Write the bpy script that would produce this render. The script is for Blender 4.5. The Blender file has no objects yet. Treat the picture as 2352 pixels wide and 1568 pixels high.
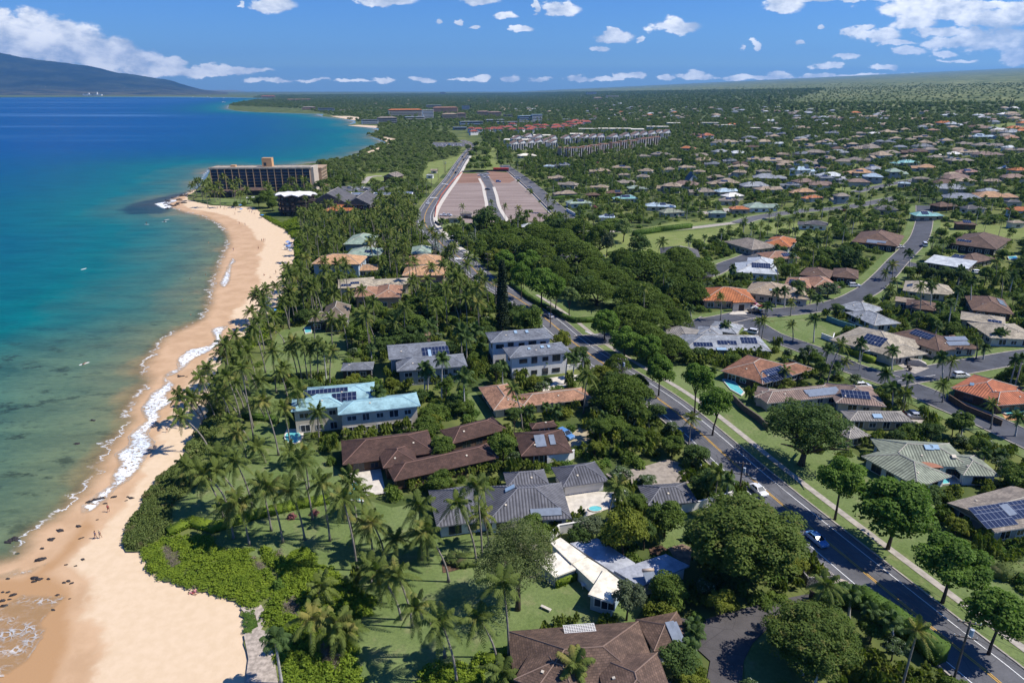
import bpy, bmesh, math, random
import numpy as np
from mathutils import Vector, Matrix
from mathutils.geometry import tessellate_polygon
R = random.Random(7)
SC = bpy.context.scene
COL = SC.collection
# ---------------------------------------------------------------- camera
CAMH = 80.0; FP = 1568.0; CX = 1176.0; CY = 784.0
PITCH = math.atan((CY - 205.0) / FP)
SP, CP = math.sin(PITCH), math.cos(PITCH)
cam_d = bpy.data.cameras.new('camera'); cam = bpy.data.objects.new('camera', cam_d); COL.objects.link(cam)
cam.location = (0, 0, CAMH); cam.rotation_euler = (math.pi/2 - PITCH, 0, 0)
cam_d.lens = 24; cam_d.sensor_width = 36; cam_d.clip_start = 1; cam_d.clip_end = 200000
SC.camera = cam
SC.view_settings.view_transform = 'Standard'; SC.view_settings.look = 'None'
SC.view_settings.exposure = 0.32; SC.view_settings.gamma = 1
SC.cycles.max_bounces = 6; SC.cycles.diffuse_bounces = 2; SC.cycles.glossy_bounces = 2
SC.cycles.transmission_bounces = 3; SC.cycles.transparent_max_bounces = 6; SC.cycles.volume_bounces = 0
SC.cycles.caustics_reflective = False; SC.cycles.caustics_refractive = False
# ---------------------------------------------------------------- sun
SUN_EL = math.radians(52); SUN_DIR = Vector((math.cos(SUN_EL)*0.995, math.cos(SUN_EL)*-0.06, math.sin(SUN_EL))).normalized()
sd = bpy.data.lights.new('sun', 'SUN'); sd.energy = 5.0; sd.angle = math.radians(0.5); sd.color = (1.0, 0.95, 0.87)
so = bpy.data.objects.new('sun', sd); COL.objects.link(so); so.location = (200, 0, 300)
so.rotation_euler = SUN_DIR.to_track_quat('Z', 'Y').to_euler()
# ---------------------------------------------------------------- geometry of the place
KN = [(-1e9, 0.0), (110.0, 0.0), (170.0, 1.3), (250.0, 4.8)]
SLOPE = 0.0445
def E(x):
    if x <= 110: return 0.0
    if x <= 170: return (x-110)/60*1.3
    if x <= 250: return 1.3+(x-170)/80*3.5
    return 4.8+(x-250)*SLOPE
def ray(px, py):
    u = (px-CX)/FP; v = (CY-py)/FP
    return u, CP+v*SP, -SP+v*CP
def hit(px, py, z=0.0):
    """world point under a point of the view, z metres above the terrain"""
    dx, dy, dz = ray(px, py)
    a, b = 1.0, 60000.0
    f = lambda t: CAMH+dz*t-E(dx*t)-z
    if f(b) > 0: t = b
    else:
        for _ in range(50):
            m = (a+b)/2
            if f(m) > 0: a = m
            else: b = m
        t = a
    return Vector((dx*t, dy*t, CAMH+dz*t))
def proj(p):
    dx, dy, dz = p[0], p[1], p[2]-CAMH
    zz = dy*CP-dz*SP; yy = dy*SP+dz*CP
    if zz < 1: return (-9999, -9999, zz)
    return (CX+FP*dx/zz, CY-FP*yy/zz, zz)
def T(t, x, y):
    """tile coordinates -> view coordinates"""
    return (784.0*(t % 3)+x/3.0, 522.9*(t//3)+y/3.0)
def TL(t, pts): return [T(t, x, y) for x, y in pts]
# ---------------------------------------------------------------- world: sky and cumulus
W = bpy.data.worlds.new('World'); SC.world = W; W.use_nodes = True
nt = W.node_tree; N = nt.nodes; L = nt.links; N.clear()
def nn(nt, typ, **kw):
    n = nt.nodes.new(typ)
    for k, v in kw.items():
        if k.startswith('i_'):
            n.inputs[k[2:].replace('_', ' ')].default_value = v
        else: setattr(n, k, v)
    return n
def mth(nt, op, a, b=None, c=None, clamp=False):
    n = nt.nodes.new('ShaderNodeMath'); n.operation = op; n.use_clamp = clamp
    for i, s in enumerate((a, b, c)):
        if s is None: continue
        if isinstance(s, (int, float)): n.inputs[i].default_value = s
        else: nt.links.new(s, n.inputs[i])
    return n.outputs[0]
def mixc(nt, f, a, b, mode='MIX'):
    n = nt.nodes.new('ShaderNodeMix'); n.data_type = 'RGBA'; n.blend_type = mode
    for s, k in ((f, 0), (a, 6), (b, 7)):
        if isinstance(s, (int, float)): n.inputs[k].default_value = s
        elif isinstance(s, (tuple, list)): n.inputs[k].default_value = (*s, 1) if len(s) == 3 else s
        else: nt.links.new(s, n.inputs[k])
    return n.outputs[2]
def maprange(nt, v, a, b, c=0.0, d=1.0, smooth=True):
    n = nt.nodes.new('ShaderNodeMapRange'); n.interpolation_type = 'SMOOTHSTEP' if smooth else 'LINEAR'
    nt.links.new(v, n.inputs[0])
    for i, k in enumerate((a, b, c, d)): n.inputs[i+1].default_value = k
    return n.outputs[0]
sky = nn(nt, 'ShaderNodeTexSky', sky_type='NISHITA', sun_disc=False, sun_elevation=SUN_EL, sun_rotation=math.atan2(SUN_DIR.x, SUN_DIR.y), air_density=1.0, dust_density=0.3, ozone_density=2.5)
tc = nn(nt, 'ShaderNodeTexCoord'); sep = nn(nt, 'ShaderNodeSeparateXYZ'); L.new(tc.outputs['Generated'], sep.inputs[0])
yy = mth(nt, 'MAXIMUM', sep.outputs[1], 0.02)
uu = mth(nt, 'DIVIDE', sep.outputs[0], yy); ww = mth(nt, 'DIVIDE', sep.outputs[2], yy)
cmb = nn(nt, 'ShaderNodeCombineXYZ'); L.new(uu, cmb.inputs[0]); L.new(ww, cmb.inputs[1])
sc3 = nn(nt, 'ShaderNodeVectorMath', operation='MULTIPLY'); L.new(cmb.outputs[0], sc3.inputs[0]); sc3.inputs[1].default_value = (1, 1.9, 1)
nz = nn(nt, 'ShaderNodeTexNoise', i_Scale=26.0, i_Detail=7.0, i_Roughness=0.62); L.new(sc3.outputs[0], nz.inputs['Vector'])
nzb = nn(nt, 'ShaderNodeTexNoise', i_Scale=11.0, i_Detail=4.0, i_Roughness=0.6); L.new(sc3.outputs[0], nzb.inputs['Vector'])
sb = nn(nt, 'ShaderNodeVectorMath', operation='SUBTRACT'); L.new(nz.outputs['Color'], sb.inputs[0]); sb.inputs[1].default_value = (.5, .5, .5)
sm = nn(nt, 'ShaderNodeVectorMath', operation='MULTIPLY'); L.new(sb.outputs[0], sm.inputs[0]); sm.inputs[1].default_value = (.045, .02, 0)
ad = nn(nt, 'ShaderNodeVectorMath', operation='ADD'); L.new(cmb.outputs[0], ad.inputs[0]); L.new(sm.outputs[0], ad.inputs[1])
CL = [(20,80,75,50),(60,60,50,34),(100,90,95,42),(165,105,70,40),(150,75,30,24),(205,115,62,38),(262,128,60,34),(310,145,70,24),(270,112,34,22),(355,158,75,18),(180,88,22,24),(430,166,85,10),(505,167,75,7),(20,118,80,24),(570,163,50,5),
 (627,12,48,12),(640,6,22,9),(550,8,9,8),(885,2,62,12),(860,8,40,6),(1100,1,45,8),(1158,38,28,7),(1198,70,21,6),(1290,22,40,13),(1305,15,16,10),(1232,18,8,9),(1376,116,23,6),(1412,86,40,11),(1410,76,16,8),(1550,66,52,12),(1548,54,22,13),(1474,90,8,5),(1800,14,42,14),(1930,0,110,5),(2130,15,110,22),(2180,30,60,12),(2100,52,48,14),(2020,84,46,12),(2030,73,25,10),(1965,72,24,8),(1985,62,20,6),(2083,120,40,8),(1945,127,26,6),(1905,152,28,6),(1925,145,18,4),(2040,155,20,7),(2190,100,52,12),(2250,96,50,20),(2235,80,22,12),(2290,45,62,20),(2350,30,50,24),(2310,84,48,24),(2340,130,36,18),(2250,50,40,12),(2330,100,40,20),(2170,125,26,6),(2280,12,90,10),(2200,140,40,4),(1832,98,16,5),(1740,105,9,8),(1885,60,8,5),(1595,174,38,8),(1600,166,18,6),(1750,178,72,5),(1690,179,42,5),(1790,172,25,5),(1900,176,60,5),(2000,174,50,3),(2090,174,60,4),(1700,108,8,6)]
CL += [(615,184,50,4),(720,184,34,3),(820,184,30,3),(885,183,22,4),(972,181,26,5),(1075,182,38,3),(1110,180,18,5),(1170,181,22,6),(1240,182,26,3),(1320,180,28,6),(1380,181,30,3),(1430,177,20,6),(1465,175,18,7),(1535,178,14,5),(1005,50,8,5),(1057,50,9,5),(1095,60,8,4),(480,154,40,7),(540,160,60,6),(400,140,26,9),(2150,75,60,9),(2060,100,40,5),(2230,15,60,14)]
acc = None
for (cx_, cy_, rx_, ry_) in CL:
    dx, dy, dz = ray(cx_, cy_); k = 1/dy/FP*1.16
    m = nn(nt, 'ShaderNodeMapping', vector_type='TEXTURE')
    m.inputs['Scale'].default_value = (rx_*k, ry_*k, 1e7)
    lc = nn(nt, 'ShaderNodeCombineXYZ'); lc.inputs[0].default_value = dx/dy; lc.inputs[1].default_value = dz/dy
    if acc is not None: L.new(acc, lc.inputs[2])      # keeps the node stack short: each cloud waits for the one before
    L.new(lc.outputs[0], m.inputs['Location'])
    L.new(ad.outputs[0], m.inputs[0])
    g = nn(nt, 'ShaderNodeVectorMath', operation='LENGTH'); L.new(m.outputs[0], g.inputs[0])
    acc = g.outputs['Value'] if acc is None else mth(nt, 'SMOOTH_MIN', acc, g.outputs['Value'], 0.3)
nv = mth(nt, 'SUBTRACT', nz.outputs['Fac'], 0.5)
dd = mth(nt, 'MULTIPLY_ADD', nv, -1.7, acc)
mask = maprange(nt, dd, 1.12, 0.74)
# body shading of the clouds: bright crowns, bluish grey hollows
sh = mth(nt, 'MULTIPLY_ADD', nzb.outputs['Fac'], 1.3, mth(nt, 'MULTIPLY', nz.outputs['Fac'], 0.9))
shf = maprange(nt, sh, 0.85, 1.35)
ccol = mixc(nt, shf, (0.42, 0.50, 0.64), (1.15, 1.14, 1.12))
sc_ = nn(nt, 'ShaderNodeVectorMath', operation='SCALE'); L.new(sky.outputs[0], sc_.inputs[0]); sc_.inputs[3].default_value = 0.076
el = maprange(nt, ww, 0.0, 0.22, 0.0, 1.0, False)
tint = mixc(nt, el, (0.52, 0.84, 1.40), (0.26, 0.66, 1.42))
skyc = mixc(nt, 1.0, sc_.outputs[0], tint, 'MULTIPLY')
band = mth(nt, 'MULTIPLY', maprange(nt, ww, 0.033, 0.024), 0.42)
skyc = mixc(nt, band, skyc, (0.11, 0.27, 0.56))
bg0 = nn(nt, 'ShaderNodeBackground'); L.new(skyc, bg0.inputs[0])
fin = mixc(nt, mth(nt, 'MULTIPLY', mask, 0.94), skyc, ccol)
bg1 = nn(nt, 'ShaderNodeBackground'); L.new(fin, bg1.inputs[0])
# clouds stand only in the northern half of the sky, low over the horizon
zone = mth(nt, 'MULTIPLY', mth(nt, 'MULTIPLY', mth(nt, 'GREATER_THAN', ww, -0.02), mth(nt, 'LESS_THAN', ww, 0.20)), mth(nt, 'LESS_THAN', mth(nt, 'ABSOLUTE', uu), 1.6))
bg = nn(nt, 'ShaderNodeMixShader'); L.new(zone, bg.inputs[0]); L.new(bg0.outputs[0], bg.inputs[1]); L.new(bg1.outputs[0], bg.inputs[2])
wo = nn(nt, 'ShaderNodeOutputWorld'); L.new(bg.outputs[0], wo.inputs[0])
W.cycles.sampling_method = 'MANUAL'; W.cycles.sample_map_resolution = 512
# ---------------------------------------------------------------- object helpers
def mesh_np(name, V, F, mats=None, mi=None, smooth=False):
    """V (n,3) array, F list of faces or (m,k) array"""
    me = bpy.data.meshes.new(name)
    if isinstance(F, np.ndarray):
        V = np.asarray(V, dtype=np.float32); m, k = F.shape
        me.vertices.add(len(V)); me.vertices.foreach_set('co', V.ravel())
        me.loops.add(m*k); me.loops.foreach_set('vertex_index', F.astype(np.int32).ravel())
        me.polygons.add(m); me.polygons.foreach_set('loop_start', np.arange(0, m*k, k, dtype=np.int32))
        me.update(calc_edges=True)
    else:
        me.from_pydata([tuple(v) for v in V], [], [tuple(f) for f in F]); me.update()
    if mats:
        for q in (mats if isinstance(mats, (list, tuple)) else [mats]): me.materials.append(q)
    if mi is not None: me.polygons.foreach_set('material_index', np.asarray(mi, dtype=np.int32))
    if smooth: me.polygons.foreach_set('use_smooth', [True]*len(me.polygons))
    return me
def link(name, data, parent=None, loc=None, rot=None, scale=None):
    o = bpy.data.objects.new(name, data); COL.objects.link(o)
    if parent: o.parent = parent
    if loc is not None: o.location = loc
    if rot is not None: o.rotation_euler = rot if isinstance(rot, (tuple, list)) else (0, 0, rot)
    if scale is not None: o.scale = scale if isinstance(scale, (tuple, list)) else (scale,)*3
    return o
THINGS = []
def thing(name, label, cat, loc=(0, 0, 0), rot=None, scale=None, group=None, data=None):
    o = link(name, data, None, loc, rot, scale)
    o['label'] = label; o['category'] = cat
    if group: o['group'] = group
    THINGS.append(o)
    return o
def struct(name, me, kind='structure'):
    o = link(name, me); o['kind'] = kind; return o
class MB:
    def __init__(s): s.v = []; s.f = []; s.m = []
    def add(s, vs, fs, mi=0):
        b = len(s.v); s.v += [tuple(v) for v in vs]; s.f += [tuple(i+b for i in f) for f in fs]; s.m += [mi]*len(fs)
    def box(s, c, d, rz=0.0, mi=0):
        ca, sa = math.cos(rz), math.sin(rz); vs = []
        for z in (-.5, .5):
            for x, y in ((-.5, -.5), (.5, -.5), (.5, .5), (-.5, .5)):
                X, Y = x*d[0], y*d[1]; vs.append((c[0]+X*ca-Y*sa, c[1]+X*sa+Y*ca, c[2]+z*d[2]))
        s.add(vs, [(3, 2, 1, 0), (4, 5, 6, 7), (0, 1, 5, 4), (1, 2, 6, 5), (2, 3, 7, 6), (3, 0, 4, 7)], mi)
    def prism(s, pts, z0, z1, mi=0):
        n = len(pts); A = sum(pts[i][0]*pts[(i+1) % n][1]-pts[(i+1) % n][0]*pts[i][1] for i in range(n))
        if A < 0: pts = pts[::-1]
        vs = [(p[0], p[1], z0) for p in pts]+[(p[0], p[1], z1) for p in pts]
        s.add(vs, [tuple(range(n))[::-1], tuple(range(n, 2*n))]+[(i, (i+1) % n, n+(i+1) % n, n+i) for i in range(n)], mi)
    def tube(s, pts, rad, n=6, mi=0, cap=True):
        pts = [Vector(p) for p in pts]; b = len(s.v); k = len(pts)
        for i, p in enumerate(pts):
            d = (pts[min(i+1, k-1)]-pts[max(i-1, 0)]).normalized()
            a = d.cross(Vector((0, 1, 0))) if abs(d.y) < .9 else d.cross(Vector((1, 0, 0)))
            a.normalize(); c = d.cross(a); r = rad[i] if isinstance(rad, (list, tuple)) else rad
            for j in range(n):
                q = 2*math.pi*j/n; s.v.append(tuple(p+(a*math.cos(q)+c*math.sin(q))*r))
        for i in range(k-1):
            for j in range(n):
                s.f.append((b+i*n+j, b+i*n+(j+1) % n, b+(i+1)*n+(j+1) % n, b+(i+1)*n+j)); s.m.append(mi)
        if cap:
            s.f.append(tuple(b+j for j in range(n))[::-1]); s.m.append(mi); s.f.append(tuple(b+(k-1)*n+j for j in range(n))); s.m.append(mi)
    def me(s, name, mats, smooth=False):
        return mesh_np(name, s.v, s.f, mats, s.m, smooth)
    def build(s, name, mats, parent=None, smooth=False, **kw):
        return link(name, s.me(name, mats, smooth), parent, **kw)
# ---------------------------------------------------------------- materials
MATS = {}
def newmat(name):
    m = bpy.data.materials.new(name); m.use_nodes = True; m.node_tree.nodes.clear(); return m, m.node_tree
def out(nt, sh, disp=None):
    o = nn(nt, 'ShaderNodeOutputMaterial'); nt.links.new(sh, o.inputs[0])
def bsdf(nt, col, rough=0.8, spec=0.3, metal=0.0, normal=None, alpha=None):
    b = nn(nt, 'ShaderNodeBsdfPrincipled'); b.inputs['Metallic'].default_value = metal
    b.inputs['Specular IOR Level'].default_value = spec
    for k, v in (('Base Color', col), ('Roughness', rough)):
        if isinstance(v, (tuple, list)): b.inputs[k].default_value = (*v[:3], 1)
        elif isinstance(v, (int, float)): b.inputs[k].default_value = v
        else: nt.links.new(v, b.inputs[k])
    if normal is not None: nt.links.new(normal, b.inputs['Normal'])
    if alpha is not None: nt.links.new(alpha, b.inputs['Alpha'])
    return b.outputs[0]
def noise(nt, scale, detail=3, rough=0.55, vec=None, kind='Object', sxyz=None):
    if vec is None:
        t = nn(nt, 'ShaderNodeTexCoord'); vec = t.outputs[kind]
    if sxyz:
        m = nn(nt, 'ShaderNodeMapping'); m.inputs['Scale'].default_value = sxyz; nt.links.new(vec, m.inputs[0]); vec = m.outputs[0]
    n = nn(nt, 'ShaderNodeTexNoise', i_Scale=scale, i_Detail=detail, i_Roughness=rough); nt.links.new(vec, n.inputs['Vector'])
    return n.outputs['Fac']
def bump(nt, h, strength=0.4, dist=0.1):
    b = nn(nt, 'ShaderNodeBump'); b.inputs['Strength'].default_value = strength; b.inputs['Distance'].default_value = dist
    nt.links.new(h, b.inputs['Height']); return b.outputs[0]
def M(name, rgb, rough=0.8, var=0.15, scale=1.5, spec=0.3, metal=0.0, kind='Object', rgb2=None, bmp=0.0):
    if name in MATS: return MATS[name]
    m, nt = newmat(name)
    f = maprange(nt, noise(nt, scale, 4, 0.6, kind=kind), 0.3, 0.7)
    a = rgb2 or tuple(c*(1-var) for c in rgb); b = tuple(min(1, c*(1+var)) for c in rgb) if rgb2 is None else rgb
    col = mixc(nt, f, a, b)
    nrm = bump(nt, f, bmp, 0.05) if bmp else None
    out(nt, bsdf(nt, col, rough, spec, metal, nrm)); MATS[name] = m
    return m
def roofmat(name, rgb, style='shingle', var=0.22, rough=0.85, metal=0.0):
    """style: shingle (brick courses), rib (ridges running up the slope), flat"""
    if name in MATS: return MATS[name]
    m, nt = newmat(name)
    uv = nn(nt, 'ShaderNodeUVMap'); vec = uv.outputs[0]
    big = maprange(nt, noise(nt, 0.35, 4, 0.65), 0.3, 0.7)
    fine = noise(nt, 4.0, 3, 0.6, vec=vec)
    info = nn(nt, 'ShaderNodeObjectInfo')
    if style == 'shingle':
        br = nn(nt, 'ShaderNodeTexBrick'); nt.links.new(vec, br.inputs['Vector'])
        br.inputs['Scale'].default_value = 1.0; br.inputs['Brick Width'].default_value = 0.55; br.inputs['Row Height'].default_value = 0.36
        br.inputs['Mortar Size'].default_value = 0.035; br.inputs['Mortar Smooth'].default_value = 0.3
        br.inputs['Color1'].default_value = (*[c*(1+var) for c in rgb], 1); br.inputs['Color2'].default_value = (*[c*(1-var) for c in rgb], 1)
        br.inputs['Mortar'].default_value = (*[c*0.55 for c in rgb], 1)
        col = br.outputs['Color']; h = br.outputs['Fac']; hs = -0.5
    elif style == 'rib':
        sp = nn(nt, 'ShaderNodeSeparateXYZ'); nt.links.new(vec, sp.inputs[0])
        w = mth(nt, 'SINE', mth(nt, 'MULTIPLY', sp.outputs[0], 2*math.pi/0.62))
        r = mth(nt, 'FRACT', mth(nt, 'MULTIPLY', sp.outputs[1], 1/0.9))
        h = mth(nt, 'MULTIPLY_ADD', r, 0.25, maprange(nt, w, -0.6, 0.9))
        col = mixc(nt, maprange(nt, w, -0.8, 0.4), tuple(c*0.45 for c in rgb), rgb); hs = 0.9
    else:
        col = mixc(nt, fine, tuple(c*(1-var*.5) for c in rgb), tuple(c*(1+var*.5) for c in rgb)); h = fine; hs = 0.15
    col = mixc(nt, 0.7, col, mixc(nt, big, (0.55, 0.54, 0.53), (1.25, 1.22, 1.16)), 'MULTIPLY')
    col = mixc(nt, 0.35, col, mixc(nt, maprange(nt, noise(nt, 1.3, 5, 0.75), 0.35, 0.62), (0.6, 0.58, 0.55), (1.12, 1.1, 1.08)), 'MULTIPLY')
    col = mixc(nt, 0.5, col, mixc(nt, info.outputs['Random'], (0.75, 0.75, 0.78), (1.15, 1.12, 1.05)), 'MULTIPLY')
    out(nt, bsdf(nt, col, rough, 0.35, metal, bump(nt, h, abs(hs)*0.6, 0.06 if hs > 0 else 0.03))); MATS[name] = m
    return m
def leafmat(name, dark, light, yellow=None, trans=0.3, scale=0.5):
    if name in MATS: return MATS[name]
    m, nt = newmat(name)
    geo = nn(nt, 'ShaderNodeNewGeometry'); info = nn(nt, 'ShaderNodeObjectInfo')
    f = mth(nt, 'MULTIPLY_ADD', geo.outputs['Random Per Island'], 0.6, mth(nt, 'MULTIPLY', info.outputs['Random'], 0.4))
    n1 = noise(nt, scale, 2, 0.6, vec=geo.outputs['Position'])
    f = mth(nt, 'ADD', mth(nt, 'MULTIPLY', f, 0.65), mth(nt, 'MULTIPLY', maprange(nt, n1, 0.3, 0.7), 0.35))
    col = mixc(nt, f, dark, light)
    if yellow:
        yf = maprange(nt, noise(nt, scale*1.7, 2, 0.6, vec=geo.outputs['Position']), 0.56, 0.72)
        col = mixc(nt, yf, col, yellow)
    b = bsdf(nt, col, 0.7, 0.18)
    tr = nn(nt, 'ShaderNodeBsdfTranslucent'); nt.links.new(mixc(nt, 1.0, col, (1.15, 1.35, 0.55), 'MULTIPLY'), tr.inputs[0])
    mx = nn(nt, 'ShaderNodeMixShader'); mx.inputs[0].default_value = trans
    nt.links.new(b, mx.inputs[1]); nt.links.new(tr.outputs[0], mx.inputs[2]); out(nt, mx.outputs[0]); MATS[name] = m
    return m
# ---------------------------------------------------------------- ground sheets
def sheet_me(name, pts, off, mat, tris=None):
    """flat polygon of world xy points laid on the terrain, cut at the terrain's creases"""
    bm = bmesh.new(); vs = [bm.verts.new((p[0], p[1], 0)) for p in pts]
    for t in tessellate_polygon([[Vector((p[0], p[1], 0)) for p in pts]]):
        try: bm.faces.new([vs[i] for i in t])
        except ValueError: pass
    for k in (110, 170, 250):
        if max(p[0] for p in pts) > k and min(p[0] for p in pts) < k:
            bmesh.ops.bisect_plane(bm, geom=bm.verts[:]+bm.edges[:]+bm.faces[:], plane_co=(k, 0, 0), plane_no=(1, 0, 0), dist=1e-4)
    for v in bm.verts: v.co.z = E(v.co.x)+off
    for f in bm.faces:
        if f.normal.z < 0: f.normal_flip()
    bm.normal_update()
    for f in bm.faces:
        if f.normal.z < 0: f.normal_flip()
    me = bpy.data.meshes.new(name); bm.to_mesh(me); bm.free(); me.materials.append(mat); return me
SHK = {'k': 0, 'on': False}; BLOCK = []
def sheet(name, pxpts, off, mat, world=False, kind='structure'):
    if SHK['on'] and off < 0.4:
        SHK['k'] += 1; off = 0.02+0.0028*SHK['k']+(0.1 if name in ('driveway', 'parking_lot') else 0)
    pts = [(p[0], p[1]) for p in pxpts] if world else [tuple(hit(*p))[:2] for p in pxpts]
    BLOCK.append((name, pts))
    return struct(name, sheet_me(name, pts, off, mat), kind)
def spline(pts, step=4.0):
    P = [Vector((p[0], p[1])) for p in pts]; P = [P[0]*2-P[1]]+P+[P[-1]*2-P[-2]]; o = []
    for i in range(1, len(P)-2):
        a, b, c, d = P[i-1:i+3]; n = max(2, int((c-b).length/step))
        for k in range(n):
            t = k/n; o.append(0.5*((2*b)+(c-a)*t+(2*a-5*b+4*c-d)*t*t+(3*b-a-3*c+d)*t**3))
    o.append(P[-2]); return o
def offset(line, d):
    """left side for positive d"""
    o = []
    for i, p in enumerate(line):
        t = (line[min(i+1, len(line)-1)]-line[max(i-1, 0)]).normalized(); o.append(Vector((p.x-t.y*d, p.y+t.x*d)))
    return o
def ribbon(mb, line, d0, d1, off, h=0.0, mi=0):
    a, b = offset(line, d0), offset(line, d1)
    if d0 < d1: a, b = b, a
    n = len(line); va = [(p.x, p.y, E(p.x)+off+h) for p in a]; vb = [(p.x, p.y, E(p.x)+off+h) for p in b]
    mb.add(va+vb, [(n+i, n+i+1, i+1, i) for i in range(n-1)], mi)
    if h:
        for s, flip in ((a, 0), (b, 1)):
            lo = [(p.x, p.y, E(p.x)+off) for p in s]; hi = [(p.x, p.y, E(p.x)+off+h) for p in s]
            mb.add(lo+hi, [(i, i+1, n+i+1, n+i) if flip else (i+1, i, n+i, n+i+1) for i in range(n-1)], mi)
def inpoly(P, poly):
    """numpy point in polygon"""
    x, y = P[:, 0], P[:, 1]; c = np.zeros(len(P), bool); n = len(poly)
    for i in range(n):
        x0, y0 = poly[i][0], poly[i][1]; x1, y1 = poly[(i+1) % n][0], poly[(i+1) % n][1]
        if y0 == y1: continue
        c ^= ((y0 > y) != (y1 > y)) & (x < (x1-x0)*(y-y0)/(y1-y0)+x0)
    return c
def dist_poly(P, line, closed=False):
    d = np.full(len(P), 1e12); n = len(line)
    for i in range(n if closed else n-1):
        a = np.array(line[i][:2], float); b = np.array(line[(i+1) % n][:2], float); ab = b-a; l2 = max(ab@ab, 1e-9)
        t = np.clip(((P-a)@ab)/l2, 0, 1); q = P-(a+t[:, None]*ab); d = np.minimum(d, (q*q).sum(1))
    return np.sqrt(d)
# ---------------------------------------------------------------- coast lines, as seen from the camera and laid on the ground
WATER = [(-700,1500),(-200,1340)] + TL(6, [(0,790),(150,745),(230,690),(300,610),(330,510),(450,450),(530,380),(600,300),(700,220),(760,120),(800,0)]) + \
  TL(3, [(890,1440),(1000,1330),(970,1240),(1040,1130),(1110,1050),(1070,960),(1120,880),(1130,840),(1180,780),(1220,740),(1330,690),(1450,630),(1500,520),(1510,430),(1540,300),(1560,230),(1600,150),(1620,90),(1600,30)]) + \
  TL(0, [(1560,1545),(1480,1505),(1440,1480),(1330,1462),(1240,1435),(1180,1405),(1210,1370),(1300,1340),(1350,1310),(1390,1270),(1420,1230),(1440,1190),(1480,1150)])
VEG = TL(6, [(1720,1900),(1700,1560),(1720,1400),(1690,1230),(1670,1050),(1620,1000),(1500,950),(1290,900),(1200,862),(1100,840),(1030,800),(1010,730),(985,690),(980,655),(930,660),(850,630),(840,580),(880,520),(900,440),(970,370),(990,290),(1010,240),(1110,150),(1200,80),(1290,10)]) + \
  TL(3, [(1320,1480),(1400,1380),(1430,1300),(1450,1200),(1480,1080),(1500,980),(1530,900),(1570,830),(1640,760),(1730,720),(1800,650),(1860,590),(1940,500),(1990,430),(2010,340),(2020,240),(2035,180),(2030,90),(2020,0)]) + \
  TL(0, [(1950,1560),(1880,1530),(1800,1490),(1780,1450),(1740,1425),(1600,1420),(1450,1412),(1360,1392),(1300,1375),(1290,1350),(1350,1310),(1390,1270),(1420,1230),(1440,1190),(1480,1150)])
FARC = [(520,388),(620,384),(700,376),(760,371)] + TL(1, [(0,1102),(100,1082),(160,1045),(240,1012),(310,983),(250,955),(185,935),(250,922),(270,900),(250,882),(130,872),(40,864),(100,850),(95,832),(0,818)]) + \
  TL(0, [(2300,812),(2220,802),(2230,787),(2000,780),(1750,772),(1620,762),(1570,748),(1580,722),(1680,704),(1760,690),(1960,681),(1600,672),(1200,668),(800,668),(400,670),(0,671)]) + [(-300,223.6),(-1000,224)]
def GX(pts): return [tuple(hit(*p))[:2] for p in pts]
def jag(pts, amp, n=3, seed=1):
    """breaks up straight runs of a shore outline"""
    r = random.Random(seed); o = []
    for i in range(len(pts)-1):
        a, b = pts[i], pts[i+1]; o.append(a)
        dx, dy = b[0]-a[0], b[1]-a[1]; l = math.hypot(dx, dy); k = int(min(n, l/(amp*2.5)))
        for j in range(1, k+1):
            t = j/(k+1); e = r.uniform(-amp, amp); o.append((a[0]+dx*t-dy/l*e, a[1]+dy*t+dx/l*e))
    o.append(pts[-1]); return o
WG, VG, FG = GX(WATER), GX(VEG), GX(FARC)
VGJ = jag(VG, 0.8, 4)
LAND = [(VG[0][0], -150)] + VGJ + FG + [(-22000, 24000), (24000, 24000), (24000, -1000), (400, -1000), (VG[0][0], -1000)]
LANDN = VG + FG + [(-22000, 24000), (24000, 24000), (24000, -150), (VG[0][0], -150)]
COASTG = WG + FG
SEAPOLY = COASTG + [(-24000, FG[-1][1]), (-24000, -150), (WG[0][0], -150)]
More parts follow.
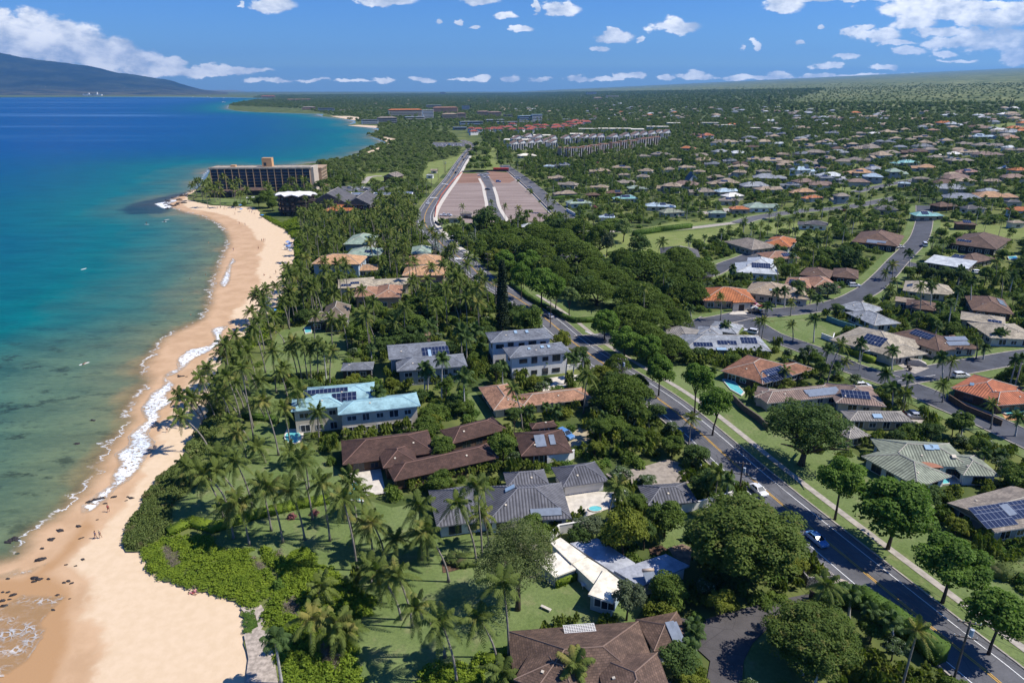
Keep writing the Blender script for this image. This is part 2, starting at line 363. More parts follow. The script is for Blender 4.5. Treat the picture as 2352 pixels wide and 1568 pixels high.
# ---- terrain
def terrain_mat():
    m, nt = newmat('terrain_scrub_and_grass')
    geo = nn(nt, 'ShaderNodeNewGeometry'); P = geo.outputs['Position']
    n1 = noise(nt, 0.0016, 5, 0.6, vec=P); n2 = noise(nt, 0.03, 4, 0.65, vec=P); n3 = noise(nt, 0.5, 3, 0.6, vec=P)
    n4 = noise(nt, 0.012, 4, 0.7, vec=P, sxyz=(1, 0.45, 1))
    g = mixc(nt, maprange(nt, n2, 0.38, 0.62), (0.055, 0.082, 0.024), (0.145, 0.165, 0.05))
    dry = mixc(nt, maprange(nt, n3, 0.3, 0.7), (0.21, 0.235, 0.085), (0.30, 0.295, 0.13))
    sep = nn(nt, 'ShaderNodeSeparateXYZ'); nt.links.new(P, sep.inputs[0])
    hill = mth(nt, 'MULTIPLY', maprange(nt, sep.outputs[2], 30, 70), maprange(nt, n4, 0.45, 0.62))
    f = mth(nt, 'MAXIMUM', mth(nt, 'MULTIPLY', maprange(nt, n1, 0.52, 0.68), 0.7), hill)
    c = mixc(nt, f, g, dry)
    v = nn(nt, 'ShaderNodeTexVoronoi', i_Scale=0.085); nt.links.new(P, v.inputs['Vector'])
    v2 = nn(nt, 'ShaderNodeTexVoronoi', i_Scale=0.031); nt.links.new(P, v2.inputs['Vector'])
    far = maprange(nt, sep.outputs[1], 700, 2000)
    cl = maprange(nt, v.outputs['Distance'], 0.25, 0.55)
    c = mixc(nt, mth(nt, 'MULTIPLY', far, mth(nt, 'SUBTRACT', 1.0, cl)), c, (0.062, 0.090, 0.034))
    cl2 = mth(nt, 'MULTIPLY', maprange(nt, v2.outputs['Distance'], 0.45, 0.2), maprange(nt, sep.outputs[1], 3000, 7000))
    c = mixc(nt, cl2, c, (0.075, 0.105, 0.042))
    out(nt, bsdf(nt, c, 0.95, 0.1, normal=bump(nt, n3, 0.3, 0.2))); return m
struct('terrain', sheet_me('terrain', LAND, 0.0, terrain_mat()))
# ---- lattice grids for sea and sand
def lattice(xs, ys, z, keep):
    U = []; 
    for y in ys:
        for x in xs:
            dx, dy, dz = ray(x, y); t = (CAMH-z)/max(-dz, 0.0008); U.append((dx*t, dy*t, z))
    U = np.array(U); nx, ny = len(xs), len(ys)
    i = np.arange(nx*ny).reshape(ny, nx)
    F = np.stack([i[1:, :-1].ravel(), i[1:, 1:].ravel(), i[:-1, 1:].ravel(), i[:-1, :-1].ravel()], 1)
    k = keep(U[:, :2])[F].any(1); F = F[k]
    used = np.unique(F); mp = -np.ones(len(U), int); mp[used] = np.arange(len(used))
    return U[used], mp[F]
def attr(me, name, vals):
    a = me.attributes.new(name, 'FLOAT', 'POINT'); a.data.foreach_set('value', np.asarray(vals, dtype=np.float32))
def getattr_n(nt, name):
    a = nn(nt, 'ShaderNodeAttribute', attribute_name=name); return a.outputs['Fac']
# wet / dry limit of the sand
DRY = [(-500,1700)] + TL(6, [(640,1700),(640,1560),(700,1440),(720,1380),(700,1280),(640,1180),(540,1110),(600,1040),(655,960),(650,880),(560,810),(480,740),(560,650),(640,560),(780,400),(840,340),(930,250),(950,160),(1000,50)]) + \
  TL(3, [(1080,1500),(1120,1350),(1260,1200),(1300,1080),(1400,930),(1560,800),(1640,700),(1590,600),(1700,490),(1760,420),(1810,360),(1760,320),(1800,230),(1770,180),(1840,120),(1760,60),(1730,0)]) + \
  TL(0, [(1680,1540),(1560,1480),(1460,1458),(1330,1440),(1240,1400)])
DG = GX(DRY)
WETPOLY = DG + [WG[-1], WG[-5]] + [(-900, 500), (-900, -150), (WG[0][0], -150), (DG[0][0], -150)]
DAMP = GX(TL(6, [(-300,1900),(-300,900),(-100,830),(0,850),(150,830),(330,720),(420,640),(540,480),(600,400),(640,480),(540,620),(440,720),(330,800),(430,860),(500,960),(510,1000),(460,1090),(480,1250),(440,1400),(380,1560),(350,1900)]))
def sand_mat():
    m, nt = newmat('beach_sand'); geo = nn(nt, 'ShaderNodeNewGeometry'); P = geo.outputs['Position']
    w = getattr_n(nt, 'wet'); dp = getattr_n(nt, 'damp')
    nz_ = noise(nt, 0.12, 5, 0.65, vec=P); fn = noise(nt, 3.0, 4, 0.7, vec=P); md = noise(nt, 0.6, 4, 0.6, vec=P)
    wf = maprange(nt, mth(nt, 'MULTIPLY_ADD', mth(nt, 'SUBTRACT', nz_, 0.5), 9.0, w), -1.2, 1.2)
    dry = mixc(nt, maprange(nt, md, 0.3, 0.7), (0.61, 0.458, 0.295), (0.66, 0.502, 0.335))
    dry = mixc(nt, maprange(nt, fn, 0.62, 0.8), dry, (0.50, 0.37, 0.235))
    wet = mixc(nt, maprange(nt, nz_, 0.35, 0.65), (0.47, 0.30, 0.165), (0.56, 0.37, 0.215))
    df = maprange(nt, mth(nt, 'MULTIPLY_ADD', mth(nt, 'SUBTRACT', nz_, 0.5), 6.0, dp), -1.0, 1.5)
    wet = mixc(nt, df, wet, (0.42, 0.245, 0.115))
    c = mixc(nt, wf, dry, wet)
    rg = mth(nt, 'MULTIPLY_ADD', wf, -0.28, 0.95)
    out(nt, bsdf(nt, c, rg, 0.3, normal=bump(nt, fn, 0.35, 0.08))); return m
def sdist(P, poly):
    d = dist_poly(P, poly, True); return np.where(inpoly(P, poly), d, -d)
xs = np.arange(-420, 760, 9.0); ys = np.arange(436, 1900, 9.0)
SV, SF = lattice(xs, ys, -0.3, lambda P: ~inpoly(P, LANDN) | (dist_poly(P, VG) < 12))
sme = mesh_np('beach_sand', SV, SF, sand_mat())
attr(sme, 'wet', sdist(SV[:, :2], WETPOLY)); attr(sme, 'damp', sdist(SV[:, :2], DAMP))
struct('beach_sand', sme)
# ---- sea
FOAM = TL(3, [(1450,700),(1490,770),(1440,810),(1300,835),(1220,900),(1230,965),(1150,995),(1120,1040),(1140,1080),(1050,1130),(975,1240),(1010,1320),(890,1430),(900,1490),(790,1560)]) + TL(6, [(830,50),(765,150),(780,190),(670,265),(600,330),(560,330),(585,390)]) + \
  TL(6, [(640,370),(690,330),(750,270),(800,215),(870,170),(960,90),(1000,0)]) + TL(3, [(1060,1480),(1010,1400),(1110,1300),(1090,1255),(1190,1200),(1140,1150),(1210,1080),(1130,1020),(1220,1000),(1330,900),(1440,850),(1530,785),(1525,720),(1570,670),(1500,680)])
FOAM2 = TL(3, [(1605,200),(1625,225),(1590,260),(1590,310),(1580,370),(1550,410),(1515,395),(1520,375),(1550,310),(1570,265)])
FOAM3 = TL(6, [(-60,1080),(0,1050),(60,1000),(150,950),(370,960),(470,955),(350,1070),(280,1150),(320,1190),(300,1220),(240,1330),(200,1400),(80,1480),(-30,1600),(-250,1650)])
FOAM4 = TL(0, [(1060,1400),(1140,1390),(1240,1360),(1240,1375),(1170,1400),(1200,1440),(1130,1440)])
FOAM5 = TL(6, [(-80,830),(60,790),(140,760),(150,790),(300,740),(350,720),(220,800),(100,830),(20,850)])
REEF = GX(TL(0, [(820,1440),(900,1400),(1050,1370),(1230,1330),(1330,1320),(1400,1290),(1300,1360),(1240,1400),(1180,1440),(1140,1470),(1000,1475),(850,1475)]))
REEF2 = GX(TL(3, [(-60,640),(60,650),(300,670),(560,710),(880,705),(860,735),(600,750),(450,740),(150,700),(-60,690)]))
SHAL = GX(TL(3, [(-600,900),(0,790),(300,760),(620,760),(900,750),(1150,800),(1500,500),(1600,0),(1300,-40),(1350,200),(1250,500),(1050,640),(800,650)])+TL(6, [(900,0),(700,250),(0,800),(-600,1000)]))
def sea_mat():
    m, nt = newmat('sea_water'); geo = nn(nt, 'ShaderNodeNewGeometry'); P = geo.outputs['Position']
    d = getattr_n(nt, 'shore'); fo = getattr_n(nt, 'foam'); th = getattr_n(nt, 'swash'); rf = getattr_n(nt, 'reef'); sl = getattr_n(nt, 'shallow')
    n1 = noise(nt, 0.02, 5, 0.6, vec=P, sxyz=(1.0, 0.8, 1)); n2 = noise(nt, 0.16, 5, 0.68, vec=P, sxyz=(0.8, 1.3, 1)); n3 = noise(nt, 0.05, 5, 0.62, vec=P, sxyz=(0.8, 1.8, 1)); n8 = noise(nt, 0.035, 4, 0.6, vec=P, sxyz=(0.7, 1.5, 1))
    dn = mth(nt, 'MULTIPLY_ADD', mth(nt, 'SUBTRACT', n1, 0.5), 70.0, d)
    dn = mth(nt, 'MINIMUM', dn, mth(nt, 'MULTIPLY', d, 1.6))
    cr = nn(nt, 'ShaderNodeValToRGB'); nt.links.new(mth(nt, 'DIVIDE', dn, 500.0), cr.inputs[0])
    el = cr.color_ramp.elements
    ST = [(0.0, (0.24, 0.185, 0.09)), (0.012, (0.13, 0.15, 0.085)), (0.045, (0.045, 0.125, 0.095)), (0.12, (0.0, 0.118, 0.118)), (0.24, (0.0, 0.088, 0.122)), (0.42, (0.0, 0.068, 0.145)), (0.75, (0.0, 0.062, 0.175)), (1.0, (0.0, 0.060, 0.185))]
    el[0].position = ST[0][0]; el[0].color = (*ST[0][1], 1); el[1].position = 1.0; el[1].color = (*ST[-1][1], 1)
    for p, c in ST[1:-1]:
        e = el.new(p); e.color = (*c, 1)
    c = cr.outputs[0]
    # pale sandy shallows with dark reef patches
    slf = maprange(nt, mth(nt, 'MULTIPLY_ADD', mth(nt, 'SUBTRACT', n1, 0.5), 60.0, sl), -22, 28)
    c = mixc(nt, mth(nt, 'MULTIPLY', slf, 0.75), c, mixc(nt, maprange(nt, d, 10, 75), (0.13, 0.165, 0.082), (0.012, 0.120, 0.095)))
    rp = mth(nt, 'MULTIPLY', maprange(nt, n2, 0.50, 0.62), maprange(nt, n3, 0.42, 0.56))
    c = mixc(nt, mth(nt, 'MULTIPLY', mth(nt, 'MULTIPLY', maprange(nt, n8, 0.47, 0.6), maprange(nt, d, 12, 40)), mth(nt, 'MULTIPLY', slf, 0.6)), c, (0.012, 0.055, 0.048))
    c = mixc(nt, mth(nt, 'MULTIPLY', mth(nt, 'MULTIPLY', rp, slf), 0.78), c, (0.018, 0.028, 0.020))
    rr = maprange(nt, mth(nt, 'MULTIPLY_ADD', mth(nt, 'SUBTRACT', n2, 0.5), 14.0, rf), -4, 5)
    c = mixc(nt, mth(nt, 'MULTIPLY', rr, 0.75), c, (0.008, 0.022, 0.032))
    # wind streaks and slicks on open water
    n5 = noise(nt, 0.004, 4, 0.55, vec=P, sxyz=(0.22, 1.6, 1)); n6 = noise(nt, 0.0011, 4, 0.6, vec=P, sxyz=(0.22, 2.6, 1))
    open_ = maprange(nt, d, 150, 500)
    st = mth(nt, 'MULTIPLY', mth(nt, 'MULTIPLY', maprange(nt, n6, 0.53, 0.60), maprange(nt, n5, 0.35, 0.65)), open_)
    c = mixc(nt, mth(nt, 'MULTIPLY', st, 0.6), c, (0.13, 0.27, 0.46))
    c = mixc(nt, mth(nt, 'MULTIPLY', maprange(nt, n5, 0.35, 0.7), mth(nt, 'MULTIPLY', open_, 0.35)), c, (0.0, 0.045, 0.15))
    # foam
    v = nn(nt, 'ShaderNodeTexVoronoi', i_Scale=0.95, feature='DISTANCE_TO_EDGE'); 
    wv = nn(nt, 'ShaderNodeVectorMath', operation='MULTIPLY_ADD'); nt.links.new(P, wv.inputs[0]); wv.inputs[1].default_value = (1, 1, 1)
    nzc = nn(nt, 'ShaderNodeTexNoise', i_Scale=0.5, i_Detail=3); nt.links.new(P, nzc.inputs['Vector']); 
    ws = nn(nt, 'ShaderNodeVectorMath', operation='SCALE'); nt.links.new(nzc.outputs['Color'], ws.inputs[0]); ws.inputs[3].default_value = 2.5; nt.links.new(ws.outputs[0], wv.inputs[2])
    nt.links.new(wv.outputs[0], v.inputs['Vector'])
    web = maprange(nt, v.outputs['Distance'], 0.22, 0.04)
    n7 = noise(nt, 0.9, 4, 0.7, vec=P)
    inside = maprange(nt, mth(nt, 'MULTIPLY_ADD', mth(nt, 'SUBTRACT', n7, 0.5), 2.5, fo), -0.25, 1.6)
    ff = mth(nt, 'MULTIPLY', inside, mth(nt, 'MAXIMUM', mth(nt, 'MULTIPLY', web, 0.9), maprange(nt, n7, 0.37, 0.55)))
    thw = mth(nt, 'MULTIPLY', maprange(nt, mth(nt, 'MULTIPLY_ADD', mth(nt, 'SUBTRACT', n7, 0.5), 3.0, th), -0.2, 1.0), mth(nt, 'MULTIPLY', web, maprange(nt, n2, 0.38, 0.62)))
    fine = mth(nt, 'MULTIPLY', maprange(nt, mth(nt, 'ABSOLUTE', mth(nt, 'MULTIPLY_ADD', mth(nt, 'SUBTRACT', n2, 0.5), 14.0, mth(nt, 'SUBTRACT', d, 3.5))), 0.55, 0.1), mth(nt, 'MULTIPLY', maprange(nt, n3, 0.42, 0.52), 0.8))
    edge = mth(nt, 'MULTIPLY', maprange(nt, mth(nt, 'ABSOLUTE', mth(nt, 'SUBTRACT', mth(nt, 'MULTIPLY_ADD', mth(nt, 'SUBTRACT', n2, 0.5), 2.2, mth(nt, 'MAXIMUM', th, fo)), 0.15)), 0.30, 0.05), mth(nt, 'MULTIPLY', maprange(nt, n3, .45, .6), .45))
    foam = mth(nt, 'MAXIMUM', mth(nt, 'MAXIMUM', ff, mth(nt, 'MULTIPLY', thw, 0.75)), mth(nt, 'MAXIMUM', edge, fine))
    c = mixc(nt, foam, c, (0.82, 0.84, 0.85))
    wa = maprange(nt, mth(nt, 'MULTIPLY_ADD', mth(nt, 'SUBTRACT', n2, 0.5), 4.0, d), -0.5, 8.0)
    film = mth(nt, 'MULTIPLY', maprange(nt, mth(nt, 'MAXIMUM', th, fo), -0.3, 0.6), 0.22)
    a = mth(nt, 'MAXIMUM', mth(nt, 'MAXIMUM', wa, foam), film)
    rip = noise(nt, 0.55, 4, 0.62, vec=P, sxyz=(0.7, 1.5, 1)); swell = noise(nt, 0.07, 3, 0.5, vec=P, sxyz=(0.6, 1.6, 1))
    hh = mth(nt, 'MULTIPLY_ADD', swell, 2.0, rip)
    c = mixc(nt, 1.0, c, mixc(nt, maprange(nt, mth(nt, 'MULTIPLY_ADD', swell, 0.6, mth(nt, 'MULTIPLY', rip, 0.4)), 0.35, 0.65), (0.76, 0.80, 0.84), (1.2, 1.17, 1.13)), 'MULTIPLY')
    rg = mth(nt, 'MULTIPLY_ADD', foam, 0.5, 0.36)
    out(nt, bsdf(nt, c, rg, 0.08, normal=bump(nt, hh, 0.35, 0.5), alpha=a)); return m
xs = np.concatenate([np.arange(-1500, -60, 60.0), np.arange(-60, 760, 7.0), np.arange(760, 1300, 30.0)])
ys = np.concatenate([[207.6, 208.5, 210, 212], np.arange(214, 440, 6.0), np.arange(440, 1900, 7.0)])
WV, WF = lattice(xs, ys, -0.15, lambda P: inpoly(P, SEAPOLY) | (dist_poly(P, COASTG) < 28))
wme = mesh_np('sea_water', WV, WF, sea_mat()); P2 = WV[:, :2]
ds = dist_poly(P2, COASTG); ds = np.where(inpoly(P2, SEAPOLY), ds, -ds)
attr(wme, 'shore', ds)
attr(wme, 'foam', np.maximum.reduce([sdist(P2, GX(q)) for q in (FOAM, FOAM2, FOAM4)])+0.35)
attr(wme, 'swash', np.maximum.reduce([sdist(P2, GX(q)) for q in (FOAM3, FOAM5)]))
attr(wme, 'reef', np.maximum(sdist(P2, REEF), sdist(P2, REEF2)-3)); attr(wme, 'shallow', sdist(P2, SHAL))
struct('sea_water', wme)
# ---- west mountains across the bay
def mountains():
    prof = [(-900,60),(-500,85),(-200,110),(0,122),(47,124),(117,131),(183,141),(233,151),(283,156),(333,162),(383,174),(433,181),(500,192),(553,203),(600,207)]
    D0 = 15000.0; xs_ = np.linspace(-900, 600, 260); H = []
    from mathutils import noise as mn
    V = []; nv_ = 60
    for xx in xs_:
        top = np.interp(xx, [p[0] for p in prof], [p[1] for p in prof])
        hz = max(5.0, (76+(208-top)/FP*D0*1.04)*min(1, max(0, (640-xx)/150)))
        u = (xx-CX)/FP/CP
        for j in range(nv_):
            t = j/(nv_-1); y = D0-5200+t*7000; s = min(1.0, t/0.743)
            x = u*y*0.999
            h = hz*(s**1.9)
            if t > 0.743: h = hz*(1-(t-0.743)*1.5)
            rg = mn.fractal(Vector((x/900+y/2600, y/2600, 3.1)), 0.9, 2.1, 5)
            h *= 1-0.55*abs(rg)*(1-s*0.85)*min(1, s*3)
            h += mn.fractal(Vector((x/400, y/400, 9)), 1, 2, 4)*14*min(1, s*2)*min(1, hz/200)
            V.append((x, y, h-4 if j else -8))
    nx = len(xs_); i = np.arange(nx*nv_).reshape(nx, nv_)
    F = np.stack([i[:-1, :-1].ravel(), i[1:, :-1].ravel(), i[1:, 1:].ravel(), i[:-1, 1:].ravel()], 1)
    m, nt = newmat('mountain_slope'); geo = nn(nt, 'ShaderNodeNewGeometry'); P = geo.outputs['Position']
    sp = nn(nt, 'ShaderNodeSeparateXYZ'); nt.links.new(P, sp.inputs[0])
    n1 = noise(nt, 0.0012, 6, 0.65, vec=P); n2 = noise(nt, 0.006, 4, 0.6, vec=P, sxyz=(0.4, 1, 1))
    c = mixc(nt, maprange(nt, n1, 0.4, 0.62), (0.006, 0.018, 0.018), (0.030, 0.042, 0.028))
    low = mth(nt, 'MULTIPLY', maprange(nt, mth(nt, 'MULTIPLY_ADD', n1, 260.0, sp.outputs[2]), 260, 120), maprange(nt, n2, 0.4, 0.6))
    c = mixc(nt, low, c, (0.12, 0.105, 0.055))
    v = nn(nt, 'ShaderNodeTexVoronoi', i_Scale=0.02); nt.links.new(P, v.inputs['Vector'])
    town = mth(nt, 'MULTIPLY', maprange(nt, v.outputs['Distance'], 0.2, 0.1), mth(nt, 'MULTIPLY', maprange(nt, n1, 0.5, 0.6), maprange(nt, sp.outputs[2], 330, 60)))
    c = mixc(nt, mth(nt, 'MULTIPLY', town, 0.6), c, (0.5, 0.48, 0.44))
    out(nt, bsdf(nt, c, 0.95, 0.1)); struct('mountains', mesh_np('mountains', np.array(V), F, m, smooth=True))
mountains()
# ---------------------------------------------------------------- lawns, roads, pavements
def lawn_mat(name, a, b, dry):
    m, nt = newmat(name); geo = nn(nt, 'ShaderNodeNewGeometry'); P = geo.outputs['Position']
    n1 = noise(nt, 0.07, 4, 0.6, vec=P); n2 = noise(nt, 1.6, 4, 0.75, vec=P); n3 = noise(nt, 0.22, 4, 0.65, vec=P); n4 = noise(nt, 8.0, 2, 0.7, vec=P)
    c = mixc(nt, maprange(nt, n1, 0.36, 0.62), a, b); c = mixc(nt, mth(nt, 'MULTIPLY', maprange(nt, n3, 0.52, 0.68), 0.6), c, dry)
    c = mixc(nt, 0.65, c, mixc(nt, maprange(nt, n2, 0.3, 0.7), (0.68, 0.7, 0.66), (1.2, 1.18, 1.1)), 'MULTIPLY')
    out(nt, bsdf(nt, c, 0.95, 0.1, normal=bump(nt, mth(nt, 'ADD', n2, n4), 0.5, 0.12))); return m
LAWN = lawn_mat('mown_lawn', (0.118, 0.165, 0.052), (0.155, 0.200, 0.074), (0.22, 0.22, 0.11))
PARK = lawn_mat('dry_lawn', (0.16, 0.20, 0.06), (0.20, 0.235, 0.075), (0.27, 0.255, 0.12))
def asphalt(name, c, var=0.36):
    m, nt = newmat(name); geo = nn(nt, 'ShaderNodeNewGeometry'); P = geo.outputs['Position']
    n1 = noise(nt, 0.12, 5, 0.7, vec=P); n2 = noise(nt, 6, 3, 0.7, vec=P); n3 = noise(nt, 0.5, 3, 0.6, vec=P, sxyz=(3, .3, 1))
    f = mth(nt, 'ADD', mth(nt, 'MULTIPLY', maprange(nt, n1, 0.3, 0.7), 0.6), mth(nt, 'MULTIPLY', maprange(nt, n2, .3, .7), .4))
    col = mixc(nt, f, tuple(k*(1-var) for k in c), tuple(k*(1+var) for k in c))
    v = nn(nt, 'ShaderNodeTexVoronoi', i_Scale=0.16, feature='DISTANCE_TO_EDGE'); nt.links.new(P, v.inputs['Vector'])
    col = mixc(nt, mth(nt, 'MULTIPLY', maprange(nt, v.outputs['Distance'], 0.012, 0.004), 0.5), col, tuple(k*.5 for k in c))
    out(nt, bsdf(nt, col, 0.9, 0.2)); return m
ASPH = asphalt('road_asphalt', (0.115, 0.115, 0.122)); ASPH2 = asphalt('dark_asphalt', (0.078, 0.082, 0.094)); ASPH3 = asphalt('driveway_asphalt', (0.085, 0.078, 0.078), 0.35)
CONC = M('pavement_concrete', (0.36, 0.32, 0.27), 0.9, 0.2, 0.8); CONC2 = M('pale_paving', (0.55, 0.50, 0.42), 0.9, 0.15, 0.8)
WLINE = M('white_road_paint', (0.72, 0.72, 0.70), 0.8, 0.12, 3); YLINE = M('yellow_road_paint', (0.62, 0.36, 0.06), 0.8, 0.15, 3)
GRAV = M('gravel', (0.38, 0.32, 0.26), 0.95, 0.3, 1.5); MULCH = M('mulch_soil', (0.11, 0.065, 0.04), 0.95, 0.35, 1.5)
# front lawns by the beach
SHK['on'] = True
sheet('lawn', [(392,1172),(470,1100),(520,1040),(590,975),(575,900),(620,810),(640,760),(700,745),(790,770),(800,830),(760,870),(700,890),(655,905),(665,980),(700,1010),(765,1070),(800,1100),(850,1150),(900,1165),(985,1150),(985,1220),(1120,1230),(1240,1260),(1400,1330),(1480,1390),(1450,1440),(1250,1480),(1180,1540),(1000,1700),(840,1700),(815,1480),(850,1370),(790,1320),(700,1300),(560,1272),(490,1245),(520,1200),(400,1205)], 0.02, LAWN)
sheet('lawn', [(1490,1240),(1570,1180),(1620,1190),(1590,1250),(1530,1262)], 0.02, LAWN)
sheet('lawn', [(1070,905),(1092,900),(1140,960),(1100,985)], 0.02, LAWN)
sheet('lawn', [(1195,655),(1240,655),(1400,668),(1480,735),(1300,748),(1240,700)], 0.02, LAWN)
sheet('lawn', [(1330,560),(1460,528),(1560,508),(1700,512),(1700,545),(1580,580),(1400,600)], 0.03, PARK)
sheet('lawn', TL(5, [(430,-40),(1040,-30),(1020,70),(760,60),(460,20)]), 0.05, PARK)
sheet('lawn', TL(5, [(1500,-40),(2400,-10),(2400,80),(1800,60),(1640,20)]), 0.05, PARK)
sheet('lawn', TL(5, [(600,625),(860,610),(1000,640),(1180,700),(960,800),(750,770)]), 0.05, LAWN)
sheet('lawn', TL(1, [(540,1230),(600,1120),(760,1090),(850,1050),(800,1110),(700,1200),(640,1270)]), 0.03, PARK)
sheet('lawn', TL(1, [(960,1180),(1000,1090),(1030,1020),(1070,1020),(1070,1100),(1130,1150)]), 0.05, PARK)
sheet('lawn', TL(1, [(150,1200),(330,1190),(420,1240),(300,1280),(160,1270)]), 0.03, PARK)
sheet('lawn', TL(1, [(670,1535),(900,1532),(890,1568),(680,1570)]), 0.03, LAWN)
sheet('lawn', TL(0, [(1370,1380),(1500,1365),(1760,1385),(1740,1415),(1480,1410)]), 0.03, LAWN)
for q in ([(100,1400),(230,1375),(340,1410),(150,1425)], [(1000,1290),(1120,1265),(1250,1300),(1190,1315),(1050,1310)], [(1020,1140),(1090,1115),(1200,1130),(1190,1160),(1080,1165)], [(400,1240),(490,1235),(560,1275),(450,1285)], [(1720,1035),(1800,1025),(1880,1040),(1800,1060)], [(2050,860),(2351,845),(2400,900),(2100,905)], [(1490,1095),(1600,1085),(1660,1080),(1640,1095),(1520,1105)]):
    sheet('lawn', TL(2, q), 0.06, PARK)
sheet('lawn', TL(8, [(430,1568),(420,1420),(490,1290),(600,1190),(700,1250),(760,1568)]), 0.02, LAWN)
# main coast road
MAIN = GX([(2480,1725),(2360,1625),(2268,1546),(2168,1466),(1991,1321),(1848,1203),(1721,1096),(1534,933),(1400,845),(1323,792),(1260,738),(1194,690),(1117,644),(1067,600),(1026,572),(998,543),(981,523),(975,505),(979,487),(992,465),(1010,441),(1036,408),(1056,376),(1072,353),(1082,341),(1078,330),(1060,322)])
MAINL = spline(MAIN, 4.0)
RW = 5.6
mb = MB(); ribbon(mb, MAINL, RW, -RW, 0.2); mb.build('road', ASPH)['kind'] = 'structure'
def lanes(line, specs, mat, name):
    mb = MB()
    for d, w in specs: ribbon(mb, line, d+w/2, d-w/2, 0.235)
    mb.build(name, mat)['kind'] = 'structure'
lanes(MAINL, [(3.9, .16), (-3.9, .16)], WLINE, 'road_marking')
lanes(MAINL, [(.17, .15), (-.17, .15)], YLINE, 'road_marking')
sub = [p for p in MAINL if p.y < 270]
mb = MB(); ribbon(mb, sub, -RW, -RW-.3, 0.0, 0.33); ribbon(mb, MAINL, RW+.3, RW, 0.0, 0.33); mb.build('kerb', CONC)['kind'] = 'structure'
mb = MB(); ribbon(mb, sub, -RW-.3, -RW-24, 0.135); mb.build('lawn', LAWN)['kind'] = 'structure'
mb = MB(); ribbon(mb, sub, -RW-3.2, -RW-4.7, 0.2); mb.build('sidewalk', CONC)['kind'] = 'structure'
far_ = [p for p in MAINL if 330 < p.y < 900]
mb = MB(); ribbon(mb, far_, -RW-.1, -RW-3.0, 0.0, 0.34); mb.build('sidewalk', CONC2)['kind'] = 'structure'
def road(pts, w, mat=ASPH2, lawnw=4.2, kerb=True, side=0.0, off=0.0):
    road.k += 1; off = 0.2+0.004*road.k; lw = 0.14+0.003*road.k
    l = spline(GX(pts), 5.0); ROADL.append((l, w, lawnw))
    if lawnw: 
        b = MB(); ribbon(b, l, w+lawnw, -w-lawnw, lw); b.build('lawn', LAWN)['kind'] = 'structure'
    b = MB(); ribbon(b, l, w, -w, off); b.build('road', mat)['kind'] = 'structure'
    if kerb:
        b = MB(); ribbon(b, l, w+.35, w, 0, off+.12); ribbon(b, l, -w, -w-.35, 0, off+.12); b.build('kerb', CONC)['kind'] = 'structure'
    return l
road.k = 0; ROADL = []
RDA = road(TL(5, [(2750,1640),(2351,1455),(2100,1335),(1850,1230),(1620,1130),(1400,1050),(1150,965),(980,885),(780,810),(600,745),(440,650),(330,630)]), 4.6)
RDB = road(TL(5, [(1420,1055),(1700,1005),(2030,945),(2351,890),(2700,840)]), 4.4)
RDC = road(TL(5, [(170,655),(330,625),(450,600),(650,587),(900,560),(1040,535),(1150,500),(1240,455),(1310,410),(1400,325),(1480,235),(1560,155),(1620,90),(1650,20),(1665,-60),(1660,-150)]), 4.4, off=0.068)
RDD = road(TL(5, [(50,350),(200,315),(300,258),(430,210),(520,170)]), 4.0)
RDE = road(TL(5, [(1480,240),(1600,262),(1700,290)]), 3.5, off=0.072)
RDF = road([(1330,785),(1400,778),(1500,770),(1600,752),(1640,735)], 5.0, off=0.05)
RDG = road(TL(2, [(380,1540),(520,1500),(800,1458),(1100,1435),(1300,1400),(1500,1360)]), 5, ASPH, 4)
RDH = road(TL(2, [(1190,1325),(1300,1300),(1450,1268),(1640,1235),(1850,1230)]), 4, ASPH, 4)
RDI = road(TL(1, [(1575,1530),(1450,1410),(1330,1300),(1230,1220),(1150,1165),(1120,1140)]), 5.5, ASPH, 0)
RDJ = road(TL(4, [(1600,30),(2100,25),(2400,5),(2700,-30)]), 3, CONC, 3, False, off=0.05)
road(TL(2, [(120,1470),(260,1460),(330,1440)]), 5, CONC, 0, False)
road(TL(0, [(2250,1320),(2351,1300)])+TL(1, [(150,1305),(330,1300)]), 14, ASPH, 0, False)
road(TL(1, [(150,1265),(200,1220),(280,1215)]), 3, CONC, 0, False)
sheet('parking_lot', [(1240,592),(1300,600),(1340,588),(1310,572),(1230,576)], 0.05, ASPH)
sheet('parking_lot', TL(1, [(620,980),(850,985),(860,1010),(640,1020)]), 0.05, ASPH)
# crossing stripes at the bend and stop bars
mb = MB()
def stripe(a, b, w=0.5, off=0.29):
    A, B = hit(*a), hit(*b); A = Vector(A[:2]); B = Vector(B[:2]); d = (B-A).normalized(); n = Vector((-d.y, d.x))*w/2
    q = [A+n, A-n, B-n, B+n]; mb.add([(p.x, p.y, E(p.x)+off) for p in q], [(0, 1, 2, 3)])
for i in range(7): stripe(T(4, 780+i*11, 211), T(4, 792+i*11, 221), 0.55)
for a, b in ((T(1, 612, 1365), T(1, 662, 1365)), (T(1, 690, 1270), T(1, 735, 1270))): stripe(a, b, 2.2)
stripe(T(4, 1680, 718), T(4, 1730, 740), .4); stripe(T(4, 1730, 740), T(4, 1770, 742), .35); stripe(T(5, 1480, 1060), T(5, 1740, 1020), .18)
mb.build('road_marking', WLINE)['kind'] = 'structure'
